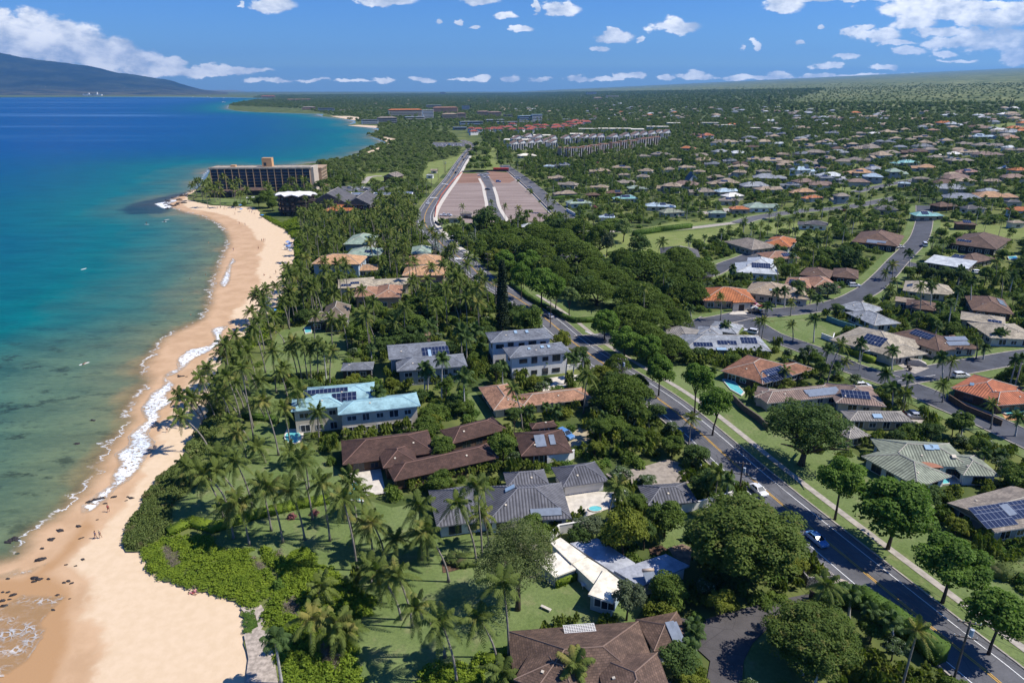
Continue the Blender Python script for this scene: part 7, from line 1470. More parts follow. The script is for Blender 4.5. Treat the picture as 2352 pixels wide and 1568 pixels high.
def body_mesh(pose):
    if pose in PB: return PB[pose]
    if pose == 'walk':
        V = [(0,0,.95),(0,0,1.15),(0,.0,1.38),(0,.02,1.50),(0,.03,1.62),(0,.02,1.74), (.10,0,.92),(.11,.16,.50),(.11,.10,.08),(.11,.24,.04), (-.10,0,.92),(-.11,-.05,.50),(-.11,-.26,.12),(-.11,-.16,.03), (.19,0,1.40),(.24,-.08,1.14),(.23,.02,.92),(.23,.06,.83), (-.19,0,1.40),(-.24,.06,1.14),(-.22,.20,.95),(-.22,.26,.88)]
    elif pose == 'stand':
        V = [(0,0,.95),(0,0,1.15),(0,.0,1.38),(0,.01,1.50),(0,.02,1.62),(0,.02,1.74), (.10,0,.92),(.12,.02,.50),(.13,0,.08),(.14,.14,.04), (-.10,0,.92),(-.12,.02,.50),(-.13,0,.08),(-.14,.14,.04), (.19,0,1.40),(.25,0,1.14),(.25,.06,.92),(.25,.08,.83), (-.19,0,1.40),(-.25,0,1.14),(-.24,.08,.92),(-.24,.1,.83)]
    elif pose == 'sit':
        V = [(0,0,.12),(0,-.03,.32),(0,-.03,.55),(0,0,.67),(0,.02,.79),(0,.01,.90), (.10,.03,.12),(.14,.42,.32),(.15,.72,.06),(.16,.88,.06), (-.10,.03,.12),(-.14,.42,.30),(-.15,.74,.06),(-.16,.9,.06), (.19,-.02,.57),(.25,-.12,.32),(.26,-.22,.08),(.26,-.28,.04), (-.19,-.02,.57),(-.23,.12,.36),(-.18,.36,.30),(-.15,.44,.3)]
    elif pose == 'lie':
        V = [(0,0,.14),(0,.2,.14),(0,.43,.15),(0,.55,.14),(0,.67,.15),(0,.79,.15), (.10,-.03,.13),(.12,-.45,.16),(.13,-.88,.08),(.14,-1.0,.14), (-.10,-.03,.13),(-.13,-.45,.2),(-.13,-.86,.08),(-.14,-.98,.14), (.19,.45,.14),(.36,.3,.09),(.42,.08,.07),(.43,0,.06), (-.19,.45,.14),(-.36,.35,.09),(-.3,.62,.08),(-.25,.7,.08)]
    Ed = [(0,1),(1,2),(2,3),(3,4),(4,5),(0,6),(6,7),(7,8),(8,9),(0,10),(10,11),(11,12),(12,13),(2,14),(14,15),(15,16),(16,17),(2,18),(18,19),(19,20),(20,21)]
    Rr = [.14,.125,.15,.055,.095,.075,.10,.065,.042,.035,.10,.065,.042,.035,.065,.045,.035,.032,.065,.045,.035,.032]
    PB[pose] = skin_mesh('body', V, Ed, Rr, SKIN)
    # shorts and shirt follow the body, hair caps the head
    k = 1.22; PB[pose+'_s'] = skin_mesh('shorts', [V[0], V[6], tuple(np.array(V[6])*.35+np.array(V[7])*.65), V[10], tuple(np.array(V[10])*.35+np.array(V[11])*.65), tuple(np.array(V[0])*.6+np.array(V[1])*.4)], [(0,1),(1,2),(0,3),(3,4),(0,5)], [.155,.115,.095,.115,.095,.15], SKIN)
    PB[pose+'_t'] = skin_mesh('shirt', [V[1], V[2], V[14], tuple(np.array(V[14])*.5+np.array(V[15])*.5), V[18], tuple(np.array(V[18])*.5+np.array(V[19])*.5), V[0]], [(0,1),(1,2),(2,3),(1,4),(4,5),(0,6)], [.145,.165,.078,.065,.078,.065,.15], SKIN)
    h = Vector(V[5]); up = (Vector(V[5])-Vector(V[4])).normalized(); bm = bmesh.new(); bmesh.ops.create_icosphere(bm, subdivisions=2, radius=.112, matrix=Matrix.Translation(h-up*.03+Vector((0, -.022, 0)))); m = bpy.data.meshes.new('hair'); bm.to_mesh(m); bm.free(); m.materials.append(HAIR); PB[pose+'_h'] = m
    return PB[pose]
def person(px, py, pose, ang, shirt, shorts, label, z=-.3, hat=None, sc=1.0):
    body_mesh(pose); b = hit(px, py, z); o = thing('person', label, 'person', b, ang, sc); link('body', PB[pose], o)
    for part, c, nm in (('_s', shorts, 'shorts'), ('_t', shirt, 'shirt')):
        if c: m = PB[pose+part].copy(); m.materials.clear(); m.materials.append(CLO[c]); link(nm, m, o)
    link('hair', PB[pose+'_h'], o)
    if hat: mb = MB(); mb.tube([(0, .02, 1.74), (0, .02, 1.76), (0, .02, 1.86)], [.24, .13, .1], 12); mb.build('hat', CLO[hat], o)
person(*T(6, 663, 572), 'walk', 2.9, 'blue', 'khaki', 'person in a blue shirt walking beside another on the lower beach'); person(*T(6, 695, 568), 'walk', 3.0, 'white', 'khaki', 'person in pale clothes and a straw hat walking with the one in blue', hat='straw')
person(*T(6, 750, 388), 'walk', 0.2, 'red', 'black', 'person in a red top walking past the black rocks'); person(*T(3, 1152, 1408), 'walk', .1, 'white', 'black', 'person in a white top by the foam below the leaning palms')
person(*T(6, 1325, 952), 'lie', 1.2, 'pink', 'red', 'person in pink lying on the sand at the edge of the green shrubs'); person(*T(6, 1345, 945), 'sit', 1.0, 'pink', 'pink', 'person in pink sitting beside the one lying down')
person(*T(3, 1650, 690), 'stand', 1, None, 'black', 'person in dark shorts standing beneath the first leaning palms'); person(*T(3, 1697, 660), 'stand', 2, 'black', 'black', 'person in black standing near the palm trunks')
for i, (x, y, p_, s_, c_) in enumerate(((1805,97,'stand','black','black'),(1818,95,'stand',None,'red'),(1828,96,'stand','black','black'),(1782,150,'walk',None,'black'),(1902,318,'walk','green','black'),(1862,345,'sit',None,'black'),(1820,330,'sit','red','black'),(1610,160,'walk',None,'blue'))):
    person(*T(3, x, y), p_, i, s_, c_, ''); ML.append((THINGS[-1], {'stand': 'standing', 'walk': 'walking', 'sit': 'sitting'}[p_], 0, *T(3, x, y), 'person'))
for x, y in ((1420,343),(1313,373),(1318,622),(1440,118),(1260,520)): person(*T(3, x, y), 'stand', x, None, 'black', '', z=-1.35); ML.append((THINGS[-1], 'wading', 0, *T(3, x, y), 'person'))
for x, y in ((1560,1445),(1620,1480),(1625,1450),(1710,1445),(1720,1462),(1735,1470),(1740,1455),(1725,1440),(1755,1472),(1590,1440),(1550,1432),(1650,1545),(1690,1556),(1500,1440),(1605,1425),(1545,1445)): person(*T(0, x, y), R.choice(('stand', 'stand', 'walk', 'sit')), x, R.choice((None, 'white', 'red', 'blue')), R.choice(('black', 'blue', 'red')), ''); ML.append((THINGS[-1], 'sunlit', 0, *T(0, x, y), 'person'))
# paddle boards with riders
def board(px, py, ang, label, rider=True):
    b = hit(px, py, -.1); o = thing('paddle_board', label, 'paddle board', b, ang); mb = MB(); n = 14; pts = [(1.6*math.cos(6.2832*i/n), .40*math.sin(6.2832*i/n)*(1-.12*math.cos(6.2832*i/n))) for i in range(n)]; mb.prism(pts, -.03, .08); mb.build('deck', CLO['white'], o); mb = MB(); mb.tube([(-1.3, 0, -.05), (-1.4, 0, -.3)], .02, 5); mb.build('fin', CLO['black'], o)
    return b
for i, (t_, x, y, l) in enumerate(((0,1010,1547,'white paddle board with a rider, leftmost off the point'),(0,1133,1528,'white paddle board with a kneeling rider nearer the point'),(0,1150,1514,'second white paddle board close behind the kneeling rider'),(3,580,937,'white board drifting over the dark reef'),(3,577,285,'lone white board far out in the teal water'))):
    b = board(*T(t_, x, y), .1+i*.3, l)
    if i in (0, 1, 3): person(*T(t_, x, y), 'sit' if i == 1 else ('stand' if i == 0 else 'lie'), i, 'black', 'black', ['person standing on the leftmost paddle board', 'person sitting on the board nearer the point', '', 'person lying on the board over the reef'][i], z=-.02)
def umbrella(px, py, c, label):
    b = hit(px, py, -.3); o = thing('beach_umbrella', label, 'umbrella', b); mb = MB(); mb.tube([(0, 0, 0), (0, 0, 2.3)], .03, 6); mb.build('pole', WALLC['white'], o)
    mb = MB(); n = 8; mb.add([(0, 0, 2.45)]+[(1.35*math.cos(6.2832*i/n), 1.35*math.sin(6.2832*i/n), 1.95) for i in range(n)], [(0, 1+i, 1+(i+1) % n) for i in range(n)]); mb.build('canopy', M(c[0], c[1], .8, .06), o)
UB = ('blue_canvas', (.06, .22, .55)); 
for i, (t_, x, y) in enumerate(((0,1658,1432),(0,1663,1460),(0,1808,1502),(3,1985,120),(3,2000,135),(3,1885,600),(3,1745,735),(3,1990,150))): umbrella(*T(t_, x, y), UB, ''); ML.append((THINGS[-1], 'blue', 0, *T(t_, x, y), 'beach umbrella'))
def lounger(px, py, ang, c):
    b = hit(px, py, -.3); o = thing('beach_lounger', '', 'sun lounger', b, ang, group='sun loungers on the beach'); mb = MB(); mb.box((0, -.2, .3), (.6, 1.3, .07)); mb.build('seat', CLO[c], o); mb = MB(); mb.box((0, .72, .5), (.6, .7, .07)); mb.v = [(x, y, z+(y-.4)*.5) for x, y, z in mb.v]; mb.build('backrest', CLO[c], o)
    for s in (-.27, .27): mb = MB(); mb.box((s, -.7, .14), (.05, .05, .3)); mb.build('leg', WALLC['white'], o); 
    for s in (-.27, .27): mb = MB(); mb.box((s, .5, .14), (.05, .05, .3)); mb.build('leg', WALLC['white'], o)
    ML.append((o, c, 0, px, py, 'sun lounger'))
for i in range(12): lounger(*T(3, 1970+R.uniform(-15, 50), 105+i*5.2), 1.3, R.choice(('blue', 'blue', 'white')))
for i in range(4): lounger(*T(3, 1878+i*9, 605+i*1.5), 1.3, 'blue')
for i in range(7): lounger(*T(0, 1700+i*9, 1368-i*.8), .3, 'white')
for i in range(3): lounger(*T(3, 1740+i*8, 733), 1.3, 'blue')
# sailing boats far out and wind towers in the isthmus
for i, (x, y) in enumerate(((1330,672),(1430,670),(1454,676),(1541,678),(1540,708))):
    b = hit(*T(0, x, y)); o = thing('sailing_boat', ['leftmost', 'second', 'third', 'fourth', 'nearest and lowest'][i]+' of the tiny white boats across the bay', 'boat', (b.x, b.y, -.1), .3, 1.6); mb = MB(); mb.add([(-6,-1.6,0),(4,-1.8,0),(8,0,.6),(4,1.8,0),(-6,1.6,0),(-6.3,-2,1.8),(4,-2.3,1.9),(9,0,2.3),(4,2.3,1.9),(-6.3,2,1.8)], [(4,3,2,1,0),(5,6,7,8,9),(0,1,6,5),(1,2,7,6),(2,3,8,7),(3,4,9,8),(4,0,5,9)]); mb.build('hull', WALLC['white'], o); mb = MB(); mb.tube([(0,0,1.8),(0,0,15)], .15, 5); mb.build('mast', STEEL, o); mb = MB(); mb.box((-1.5, 0, 2.6), (5, 2.6, 1.6)); mb.build('cabin', WALLC['white'], o)
for i, (x, h_) in enumerate(((575,10),(615,18),(672,22),(640,8))):
    b = hit(*T(0, x, 660)); o = thing('mill_tower', ['leftmost low', 'slim', 'tallest', 'stubby'][i]+' white tower on the far isthmus shore', 'tower', b); mb = MB(); s = proj(b)[2]/FP; mb.tube([(0,0,0),(0,0,h_/3*s)], [10, 9], 10); mb.box((30, 0, 8), (60, 25, 16)); mb.build('tower_body', WALLC['white'], o)
# ---------------------------------------------------------------- plants seen one by one
LT = lambda c, x, y: T(c, x, y)
for a in ((1610,570,1560,350),(1540,430,1400,130),(1720,620,1640,320),(1870,520,1800,180),(1950,600,1850,210),(2100,580,2000,210),(2155,440,2060,20),(2275,590,2210,190),(2260,1010,2215,880),(2150,1330,2150,1110),(2330,1320,2320,1130),(1690,410,1480,90),(1740,360,1620,30),(1350,200,1290,60),(1560,210,1500,-20),(1560,330,1340,90),(2130,230,2100,-20)):
    palm_px(*T(6, a[0], a[1]), *T(6, a[2], a[3]))
for a in ((110,790,10,290),(85,610,30,300),(108,470,60,170),(300,715,210,460),(215,660,180,480),(385,720,375,570),(595,700,560,540),(555,720,540,330),(740,870,580,530),(930,750,800,310),(970,700,930,210),(1015,630,970,400),(410,1130,240,800),(490,1185,380,830),(715,1390,510,1030),(795,1568,680,1150),(1080,1480,940,1090),(1155,1395,1110,850),(1620,1640,1610,1410),(150,400,130,240),(210,900,190,740),(270,1010,270,830),(1120,1620,1110,1520),(20,1330,30,1220)):
    palm_px(*T(7, a[0], a[1]), *T(7, a[2], a[3]))
for a in ((1830,640,1745,470),(1850,650,1770,440),(1865,640,1830,420),(1840,660,1810,470),(2060,660,2000,430),(1995,700,1940,500),(1990,690,1900,400),(2000,560,2030,310),(2100,470,2110,320),(2220,500,2240,290),(2330,430,2320,250),(2320,610,2300,450),(1830,1000,1740,690),(1700,900,1620,740),(1905,1140,1880,850),(1975,1130,1960,960),(2050,1030,2000,830),(2195,1050,2190,790),(2120,1060,2090,790),(2145,1040,2140,830),(2080,1050,2020,780),(2260,930,2250,830),(1760,1030,1700,850),(1700,1080,1600,890),(1600,1100,1520,870),(1500,1230,1430,960),(1430,1170,1380,1030),(1860,1280,1790,1050),(1720,1150,1650,880),(1395,1350,1240,1160),(1410,1330,1330,1170),(1480,1310,1420,1170),(1600,1360,1510,1120),(1440,1540,1240,1300),(1720,1480,1580,1320),(1920,1568,1810,1190),(1750,1470,1660,960),(1745,1380,1640,1060),(2000,1490,1950,1240),(2062,1395,2055,1110),(2200,1460,2190,1260),(1690,1540,1500,1480),(1700,1600,1640,1400),(1990,1640,2000,1540),(1830,1620,1760,1520),(1780,700,1730,570),(1900,730,1880,600),(2160,640,2140,430),(2170,780,2170,600),(2290,800,2280,620),(1650,1000,1560,800),(1680,1250,1560,1020),(1790,1200,1700,960),(1560,1280,1480,1060),(1960,800,1850,690),(1640,1300,1540,1180),(1830,1330,1750,1200),(1800,860,1740,720)):
    palm_px(*T(3, a[0], a[1]), *T(3, a[2], a[3]), r=4.0)
for a in ((690,1190,695,900),(850,1290,842,1020),(262,1320,250,1120),(237,1320,205,1190),(575,1160,575,960),(830,895,825,700),(865,930,862,750),(928,880,925,700),(965,870,960,790),(1090,900,1085,800),(595,1150,600,990),(540,800,545,700),(620,760,620,660)):
    palm_px(*T(4, a[0], a[1]), *T(4, a[2], a[3]), r=3.6, kind='royal')
for a in ((1300,970,1310,890),(1350,960,1350,890),(1400,1000,1390,900),(1440,990,1435,890),(1540,1080,1560,880),(1590,1080,1610,890),(1660,1040,1670,870),(1480,1360,1480,1250),(1420,1340,1410,1220),(1310,1350,1300,1260),(1960,1360,1990,1250),(2010,1370,2060,1290),(1800,1400,1810,1310),(1710,1450,1720,1390),(2120,1380,2120,1300)):
    palm_px(*T(4, a[0], a[1]), *T(4, a[2], a[3]), r=2.3, kind='royal')
for a in ((900,795,905,620),(757,795,750,660),(545,765,560,635),(525,750,520,635),(1215,930,1225,790),(1440,985,1450,840),(990,920,1000,825),(1390,1100,1400,1000),(1520,1270,1535,1130),(1440,1250,1450,1090),(1915,1450,1925,1310),(2120,1390,2140,1210),(1788,1205,1800,1080),(2290,1440,2310,1290),(1790,1045,1790,890),(1830,1055,1865,915),(1100,1000,1120,930),(742,610,745,510),(925,575,930,480),(582,600,585,560),(700,550,708,430),(875,530,885,440),(640,545,650,440),(800,530,815,430),(202,345,205,260),(260,640,260,470),(1442,360,1450,250),(1395,370,1400,325),(1568,310,1560,170),(2020,905,2030,760),(2070,910,2080,820),(1620,670,1640,400),(1700,600,1710,390),(1820,740,1850,510),(1770,640,1780,540),(300,750,300,690),(20,640,20,540),(60,640,50,550),(700,1080,710,980),(1040,1040,1050,950),(2180,800,2170,740),(2210,800,2215,740),(1980,560,1990,370),(1870,560,1880,470),(1690,470,1720,380),(1040,270,1050,220),(890,320,900,130),(1480,420,1400,390),(930,190,930,90)):
    palm_px(*T(5, a[0], a[1]), *T(5, a[2], a[3]), r=2.9 if a[3] > 250 else 3.6, kind='royal' if R.random() < .6 else 'coco')
for a in ((1143,1120,1170,950),(1285,1260,1295,1050),(1447,1360,1452,1140),(20,1500,45,1300),(85,1340,75,1225),(40,1470,20,1300),(2060,80,2080,-10),(2190,100,2200,10),(60,1290,70,1230)):
    palm_px(*T(8, a[0], a[1]), *T(8, a[2], a[3]), r=2.3, kind='royal')
for a in ((1420,1470,1420,1360),(1230,1525,1230,1470),(820,1560,820,1520),(370,1400,375,1320)): palm_px(*T(1, a[0], a[1]), *T(1, a[2], a[3]), r=4.5)
for x, y in ((1325,1275),(1350,1250),(1378,1240),(1402,1262),(1432,1240),(1450,1285),(1478,1300),(1500,1270),(1540,1215),(1590,1255),(1612,1290),(1640,1245),(1700,1300),(1832,1268),(1850,1300),(2100,1240),(2125,1275),(1420,1310),(1520,1320),(1660,1330)):
    palm_px(*T(0, x+R.uniform(-3, 14), y+R.uniform(95, 125)), *T(0, x, y), r=5)
for k_, x, y, w in (('broad',613,455,46),('dark',592,462,30),('broad',640,452,34),('bush',690,440,30),('broad',575,458,20),('dark',735,425,30),('dark',752,418,26),('broad',770,430,30),('broad',655,440,30),('broad',705,435,24),('bushd',560,465,14),('bushd',540,466,14),('broad',625,470,30)): tree_px(k_, x, y, w, w*.8)
# trees along the main road and in the park
for kind, x, y, w, h, by, lab in (
 ('street',1940,1097,112,104,1194,'leaning street tree whose bare trunk bends beside the sidewalk'), ('street',2067,1172,180,156,1262,'largest round street tree, beside the two road cars'), ('street',2197,1291,165,134,1385,'round street tree with a straight trunk above its own shadow on the road'), ('street',2305,1416,150,130,1504,'street tree cut by the right edge near the bottom'),
 ('street',1605,874,78,84,953,'street tree left of the pair opposite the red-brown roof'), ('street',1646,930,86,86,1001,'nearer street tree of the pair opposite the red-brown roof'), ('monkeydark',1860,984,205,150,1068,'huge very dark domed tree before the mauve-roofed house'),
 ('street',1197,632,52,66,688,'first street tree left of the park hedge'), ('street',1244,652,82,80,714,'tall street tree beside the park hedge'), ('street',1277,668,62,66,714,'slimmer street tree at the park hedge'), ('pale',1309,681,50,46,728,'small light green tree standing on the park lawn corner'),
 ('street',1391,744,70,66,782,'street tree on the corner of the junction'), ('street',1437,781,80,68,820,'second street tree right of the junction'), ('street',1491,804,70,72,836,'third street tree right of the junction'), ('street',1519,852,76,80,910,'fourth street tree, over the sidewalk below the junction'),
 ('monkey',1431,893,168,84,948,'wide umbrella-crowned tree beside the road above the salmon roof'), ('monkey',1372,663,118,60,702,'left of two wide umbrella trees over the park lawn'), ('monkey',1467,672,145,66,712,'wide umbrella tree right over the park lawn'), ('monkey',1454,724,130,66,760,''), ('monkey',1491,768,110,66,805,''), ('monkey',1250,612,78,48,645,''), ('monkey',1286,618,72,48,655,''), ('monkey',1306,645,64,44,675,''), ('monkey',1486,603,155,60,640,''), ('monkey',1545,650,100,60,690,''), ('monkey',1515,692,90,50,722,''), ('dryb',1530,634,1,1,640,''),
 ('monkey',1170,560,118,58,598,''), ('monkey',1230,570,112,64,612,''), ('monkey',1324,572,128,60,610,''), ('monkey',1284,543,112,44,575,''), ('monkey',1377,543,80,60,585,''), ('yellow',1137,590,56,44,612,'yellowing tree at the left end of the park trees'), ('monkey',1184,541,95,44,570,''), ('monkey',1236,528,100,36,555,''), ('monkey',1320,520,112,36,548,''), ('monkey',1270,514,80,30,536,''), ('street',1160,600,60,54,640,''),
 ('pale',1434,527,52,52,556,'pale lime-green tree at the far edge of the park'), ('dark',1117,500,68,54,530,'round dark tree beside the building site'), ('grey',1395,556,40,60,590,'feathery tree standing alone on the park field'),
 ('mango',1718,1230,290,216,1340,'enormous dense dark tree beside the main road, larger than any other'), ('mango',1870,1466,228,165,1546,'broad olive-green tree inside the curve of the asphalt driveway'), ('kiawe',1190,1285,225,200,1400,'wispy grey-green feathery tree beside the white flat roofs'), ('yellow',1436,1224,120,112,1286,'yellow-green tree behind the white flat-roofed house'), ('grey',1352,1208,84,62,1240,'grey-green tree left of the yellow-green one'), ('broad',1531,1188,98,84,1232,'rounded green mango-like tree by the low guest wing'), ('grey',1444,1370,92,92,1424,'grey-green tree in front of the grey metal roof'), ('broad',1533,1346,86,74,1394,'green tree under the tilted solar water heater'),
 ('plum',1427,1088,62,44,1108,'left plumeria tree on the pale courtyard'), ('plum',1485,1103,56,38,1120,'right plumeria tree on the pale courtyard'), ('plum',1862,815,54,46,838,'plumeria tree at the street corner by the red-brown roof'), ('plum',1079,550,44,34,566,'plumeria tree by the road bend'), ('plum',1965,873,38,30,888,'plumeria tree beside the white parked car'), ('plum',1905,665,60,36,684,''), ('silver',1001,571,30,30,584,'single silvery-blue palm at the road bend'), ('plum',1410,765,1,1,770,''),
 ('dark',1960,597,54,54,622,''), ('dark',1835,660,40,36,676,''), ('broad',1000,705,70,60,735,''), ('broad',1215,735,78,72,775,'green tree right of the dark column pine'), ('dark',1080,690,60,50,720,''), ('broad',950,745,80,60,780,''), ('dark',915,770,60,50,795,''), ('broad',820,765,60,60,800,''), ('yellow',1290,785,50,60,812,''), ('yellow',1385,855,54,38,872,''),
 ('monkey',1600,610,110,50,640,''), ('monkey',1560,585,100,44,610,''), ('monkey',1430,590,80,50,620,''), ('monkey',1360,610,90,50,640,''), ('monkey',1410,635,100,50,665,''), ('monkey',1350,635,80,44,665,''), ('monkey',1575,620,110,50,655,''), ('monkey',1590,665,90,50,700,''), ('dark',1470,560,60,44,580,''), ('monkey',1560,730,80,50,760,''), ('monkey',1420,840,70,50,860,''), ('monkey',1465,880,60,40,900,''), ('street',1215,600,64,56,640,''), ('dark',1340,655,70,50,690,''), ('monkey',1500,730,100,56,770,''), ('monkey',1540,790,110,60,830,''), ('monkey',1480,760,90,56,800,''), ('broad',1400,520,80,36,540,''), ('dark',1290,520,70,40,545,''), ('pine',1156,0,0,0,0,'')):
    if kind == 'pine' or w < 5: continue
    if kind == 'dryb': continue
    tree_px(kind, x, y, w, h, by, label=lab or None)
b = hit(1154, 762); plant('pine', b.x, b.y, height_at(b, 597), 19*proj(b)[2]/FP, keep=True, label='tall dark column pine rising above the houses beside the main road')
for t_, x, y, top, w in ((2,1650,0,0,0),(2,590,740,660,28),(2,750,800,725,30),(2,108,760,705,22),(2,1025,770,705,20),(2,1092,765,700,20),(2,1212,760,710,18),(2,920,790,740,30),(2,1325,780,715,22),(2,1387,800,735,22),(2,1340,790,740,28),(2,2245,770,680,22),(2,2262,770,680,22),(2,2120,870,820,22),(2,1165,780,740,18),(1,985,880,820,16),(1,1040,900,840,14),(1,890,760,720,18),(0,1885,700,680,14)):
    if not w: continue
    b = hit(*T(t_, x, y)); plant('pine', b.x, b.y, height_at(b, T(t_, x, top)[1]), w/6*proj(b)[2]/FP, keep=True)
for x, y in ((900,1060),(930,1035),(970,1030),(1000,1055),(910,1110),(950,1095),(990,1105),(885,1150),(930,1150),(985,1150),(1090,1055),(1120,1035),(1150,1080),(1100,1125),(1165,1120),(1020,1140),(930,1000),(980,1000),(1060,1010),(870,1020),(1010,1090)): tree_px(R.choice(('broad', 'dark', 'scrub', 'broad')), *T(1, x, y), R.uniform(18, 28), 18, keep=False)
# clump palms used as screens
for t_, lst in ((7, [(500,150,150),(560,120,150),(650,100,150),(740,90,150),(820,70,140),(900,70,140),(980,60,140),(1060,60,140),(1140,60,140),(1220,50,140),(1300,50,140),(1370,50,130),(560,200,130),(480,190,110),(620,180,120),(1210,390,140),(1290,400,140),(1370,440,130),(1460,450,130),(1130,420,100),(2030,350,230),(2120,330,180),(1960,340,150),(1440,1160,170),(1530,1190,190),(1500,1110,160),(1400,1220,150),(1600,1130,130),(1800,1110,170),(1860,1130,130)]),
 (8, [(40,960,160),(110,970,160),(180,980,160),(250,990,150),(310,1000,130),(160,900,150),(60,900,140),(700,900,120),(790,880,120),(200,90,200),(130,60,160),(330,180,180),(410,200,130),(280,120,150),(100,240,130),(190,230,120),(1850,430,190),(1950,470,200),(2060,540,200),(2150,620,200),(2230,690,180),(1790,360,160),(1780,250,160),(2330,580,160),(2300,660,150),(1280,1350,190),(1380,1400,200),(1470,1440,200),(1560,1450,190),(1660,1470,190),(1760,1500,190),(1300,1480,190),(1420,1520,190),(1540,1540,190),(1680,1550,190),(1230,1560,160),(1850,1560,170),(2050,170,120),(2110,190,130),(100,1500,140)]),
 (4, [(900,1010,120),(960,960,130),(1030,960,130),(1100,950,130),(1170,960,140),(1240,990,130),(1110,1000,120),(1250,1060,120),(1340,1080,120),(1600,920,110),(1680,910,120),(400,1000,130),(480,1010,130),(350,1060,120),(450,1080,120),(650,1020,120),(740,1010,120),(60,1400,140),(130,1390,140),(210,1390,140),(290,1370,140),(370,1350,140),(450,1320,140),(530,1300,140),(610,1280,130),(690,1270,130),(780,1240,130),(1230,1180,170),(1180,1240,150),(1290,1240,150),(1270,1300,140),(1000,1380,150),(1110,1390,170),(1150,1470,170),(1060,1440,150),(1700,1340,140),(1820,1310,150),(1940,1300,160),(2060,1290,160),(2140,1310,150),(1750,1420,170),(1870,1400,180),(1990,1410,180),(2110,1400,180),(2220,1360,160),(2310,1400,160),(1800,1500,180),(1920,1500,190),(2060,1500,190),(2180,1480,180),(2290,1500,180),(1700,1500,150)]),
 (5, [(360,850,140),(440,860,140),(520,850,140),(260,880,140),(160,880,150),(60,880,150),(830,990,130),(900,980,130),(970,970,130),(1290,640,130),(1220,630,120),(1130,600,110),(1060,580,110),(350,340,120),(260,360,120),(430,330,110),(1300,1200,140),(1200,1210,120),(1390,1220,120),(1250,1440,150),(1340,1440,150),(1430,1440,150),(1520,1430,150),(1600,1440,130),(1380,560,110),(1470,560,110),(1560,590,120),(2000,160,1),(660,1180,1),(520,1090,110),(590,1110,100),(1700,1330,120)])):
    for x, y, w in lst:
        if w < 20: continue
        px, py = T(t_, x, y); b = hit(px, py+w/6*.8); s = proj(b)[2]/FP; r = w/6*s*1.05; plant('areca', b.x, b.y, min(max(r*1.25, 2.6), 5.2), r, keep=True)
for p in ((700,1040),(820,990),(560,1180),(420,1300),(330,1400),(300,1200),(500,1100),(250,1500),(1060,960),(1180,1000),(120,1190),(160,1290),(200,1370),(240,1190),(380,1120),(600,1050),(440,1200)): keep_pt(hit(*T(8, *p)), 1)
FOOT.append(GX(TL(8, [(950,1000),(1240,980),(1500,1180),(1800,1390),(1700,1490),(1300,1250),(1000,1110)])))
pz = proj(hit(1154, 762))[2]
for yy_ in range(605, 750, 8): KEEP.append((1156, yy_, pz, 3)); KEEP.append((1148, yy_, pz, 3)); KEEP.append((1164, yy_, pz, 3))
# ---------------------------------------------------------------- scattered plants
NK = len(KEEP)
def hides(kind, x, y, h, r):
    z0 = E(x); q = proj((x, y, z0+h*.55)); s = FP/max(q[2], 1)
    cx_, cy_ = q[0], q[1]; rx_ = r*s*1.0
    if kind in ('coco', 'royal'): qq = proj((x, y, z0+h)); cx_, cy_ = qq[0], qq[1]; ry_ = r*s*.55; rx_ *= .8
    else: ry_ = h*s*.5*CP+r*s*.25
    m = (KP[:, 2] > q[2]+.5) & (((KP[:, 0]-cx_)/max(rx_, 1))**2+((KP[:, 1]-cy_)/max(ry_, 1))**2 < 1.0)
    return m[:NK].any() or (m[NK:].any() and nrg.random() < .6)
for l, w, lw in ROADL+[(MAINL, RW, 2)]:
    for p in l[::2]: keep_pt((p.x, p.y, E(p.x)), 1)
for nm, pts in BLOCK:
    if nm in ('graded_lot',):
        P_ = np.array(pts)[:, :2]; lo, hi = P_.min(0), P_.max(0); g = np.stack(np.meshgrid(np.linspace(lo[0], hi[0], 14), np.linspace(lo[1], hi[1], 30)), -1).reshape(-1, 2); g = g[inpoly(g, pts)]
        for p in g: keep_pt((p[0], p[1], 0), 1)
KP = np.array(KEEP)
HARD = [p for n, p in BLOCK if n not in ('field',)]+FOOT
def allowed(P, soft=()):
    ok = inpoly(P, LANDN) & (dist_poly(P, VG) > 1.0)
    for pl in HARD:
        a = np.array(pl)[:, :2]; lo, hi = a.min(0), a.max(0); m = ok & (P[:, 0] > lo[0]) & (P[:, 0] < hi[0]) & (P[:, 1] > lo[1]) & (P[:, 1] < hi[1])
        if m.any(): idx = np.where(m)[0]; ok[idx] &= ~inpoly(P[idx], pl)
    for l, w, lw in ROADL:
        A_ = [(p.x, p.y) for p in l[::3]]+[(l[-1].x, l[-1].y)]; ok &= dist_poly(P, A_) > w+min(lw, 4.0)+1.2
    A_ = [(p.x, p.y) for p in MAINL[::3]]; ok &= dist_poly(P, A_) > RW+2.0
    sub_ = [p for p in MAINL if p.y < 270]; st = [(p.x, p.y) for p in offset(sub_, -RW-8)[::3]]; ok &= dist_poly(P, st) > 8.0
    return ok
nrg = np.random.default_rng(23)
def in_view(P, m=40):
    zz = P[:, 1]*CP+CAMH*SP; px = CX+FP*P[:, 0]/zz; yv = P[:, 1]*SP-CAMH*CP; py = CY-FP*yv/zz
    return (px > -m) & (px < 2352+m) & (py < 1568+m*2)
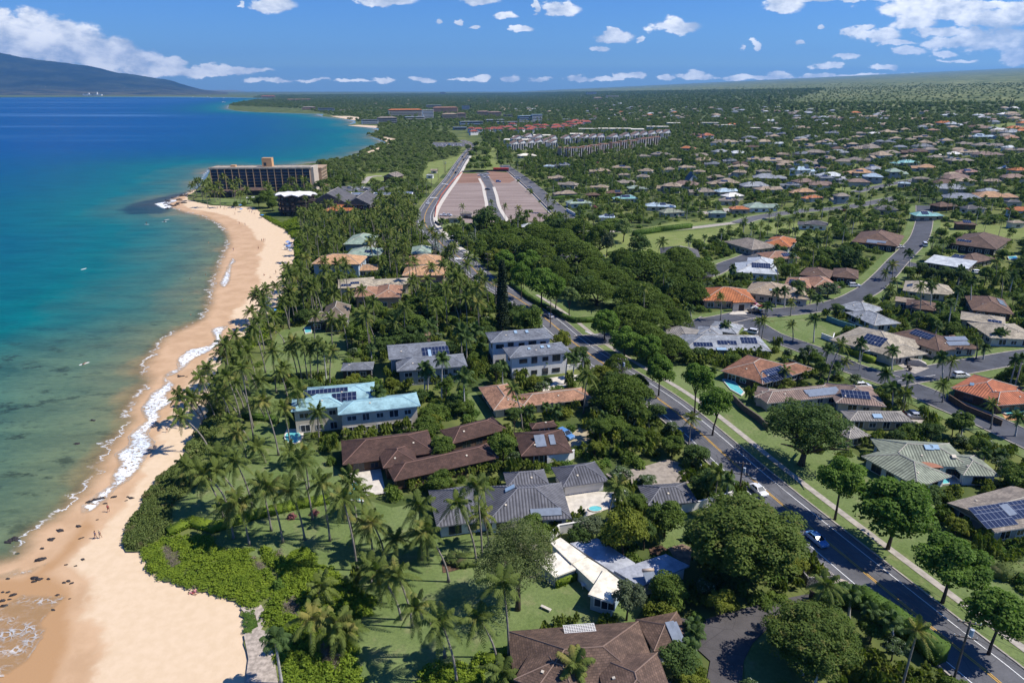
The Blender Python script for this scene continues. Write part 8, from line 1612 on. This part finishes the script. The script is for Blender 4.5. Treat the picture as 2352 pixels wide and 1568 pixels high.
def zone(y0, y1, spacing, spec, poly=None, drop=.06, extra=None):
    """spec: list of (kind, weight, hmin, hmax, rmin, rmax); poly in view units"""
    if poly is not None:
        pw = [tuple(hit(*p))[:2] for p in poly]; a = np.array(pw); lo, hi = a.min(0), a.max(0)
    else: lo, hi = np.array((-y1*.95, y0)), np.array((y1*.95, y1))
    n = int((hi[0]-lo[0])*(hi[1]-lo[1])/spacing**2)
    nx_ = int((hi[0]-lo[0])/spacing)+1; ny_ = int((hi[1]-lo[1])/spacing)+1
    g = np.stack(np.meshgrid(lo[0]+(np.arange(nx_)+.5)*spacing, lo[1]+(np.arange(ny_)+.5)*spacing), -1).reshape(-1, 2)+nrg.uniform(-.55, .55, (nx_*ny_, 2))*spacing
    m = in_view(g); g = g[m]
    if poly is not None: g = g[inpoly(g, pw)]
    if extra is not None: g = g[extra(g)]
    g = g[allowed(g)]; wts = np.array([s[1] for s in spec], float); wts /= wts.sum(); ch = nrg.choice(len(spec), len(g), p=wts); c = 0
    for (x, y), k in zip(g, ch):
        kd, _, h0, h1, r0, r1 = spec[k]; h = nrg.uniform(h0, h1); r = nrg.uniform(r0, r1)
        if hides(kd, x, y, h, r) and nrg.random() > drop:
            if kd in ('bush', 'bushd', 'bushy'): continue
            kd = ('bushd', 'bush', 'bushy')[int(nrg.integers(3))]; h, r = nrg.uniform(1.2, 2.2), nrg.uniform(1.1, 2.0)
            if hides(kd, x, y, h, r): continue
        plant(kd, float(x), float(y), h, r); c += 1
    return c
# ---------------------------------------------------------------- masses nobody could count: geometry nodes scatter
def gn_scatter(name, protos, P, S, RZ, K, label):
    me = bpy.data.meshes.new(name); me.vertices.add(len(P)); me.vertices.foreach_set('co', np.asarray(P, np.float32).ravel())
    for nm, tp, v in (('sc', 'FLOAT_VECTOR', np.asarray(S, np.float32)), ('rz', 'FLOAT', np.asarray(RZ, np.float32)), ('kk', 'INT', np.asarray(K, np.int32))):
        a = me.attributes.new(nm, tp, 'POINT'); a.data.foreach_set('vector' if tp == 'FLOAT_VECTOR' else 'value', v.ravel())
    o = struct(name, me, 'stuff'); o['label'] = label
    ng = bpy.data.node_groups.new(name+'_scatter', 'GeometryNodeTree'); ng.interface.new_socket('Geometry', in_out='INPUT', socket_type='NodeSocketGeometry'); ng.interface.new_socket('Geometry', in_out='OUTPUT', socket_type='NodeSocketGeometry')
    gi = ng.nodes.new('NodeGroupInput'); go = ng.nodes.new('NodeGroupOutput'); ip = ng.nodes.new('GeometryNodeInstanceOnPoints'); ip.inputs['Pick Instance'].default_value = True
    g2i = ng.nodes.new('GeometryNodeGeometryToInstance')
    for p in reversed(protos):
        oi = ng.nodes.new('GeometryNodeObjectInfo'); oi.inputs['Object'].default_value = p; oi.inputs['As Instance'].default_value = False; ng.links.new(oi.outputs['Geometry'], g2i.inputs[0])
    at = {}
    for nm, tp in (('sc', 'FLOAT_VECTOR'), ('rz', 'FLOAT'), ('kk', 'INT')): n = ng.nodes.new('GeometryNodeInputNamedAttribute'); n.data_type = tp; n.inputs[0].default_value = nm; at[nm] = n.outputs[0]
    cx = ng.nodes.new('ShaderNodeCombineXYZ'); ng.links.new(at['rz'], cx.inputs[2])
    ng.links.new(gi.outputs[0], ip.inputs['Points']); ng.links.new(g2i.outputs[0], ip.inputs['Instance']); ng.links.new(cx.outputs[0], ip.inputs['Rotation']); ng.links.new(at['sc'], ip.inputs['Scale']); ng.links.new(at['kk'], ip.inputs['Instance Index'])
    ng.links.new(ip.outputs[0], go.inputs[0]); m = o.modifiers.new('scatter', 'NODES'); m.node_group = ng; return o
PO = {}
def proto_obj(key, i):
    k = (key, i)
    if k not in PO: PO[k] = bpy.data.objects.new('proto_'+key, PR[key][i])
    return PO[k]
def cover(name, poly, key, spacing, r0, r1, label, h=.8, mix=None, world=False):
    pw = [tuple(hit(*p))[:2] for p in poly]; HARD.append(pw); a = np.array(pw); lo, hi = a.min(0), a.max(0); n = int((hi[0]-lo[0])*(hi[1]-lo[1])/spacing**2); P = nrg.uniform(lo, hi, (n, 2)); P = P[inpoly(P, pw)]
    keys = [(key, i) for i in range(len(PR[key]))]+([(mix, 0)] if mix else []); K = nrg.integers(0, len(PR[key]), len(P))
    if mix: 
        ph = np.sin(P[:, 0]*.35+1.3)*np.cos(P[:, 1]*.27+.4)+.5*np.sin(P[:, 0]*.9+P[:, 1]*.8); K = np.where(ph > .95, len(keys)-1, K)
    s = nrg.uniform(r0, r1, len(P)); hh = h*(1+.35*np.sin(P[:, 0]*.5)*np.cos(P[:, 1]*.6))
    P3 = np.stack([P[:, 0], P[:, 1], np.array([E(x) for x in P[:, 0]])+nrg.uniform(-.1, .15, len(P))], 1); S = np.stack([s, s, s*hh*nrg.uniform(.8, 1.2, len(P))], 1)
    gn_scatter(name, [proto_obj(*k) for k in keys], P3, S, nrg.uniform(0, 6.28, len(P)), K, label)
VEGP = TL(6, [(985,690),(1000,640),(1100,590),(1190,560),(1480,560),(1470,620),(1560,660),(1740,650),(1760,720),(1880,830),(1920,870),(1900,910),(1780,1040),(1690,1045),(1620,1000),(1500,950),(1290,900),(1200,862),(1100,840),(1030,800),(1010,730)])
cover('beach_shrub_cover', VEGP, 'naup', .62, .7, 1.1, 'bright yellow-green low shrub cover spreading onto the sand', .75, 'dryc')
cover('beach_shrub_cover', TL(6, [(1790,640),(1960,680),(2100,650),(2230,770),(2351,800),(2351,1700),(1960,1700),(1940,1450),(1880,1400),(1890,1240),(1820,1150),(1830,1060),(1930,920),(1950,880),(1930,800),(1800,720)]), 'naup', .62, .7, 1.2, 'bright yellow-green shrub cover right of the sandy footpath', .85, 'dryc')
cover('beach_shrub_cover', TL(7, [(-20,870),(60,880),(240,1000),(200,1110),(90,1130),(90,1300),(140,1568),(160,1700),(-20,1700)]), 'naup', .65, .7, 1.2, 'yellow-green shrubs at the left edge of the lower lawn', .9)
cover('beach_shrub_cover', TL(7, [(560,1500),(640,1440),(860,1430),(1000,1390),(1000,1480),(960,1560),(1100,1600),(1100,1700),(450,1700)]), 'naup', .65, .7, 1.2, 'yellow-green shrubs at the bottom of the lower lawn', .9)
cover('sea_grape_cover', TL(6, [(860,620),(860,560),(900,450),(975,370),(1000,270),(1110,150),(1200,80),(1290,10),(1330,60),(1340,210),(1200,320),(1165,400),(1170,480),(1120,560),(1010,620),(930,650)]), 'grape', .5, .5, .75, 'thick dull green clipped shrub bank along the top of the beach', 1.5)
cover('path_grass', TL(6, [(1675,1090),(1760,1075),(1790,1130),(1760,1200),(1690,1230)]), 'hedgec', .5, .4, .7, 'patch of green ground cover at the foot of the footpath', .3)
for i, poly in enumerate((TL(3, [(1290,1500),(1400,1380),(1440,1290),(1460,1180),(1500,1080),(1560,1040),(1560,1250),(1500,1380),(1420,1560),(1300,1568)]), TL(3, [(2030,90),(2100,60),(2130,180),(2110,300),(2080,420),(2000,470),(2000,400),(2025,300),(2035,190)]), TL(0, [(1800,1480),(1880,1510),(1940,1540),(2040,1500),(2060,1568),(2100,1620),(2020,1640),(1960,1575),(1880,1535)])+[], TL(3, [(1540,900),(1640,780),(1730,730),(1800,660),(1870,600),(1950,520),(1990,560),(1900,680),(1800,780),(1700,860),(1600,960)]))):
    cover('beach_shrub_cover', poly, 'naup' if i else 'grape', .9, .9, 1.5, ('dull green shrub strip under the leaning palms above the sand', 'yellow-green shrub bank along the upper beach', 'clipped green bank by the round dark apartment block', 'green shrub fringe beneath the palms along the middle beach')[i], .9)
# flower beds
for q, l in ((T(6, 2010, 430), 'red flowering shrub at the left end of the crossing hedge'), (T(6, 2165, 405), 'red flowering shrub farther right along the crossing hedge')):
    b = hit(*q); thing('flowering_shrub', l, 'shrub', b, 0, (1.1, 1.1, 1.2), data=PR['pink'][0])
GROVE = [(640,880),(600,760),(600,700),(690,620),(690,520),(830,480),(950,470),(965,520),(1000,580),(1060,640),(1140,700),(1150,770),(1000,790),(900,800),(820,860),(740,900)]
coco = ('coco', 10, 9, 16, 3.4, 4.4)
zone(0, 0, 7.5, [coco], GROVE, .30)
zone(0, 0, 6.5, [('coco', 6, 9, 15, 3.4, 4.2), ('bushd', 3, 1.5, 3, 1.5, 2.6)], [(400,1060),(430,960),(520,860),(580,760),(600,690),(690,660),(700,760),(650,800),(560,900),(560,1000),(500,1060)], .3)
zone(0, 0, 3.6, [('bush', 4, 1.2, 2.6, 1.2, 2.4), ('bushd', 5, 1.5, 3.5, 1.4, 2.8), ('bushy', 3, 1.2, 2.8, 1.2, 2.4), ('areca', 5, 3, 6, 1.6, 2.8), ('broad', 2.2, 4, 8, 2.2, 4), ('dark', 1.4, 4, 8, 2.2, 4), ('yellow', .6, 3, 6, 2, 3), ('plum', .7, 3, 4.5, 1.8, 2.6), ('coco', .5, 7, 14, 3, 4), ('royal', .5, 5, 10, 2.2, 3)], [(-400,1700),(640,1500),(560,1270),(640,900),(600,700),(690,600),(700,500),(1000,500),(1300,520),(2500,640),(2600,1700)], .05)
print('near', len(PL))
zone(0, 0, 6.0, [('broad', 5, 4, 9, 2.2, 4.2), ('dark', 3, 4, 9, 2.2, 4), ('areca', 3, 3, 6, 1.8, 3), ('coco', 3.4, 8, 14, 2.8, 3.6), ('royal', 1.2, 6, 10, 2.2, 3), ('yellow', .9, 3, 6, 2, 3), ('bush', 3, 1.5, 3, 1.6, 2.8), ('bushd', 3, 1.5, 3.5, 1.6, 2.8), ('plum', .6, 3, 5, 2, 3), ('pink', .15, 2, 3, 1.5, 2.5)], [(690,500),(640,440),(740,400),(960,430),(1180,520),(1180,390),(1230,350),(2500,380),(2600,640),(1300,540),(1000,520)], .10)
print('mid', len(PL))
zone(0, 0, 9.5, [('broad', 4, 5, 9, 3, 5), ('scrub', 4, 4, 7, 3, 5), ('dark', 1.2, 5, 10, 3, 5), ('coco', 3.5, 8, 14, 2.8, 3.6), ('yellow', .8, 4, 7, 2.4, 3.4), ('bushd', 3, 2, 4, 2.2, 3.4), ('pale', .5, 5, 8, 3, 4)], [(1130,380),(1100,300),(1100,270),(2500,280),(2700,390),(1230,352)], .10)
zone(0, 0, 9.0, [('scrub', 8, 3, 6, 3, 5.6), ('broad', 1, 4, 7, 3, 4.5), ('dark', .6, 4, 7, 3, 4)], [(735,420),(720,375),(840,320),(900,290),(1040,310),(1060,335),(1050,370),(980,410),(960,450),(900,430),(820,420)], .06)
print('far', len(PL))
zone(0, 0, 21, [('broad', 3, 5, 9, 4, 7), ('dark', 1.2, 6, 11, 4, 7), ('scrub', 6, 4, 7, 4, 7), ('coco', 1, 9, 14, 4, 5)], [(820,330),(860,290),(700,250),(520,243),(560,228),(1200,228),(1700,236),(2700,240),(2700,292),(1200,292),(1060,300)], .12)
zone(0, 0, 42, [('broad', 3, 7, 11, 8, 12), ('scrub', 5, 5, 9, 8, 12)], [(560,232),(600,219),(1200,213),(1600,208),(1900,204),(1800,236),(1200,230)], .3)
zone(0, 0, 44, [('scrub', 8, 3, 5, 3, 5.5), ('broad', .4, 4, 6, 3.5, 5)], [(1400,225),(1700,208),(2700,180),(2700,243),(1700,238)], .3)
zone(0, 0, 130, [('scrub', 8, 3, 5, 4, 7)], [(1300,216),(1500,207),(2700,163),(2700,190),(1700,212)], .3)
print('all', len(PL))
# ---------------------------------------------------------------- build the ranked plants
LIM = {'coco': 300, 'royal': 300}
byk = {}
for p in PL:
    q = proj((p['x'], p['y'], E(p['x'])+p['h']*.6)); p['s'] = p['r']/max(q[2], 1); p['px'] = q; inside = -20 < q[0] < 2372 and 190 < q[1] < 1600; p['in'] = inside
    byk.setdefault(KIND[p['kind']][1] if False else p['kind'], []).append(p)
# categories share the limit of individuals: trees, palms, clumps, shrubs
GRP = {'coco': 'cp', 'royal': 'rp', 'areca': 'ar', 'bush': 'b1', 'bushd': 'b2', 'bushy': 'b3', 'street': 'st', 'monkey': 'mk', 'monkeydark': 'mk', 'mango': 'mg', 'broad': 'br', 'dark': 'dk', 'scrub': 'sc'}
CAP = {'bush': 200, 'bushd': 200, 'bushy': 150, 'scrub': 220, 'broad': 300, 'dark': 300, 'coco': 300, 'royal': 300, 'areca': 300}
def bush_z(r): return r
NPROT = {k: len(v) for k, v in PR.items()}
for kind, lst in byk.items():
    nm, cat, word, kn, kf, tk = KIND[kind]; vis = [p for p in lst if p['in']]; vis.sort(key=lambda p: (-int(p['keep'] and p['s']*FP > 8), -p['s'])); ind = vis[:CAP.get(kind, 250)]; ids = set(map(id, ind)); rest = [p for p in lst if id(p) not in ids and (p['in'] or p['s']*FP > 4)]
    for p in ind:
        pxr = p['s']*FP; key = kn if pxr > (11 if kind in ('coco', 'royal', 'areca') else 14) else kf; v = p['v'] % NPROT[key]; z0 = E(p['x']); h, r = p['h'], p['r']
        if tk is None:
            o = thing(nm, '', cat, (p['x'], p['y'], z0-.05), p['rz'], (r, r, h if kind == 'areca' else h*.95), data=PR[key][v])
        else:
            o = thing(nm, '', cat, (p['x'], p['y'], z0))
            if kind in ('coco', 'royal'):
                dx, dy = (p['cxy'][0]-p['x'], p['cxy'][1]-p['y']) if p['cxy'] else (nrg.normal(0, 1.1)-.6, nrg.normal(0, .7)) if kind == 'coco' else (0, 0)
                if p['keep'] or pxr > 9:
                    mb = MB(); n = 8; cv = 1.9 if kind == 'coco' else 1.2; rr = (.20, .12) if kind == 'coco' else (.24, .13)
                    mb.tube([(dx*((i/n)**cv), dy*((i/n)**cv), h*i/n*1.0-.1*(i == 0)) for i in range(n+1)], [rr[0]*1.7]+[rr[0]+(rr[1]-rr[0])*i/n for i in range(1, n+1)], 7)
                    mb.build('trunk', BARK if kind == 'coco' else BARKW, o, True)
                    if kind == 'royal': m2 = MB(); m2.tube([(dx, dy, h-1.0), (dx, dy, h+.1)], [.19, .13], 8); m2.build('crownshaft', LM['feather'], o)
                    if kind == 'coco' and pxr > 30:
                        m2 = MB()
                        for i in range(7): a = i*.9; m2.tube([(dx+math.cos(a)*.22, dy+math.sin(a)*.22, h-.35), (dx+math.cos(a)*.3, dy+math.sin(a)*.3, h-.1)], .13, 6)
                        m2.build('coconuts', M('coconut_husk', (.16, .13, .04), .7, .2), o)
                else: link('trunk', TK['c' if kind == 'coco' else 'r'][0], o, None, None, (h, h, h)); dx = dy = 0
                link('crown', PR[key][v], o, (dx, dy, h), (nrg.uniform(-.2, .2), nrg.uniform(-.24, .12), p['rz']), (r, r*nrg.uniform(.9, 1.05), r*nrg.uniform(.75, 1.25)))
            elif kind == 'pine':
                link('trunk', TK['s'][v % 3], o, (0, 0, 0), 0, (r*.8, r*.8, h*.9)); link('crown', PR[key][v], o, (0, 0, h*.06), p['rz'], (r, r, h*.95))
            else:
                rz_ = p.get('rz_h') or min(r*(.5 if kind == 'monkey' else .75), h*.62)
                cz = h-rz_
                link('crown', PR[key][v], o, (0, 0, cz), p['rz'], (r, r, rz_)); th_ = max(cz+rz_*.2, 1.0); link('trunk', TK[tk][v % len(TK[tk])], o, (0, 0, 0), p['rz'], (r*.95, r*.95, th_))
        p['obj'] = o
        if p['label']: o['label'] = p['label']
        else: ML.append((o, None, word, p['px'][0], p['px'][1], cat))
    if rest:
        P = []; S = []; Z = []; K = []
        key = kf; n = NPROT[key]
        for p in rest:
            z0 = E(p['x']); h, r = p['h'], p['r']
            if tk is None: P.append((p['x'], p['y'], z0)); S.append((r, r, h))
            elif kind in ('coco', 'royal'): P.append((p['x'], p['y'], z0+h)); S.append((r, r, r))
            elif kind == 'pine': P.append((p['x'], p['y'], z0)); S.append((r, r, h))
            else: rz_ = p.get('rz_h') or min(r*.75, h*.62); P.append((p['x'], p['y'], z0+h-rz_)); S.append((r, r, rz_*1.15))
            Z.append(p['rz']); K.append(p['v'] % n)
        gn_scatter('far_'+nm+('s' if nm[-1] != 's' else ''), [proto_obj(key, i) for i in range(n)], P, S, Z, K, 'distant mass of '+word+'s')
        if kind in ('coco', 'royal'):
            PO[('tk', kind)] = bpy.data.objects.new('proto_trunk', TK['c' if kind == 'coco' else 'r'][0])
            gn_scatter('far_palm_trunks', [PO[('tk', kind)]], [(x, y, E(x)) for x, y, z in P], [(p['h'],)*3 for p in rest], Z, [0]*len(P), 'distant mass of palm trunks')
# palms whose trunk is straight and close to the lens of the photo keep their lean from the list above
# ---------------------------------------------------------------- wording: what, beside which landmark, which one from the left
LMK += [('the turquoise hillside roof', *hit(*T(1, 1955, 1355))[:2]), ('the building site', *hit(*T(1, 1050, 1350))[:2]), ('the round dark tree by the site', *hit(1117, 530)[:2]), ('the park field', *hit(1500, 530)[:2]), ('the park lawn', *hit(1400, 700)[:2]), ('the road junction', *hit(1330, 790)[:2]), ('the dark column pine', *hit(1156, 760)[:2]),
  ('the vacant lawn', *hit(*T(5, 850, 700))[:2]), ('the street junction', *hit(*T(5, 1400, 1060))[:2]), ('the road bend', *hit(1010, 560)[:2]), ('the lower lawn', *hit(950, 1400)[:2]), ('the front lawn', *hit(600, 1200)[:2]), ('the bright shrub cover', *hit(560, 1300)[:2]), ('the asphalt driveway', *hit(1700, 1430)[:2]), ('the biggest tree', *hit(1716, 1366)[:2]), ('the wispy grey tree', *hit(1190, 1400)[:2]), ('the middle beach', *hit(560, 700)[:2]), ('the long middle foam', *hit(480, 820)[:2]), ('the lower foam', *hit(350, 960)[:2]), ('the lower beach', *hit(120, 1350)[:2]), ('the swash at bottom left', *hit(60, 1500)[:2]),
  ('the red-roofed village', *hit(*T(1, 1350, 890))[:2]), ('the white A-frame house', *hit(*T(2, 60, 1265))[:2]), ('the far green slope', *hit(2100, 235)[:2]), ('the far headland', *hit(600, 255)[:2]), ('the scrub by the coast road', *hit(930, 370)[:2]), ('the grassy roadside', *hit(1000, 390)[:2]), ('the far park', *hit(2200, 300)[:2]), ('the upper street', *hit(*T(5, 1560, 150))[:2]), ('the golf lawn', *hit(*T(5, 800, 20))[:2]), ('the rocky point', *hit(430, 460)[:2]), ('the red container', *hit(*T(1, 1100, 1180))[:2]), ('the stepped townhouses', *hit(*T(1, 1800, 1040))[:2]), ('the flat cream roofs', *hit(*T(1, 1290, 945))[:2]), ('the pale blue two-storey house', *hit(*T(2, 830, 1170))[:2]), ('the long peach flat roof', *hit(*T(2, 2150, 1340))[:2]), ('the small green hillside field', *hit(*T(2, 1100, 1130))[:2]), ('the straight far road', *hit(*T(2, 1300, 1300))[:2]), ('the brown hillside house', *hit(*T(2, 1590, 1040))[:2]), ('the far-right roofs', *hit(*T(2, 2200, 1000))[:2]), ('the upper beach', *hit(640, 540)[:2]), ('the hotel lawn', *hit(540, 465)[:2]), ('the far coast resorts', *hit(960, 260)[:2])]
LA = [(n, proj((x, y, E(x)))) for n, x, y in LMK]
CON = [o for o in THINGS if o.name.startswith('townhouse')]
CN = 0
for o in CON:
    q = proj(o.location); ML.append((o, 'pink-walled' if q[1] > 340 and q[0] > 1290 and o.children and any('salmon' in (m.name if m else '') for c in o.children for m in c.data.materials) else 'white-gabled', 9, q[0], q[1], 'townhouse'))
ONES = ['', 'first', 'second', 'third', 'fourth', 'fifth', 'sixth', 'seventh', 'eighth', 'ninth', 'tenth', 'eleventh', 'twelfth', 'thirteenth', 'fourteenth', 'fifteenth', 'sixteenth', 'seventeenth', 'eighteenth', 'nineteenth']
TENS = {20: 'twent', 30: 'thirt', 40: 'fort', 50: 'fift', 60: 'sixt', 70: 'sevent', 80: 'eight', 90: 'ninet'}
def ordn(n):
    if n < 20: return ONES[n]
    if n > 99: return 'hundred and '+ordn(n-100) if n > 100 else 'hundredth'
    t = n//10*10; return TENS[t]+'ieth' if n % 10 == 0 else TENS[t]+'y-'+ONES[n % 10]
G_ = {}
for o, col, fl, px, py, cat in ML:
    q = proj(o.location); best = min(LA, key=lambda l: ((l[1][0]-px)/1.0)**2+((l[1][1]-py)*1.6)**2); dx, dy = px-best[1][0], (py-best[1][1])*1.6
    if math.hypot(dx, dy) < 22: rel = 'right beside'
    elif abs(dx) > abs(dy): rel = 'right of' if dx > 0 else 'left of'
    else: rel = 'below' if dy > 0 else 'above'
    if col is None: base = fl
    elif cat == 'house': base = ('two-storey ' if fl == 2 else '')+col+' roofed house'
    elif cat == 'block': base = 'long flat-roofed block'
    elif cat == 'apartment block': base = col+' apartment block'
    else: base = col+' '+cat
    G_.setdefault((base, rel, best[0]), []).append((px, py, o))
for (base, rel, lm), L_ in G_.items():
    L_.sort(key=lambda t: t[0]); n = len(L_)
    for i, (px, py, o) in enumerate(L_):
        if n == 1: o['label'] = f'{base} {rel} {lm}'
        else:
            w = 'leftmost' if i == 0 else 'rightmost' if i == n-1 else ordn(i+1)+' from left,'
            o['label'] = (f'{w} {base} {rel} {lm}')
        if n > 1 and 'group' not in o: o['group'] = f'{base}s {rel} {lm}'
        o['label'] = ' '.join(o['label'].split()[:16])
# ---------------------------------------------------------------- air between here and the far mountains
HZ = MB(); HZ.box((0, 11700, 620), (50000, 26000, 1260))
hm, nt = newmat('haze'); pv = nn(nt, 'ShaderNodeVolumePrincipled'); pv.inputs['Color'].default_value = (.22, .54, 1.0, 1); pv.inputs['Density'].default_value = 3.7e-5; pv.inputs['Anisotropy'].default_value = .2
o_ = nn(nt, 'ShaderNodeOutputMaterial'); nt.links.new(pv.outputs[0], o_.inputs['Volume'])
ho = struct('haze', HZ.me('haze', hm), 'stuff')
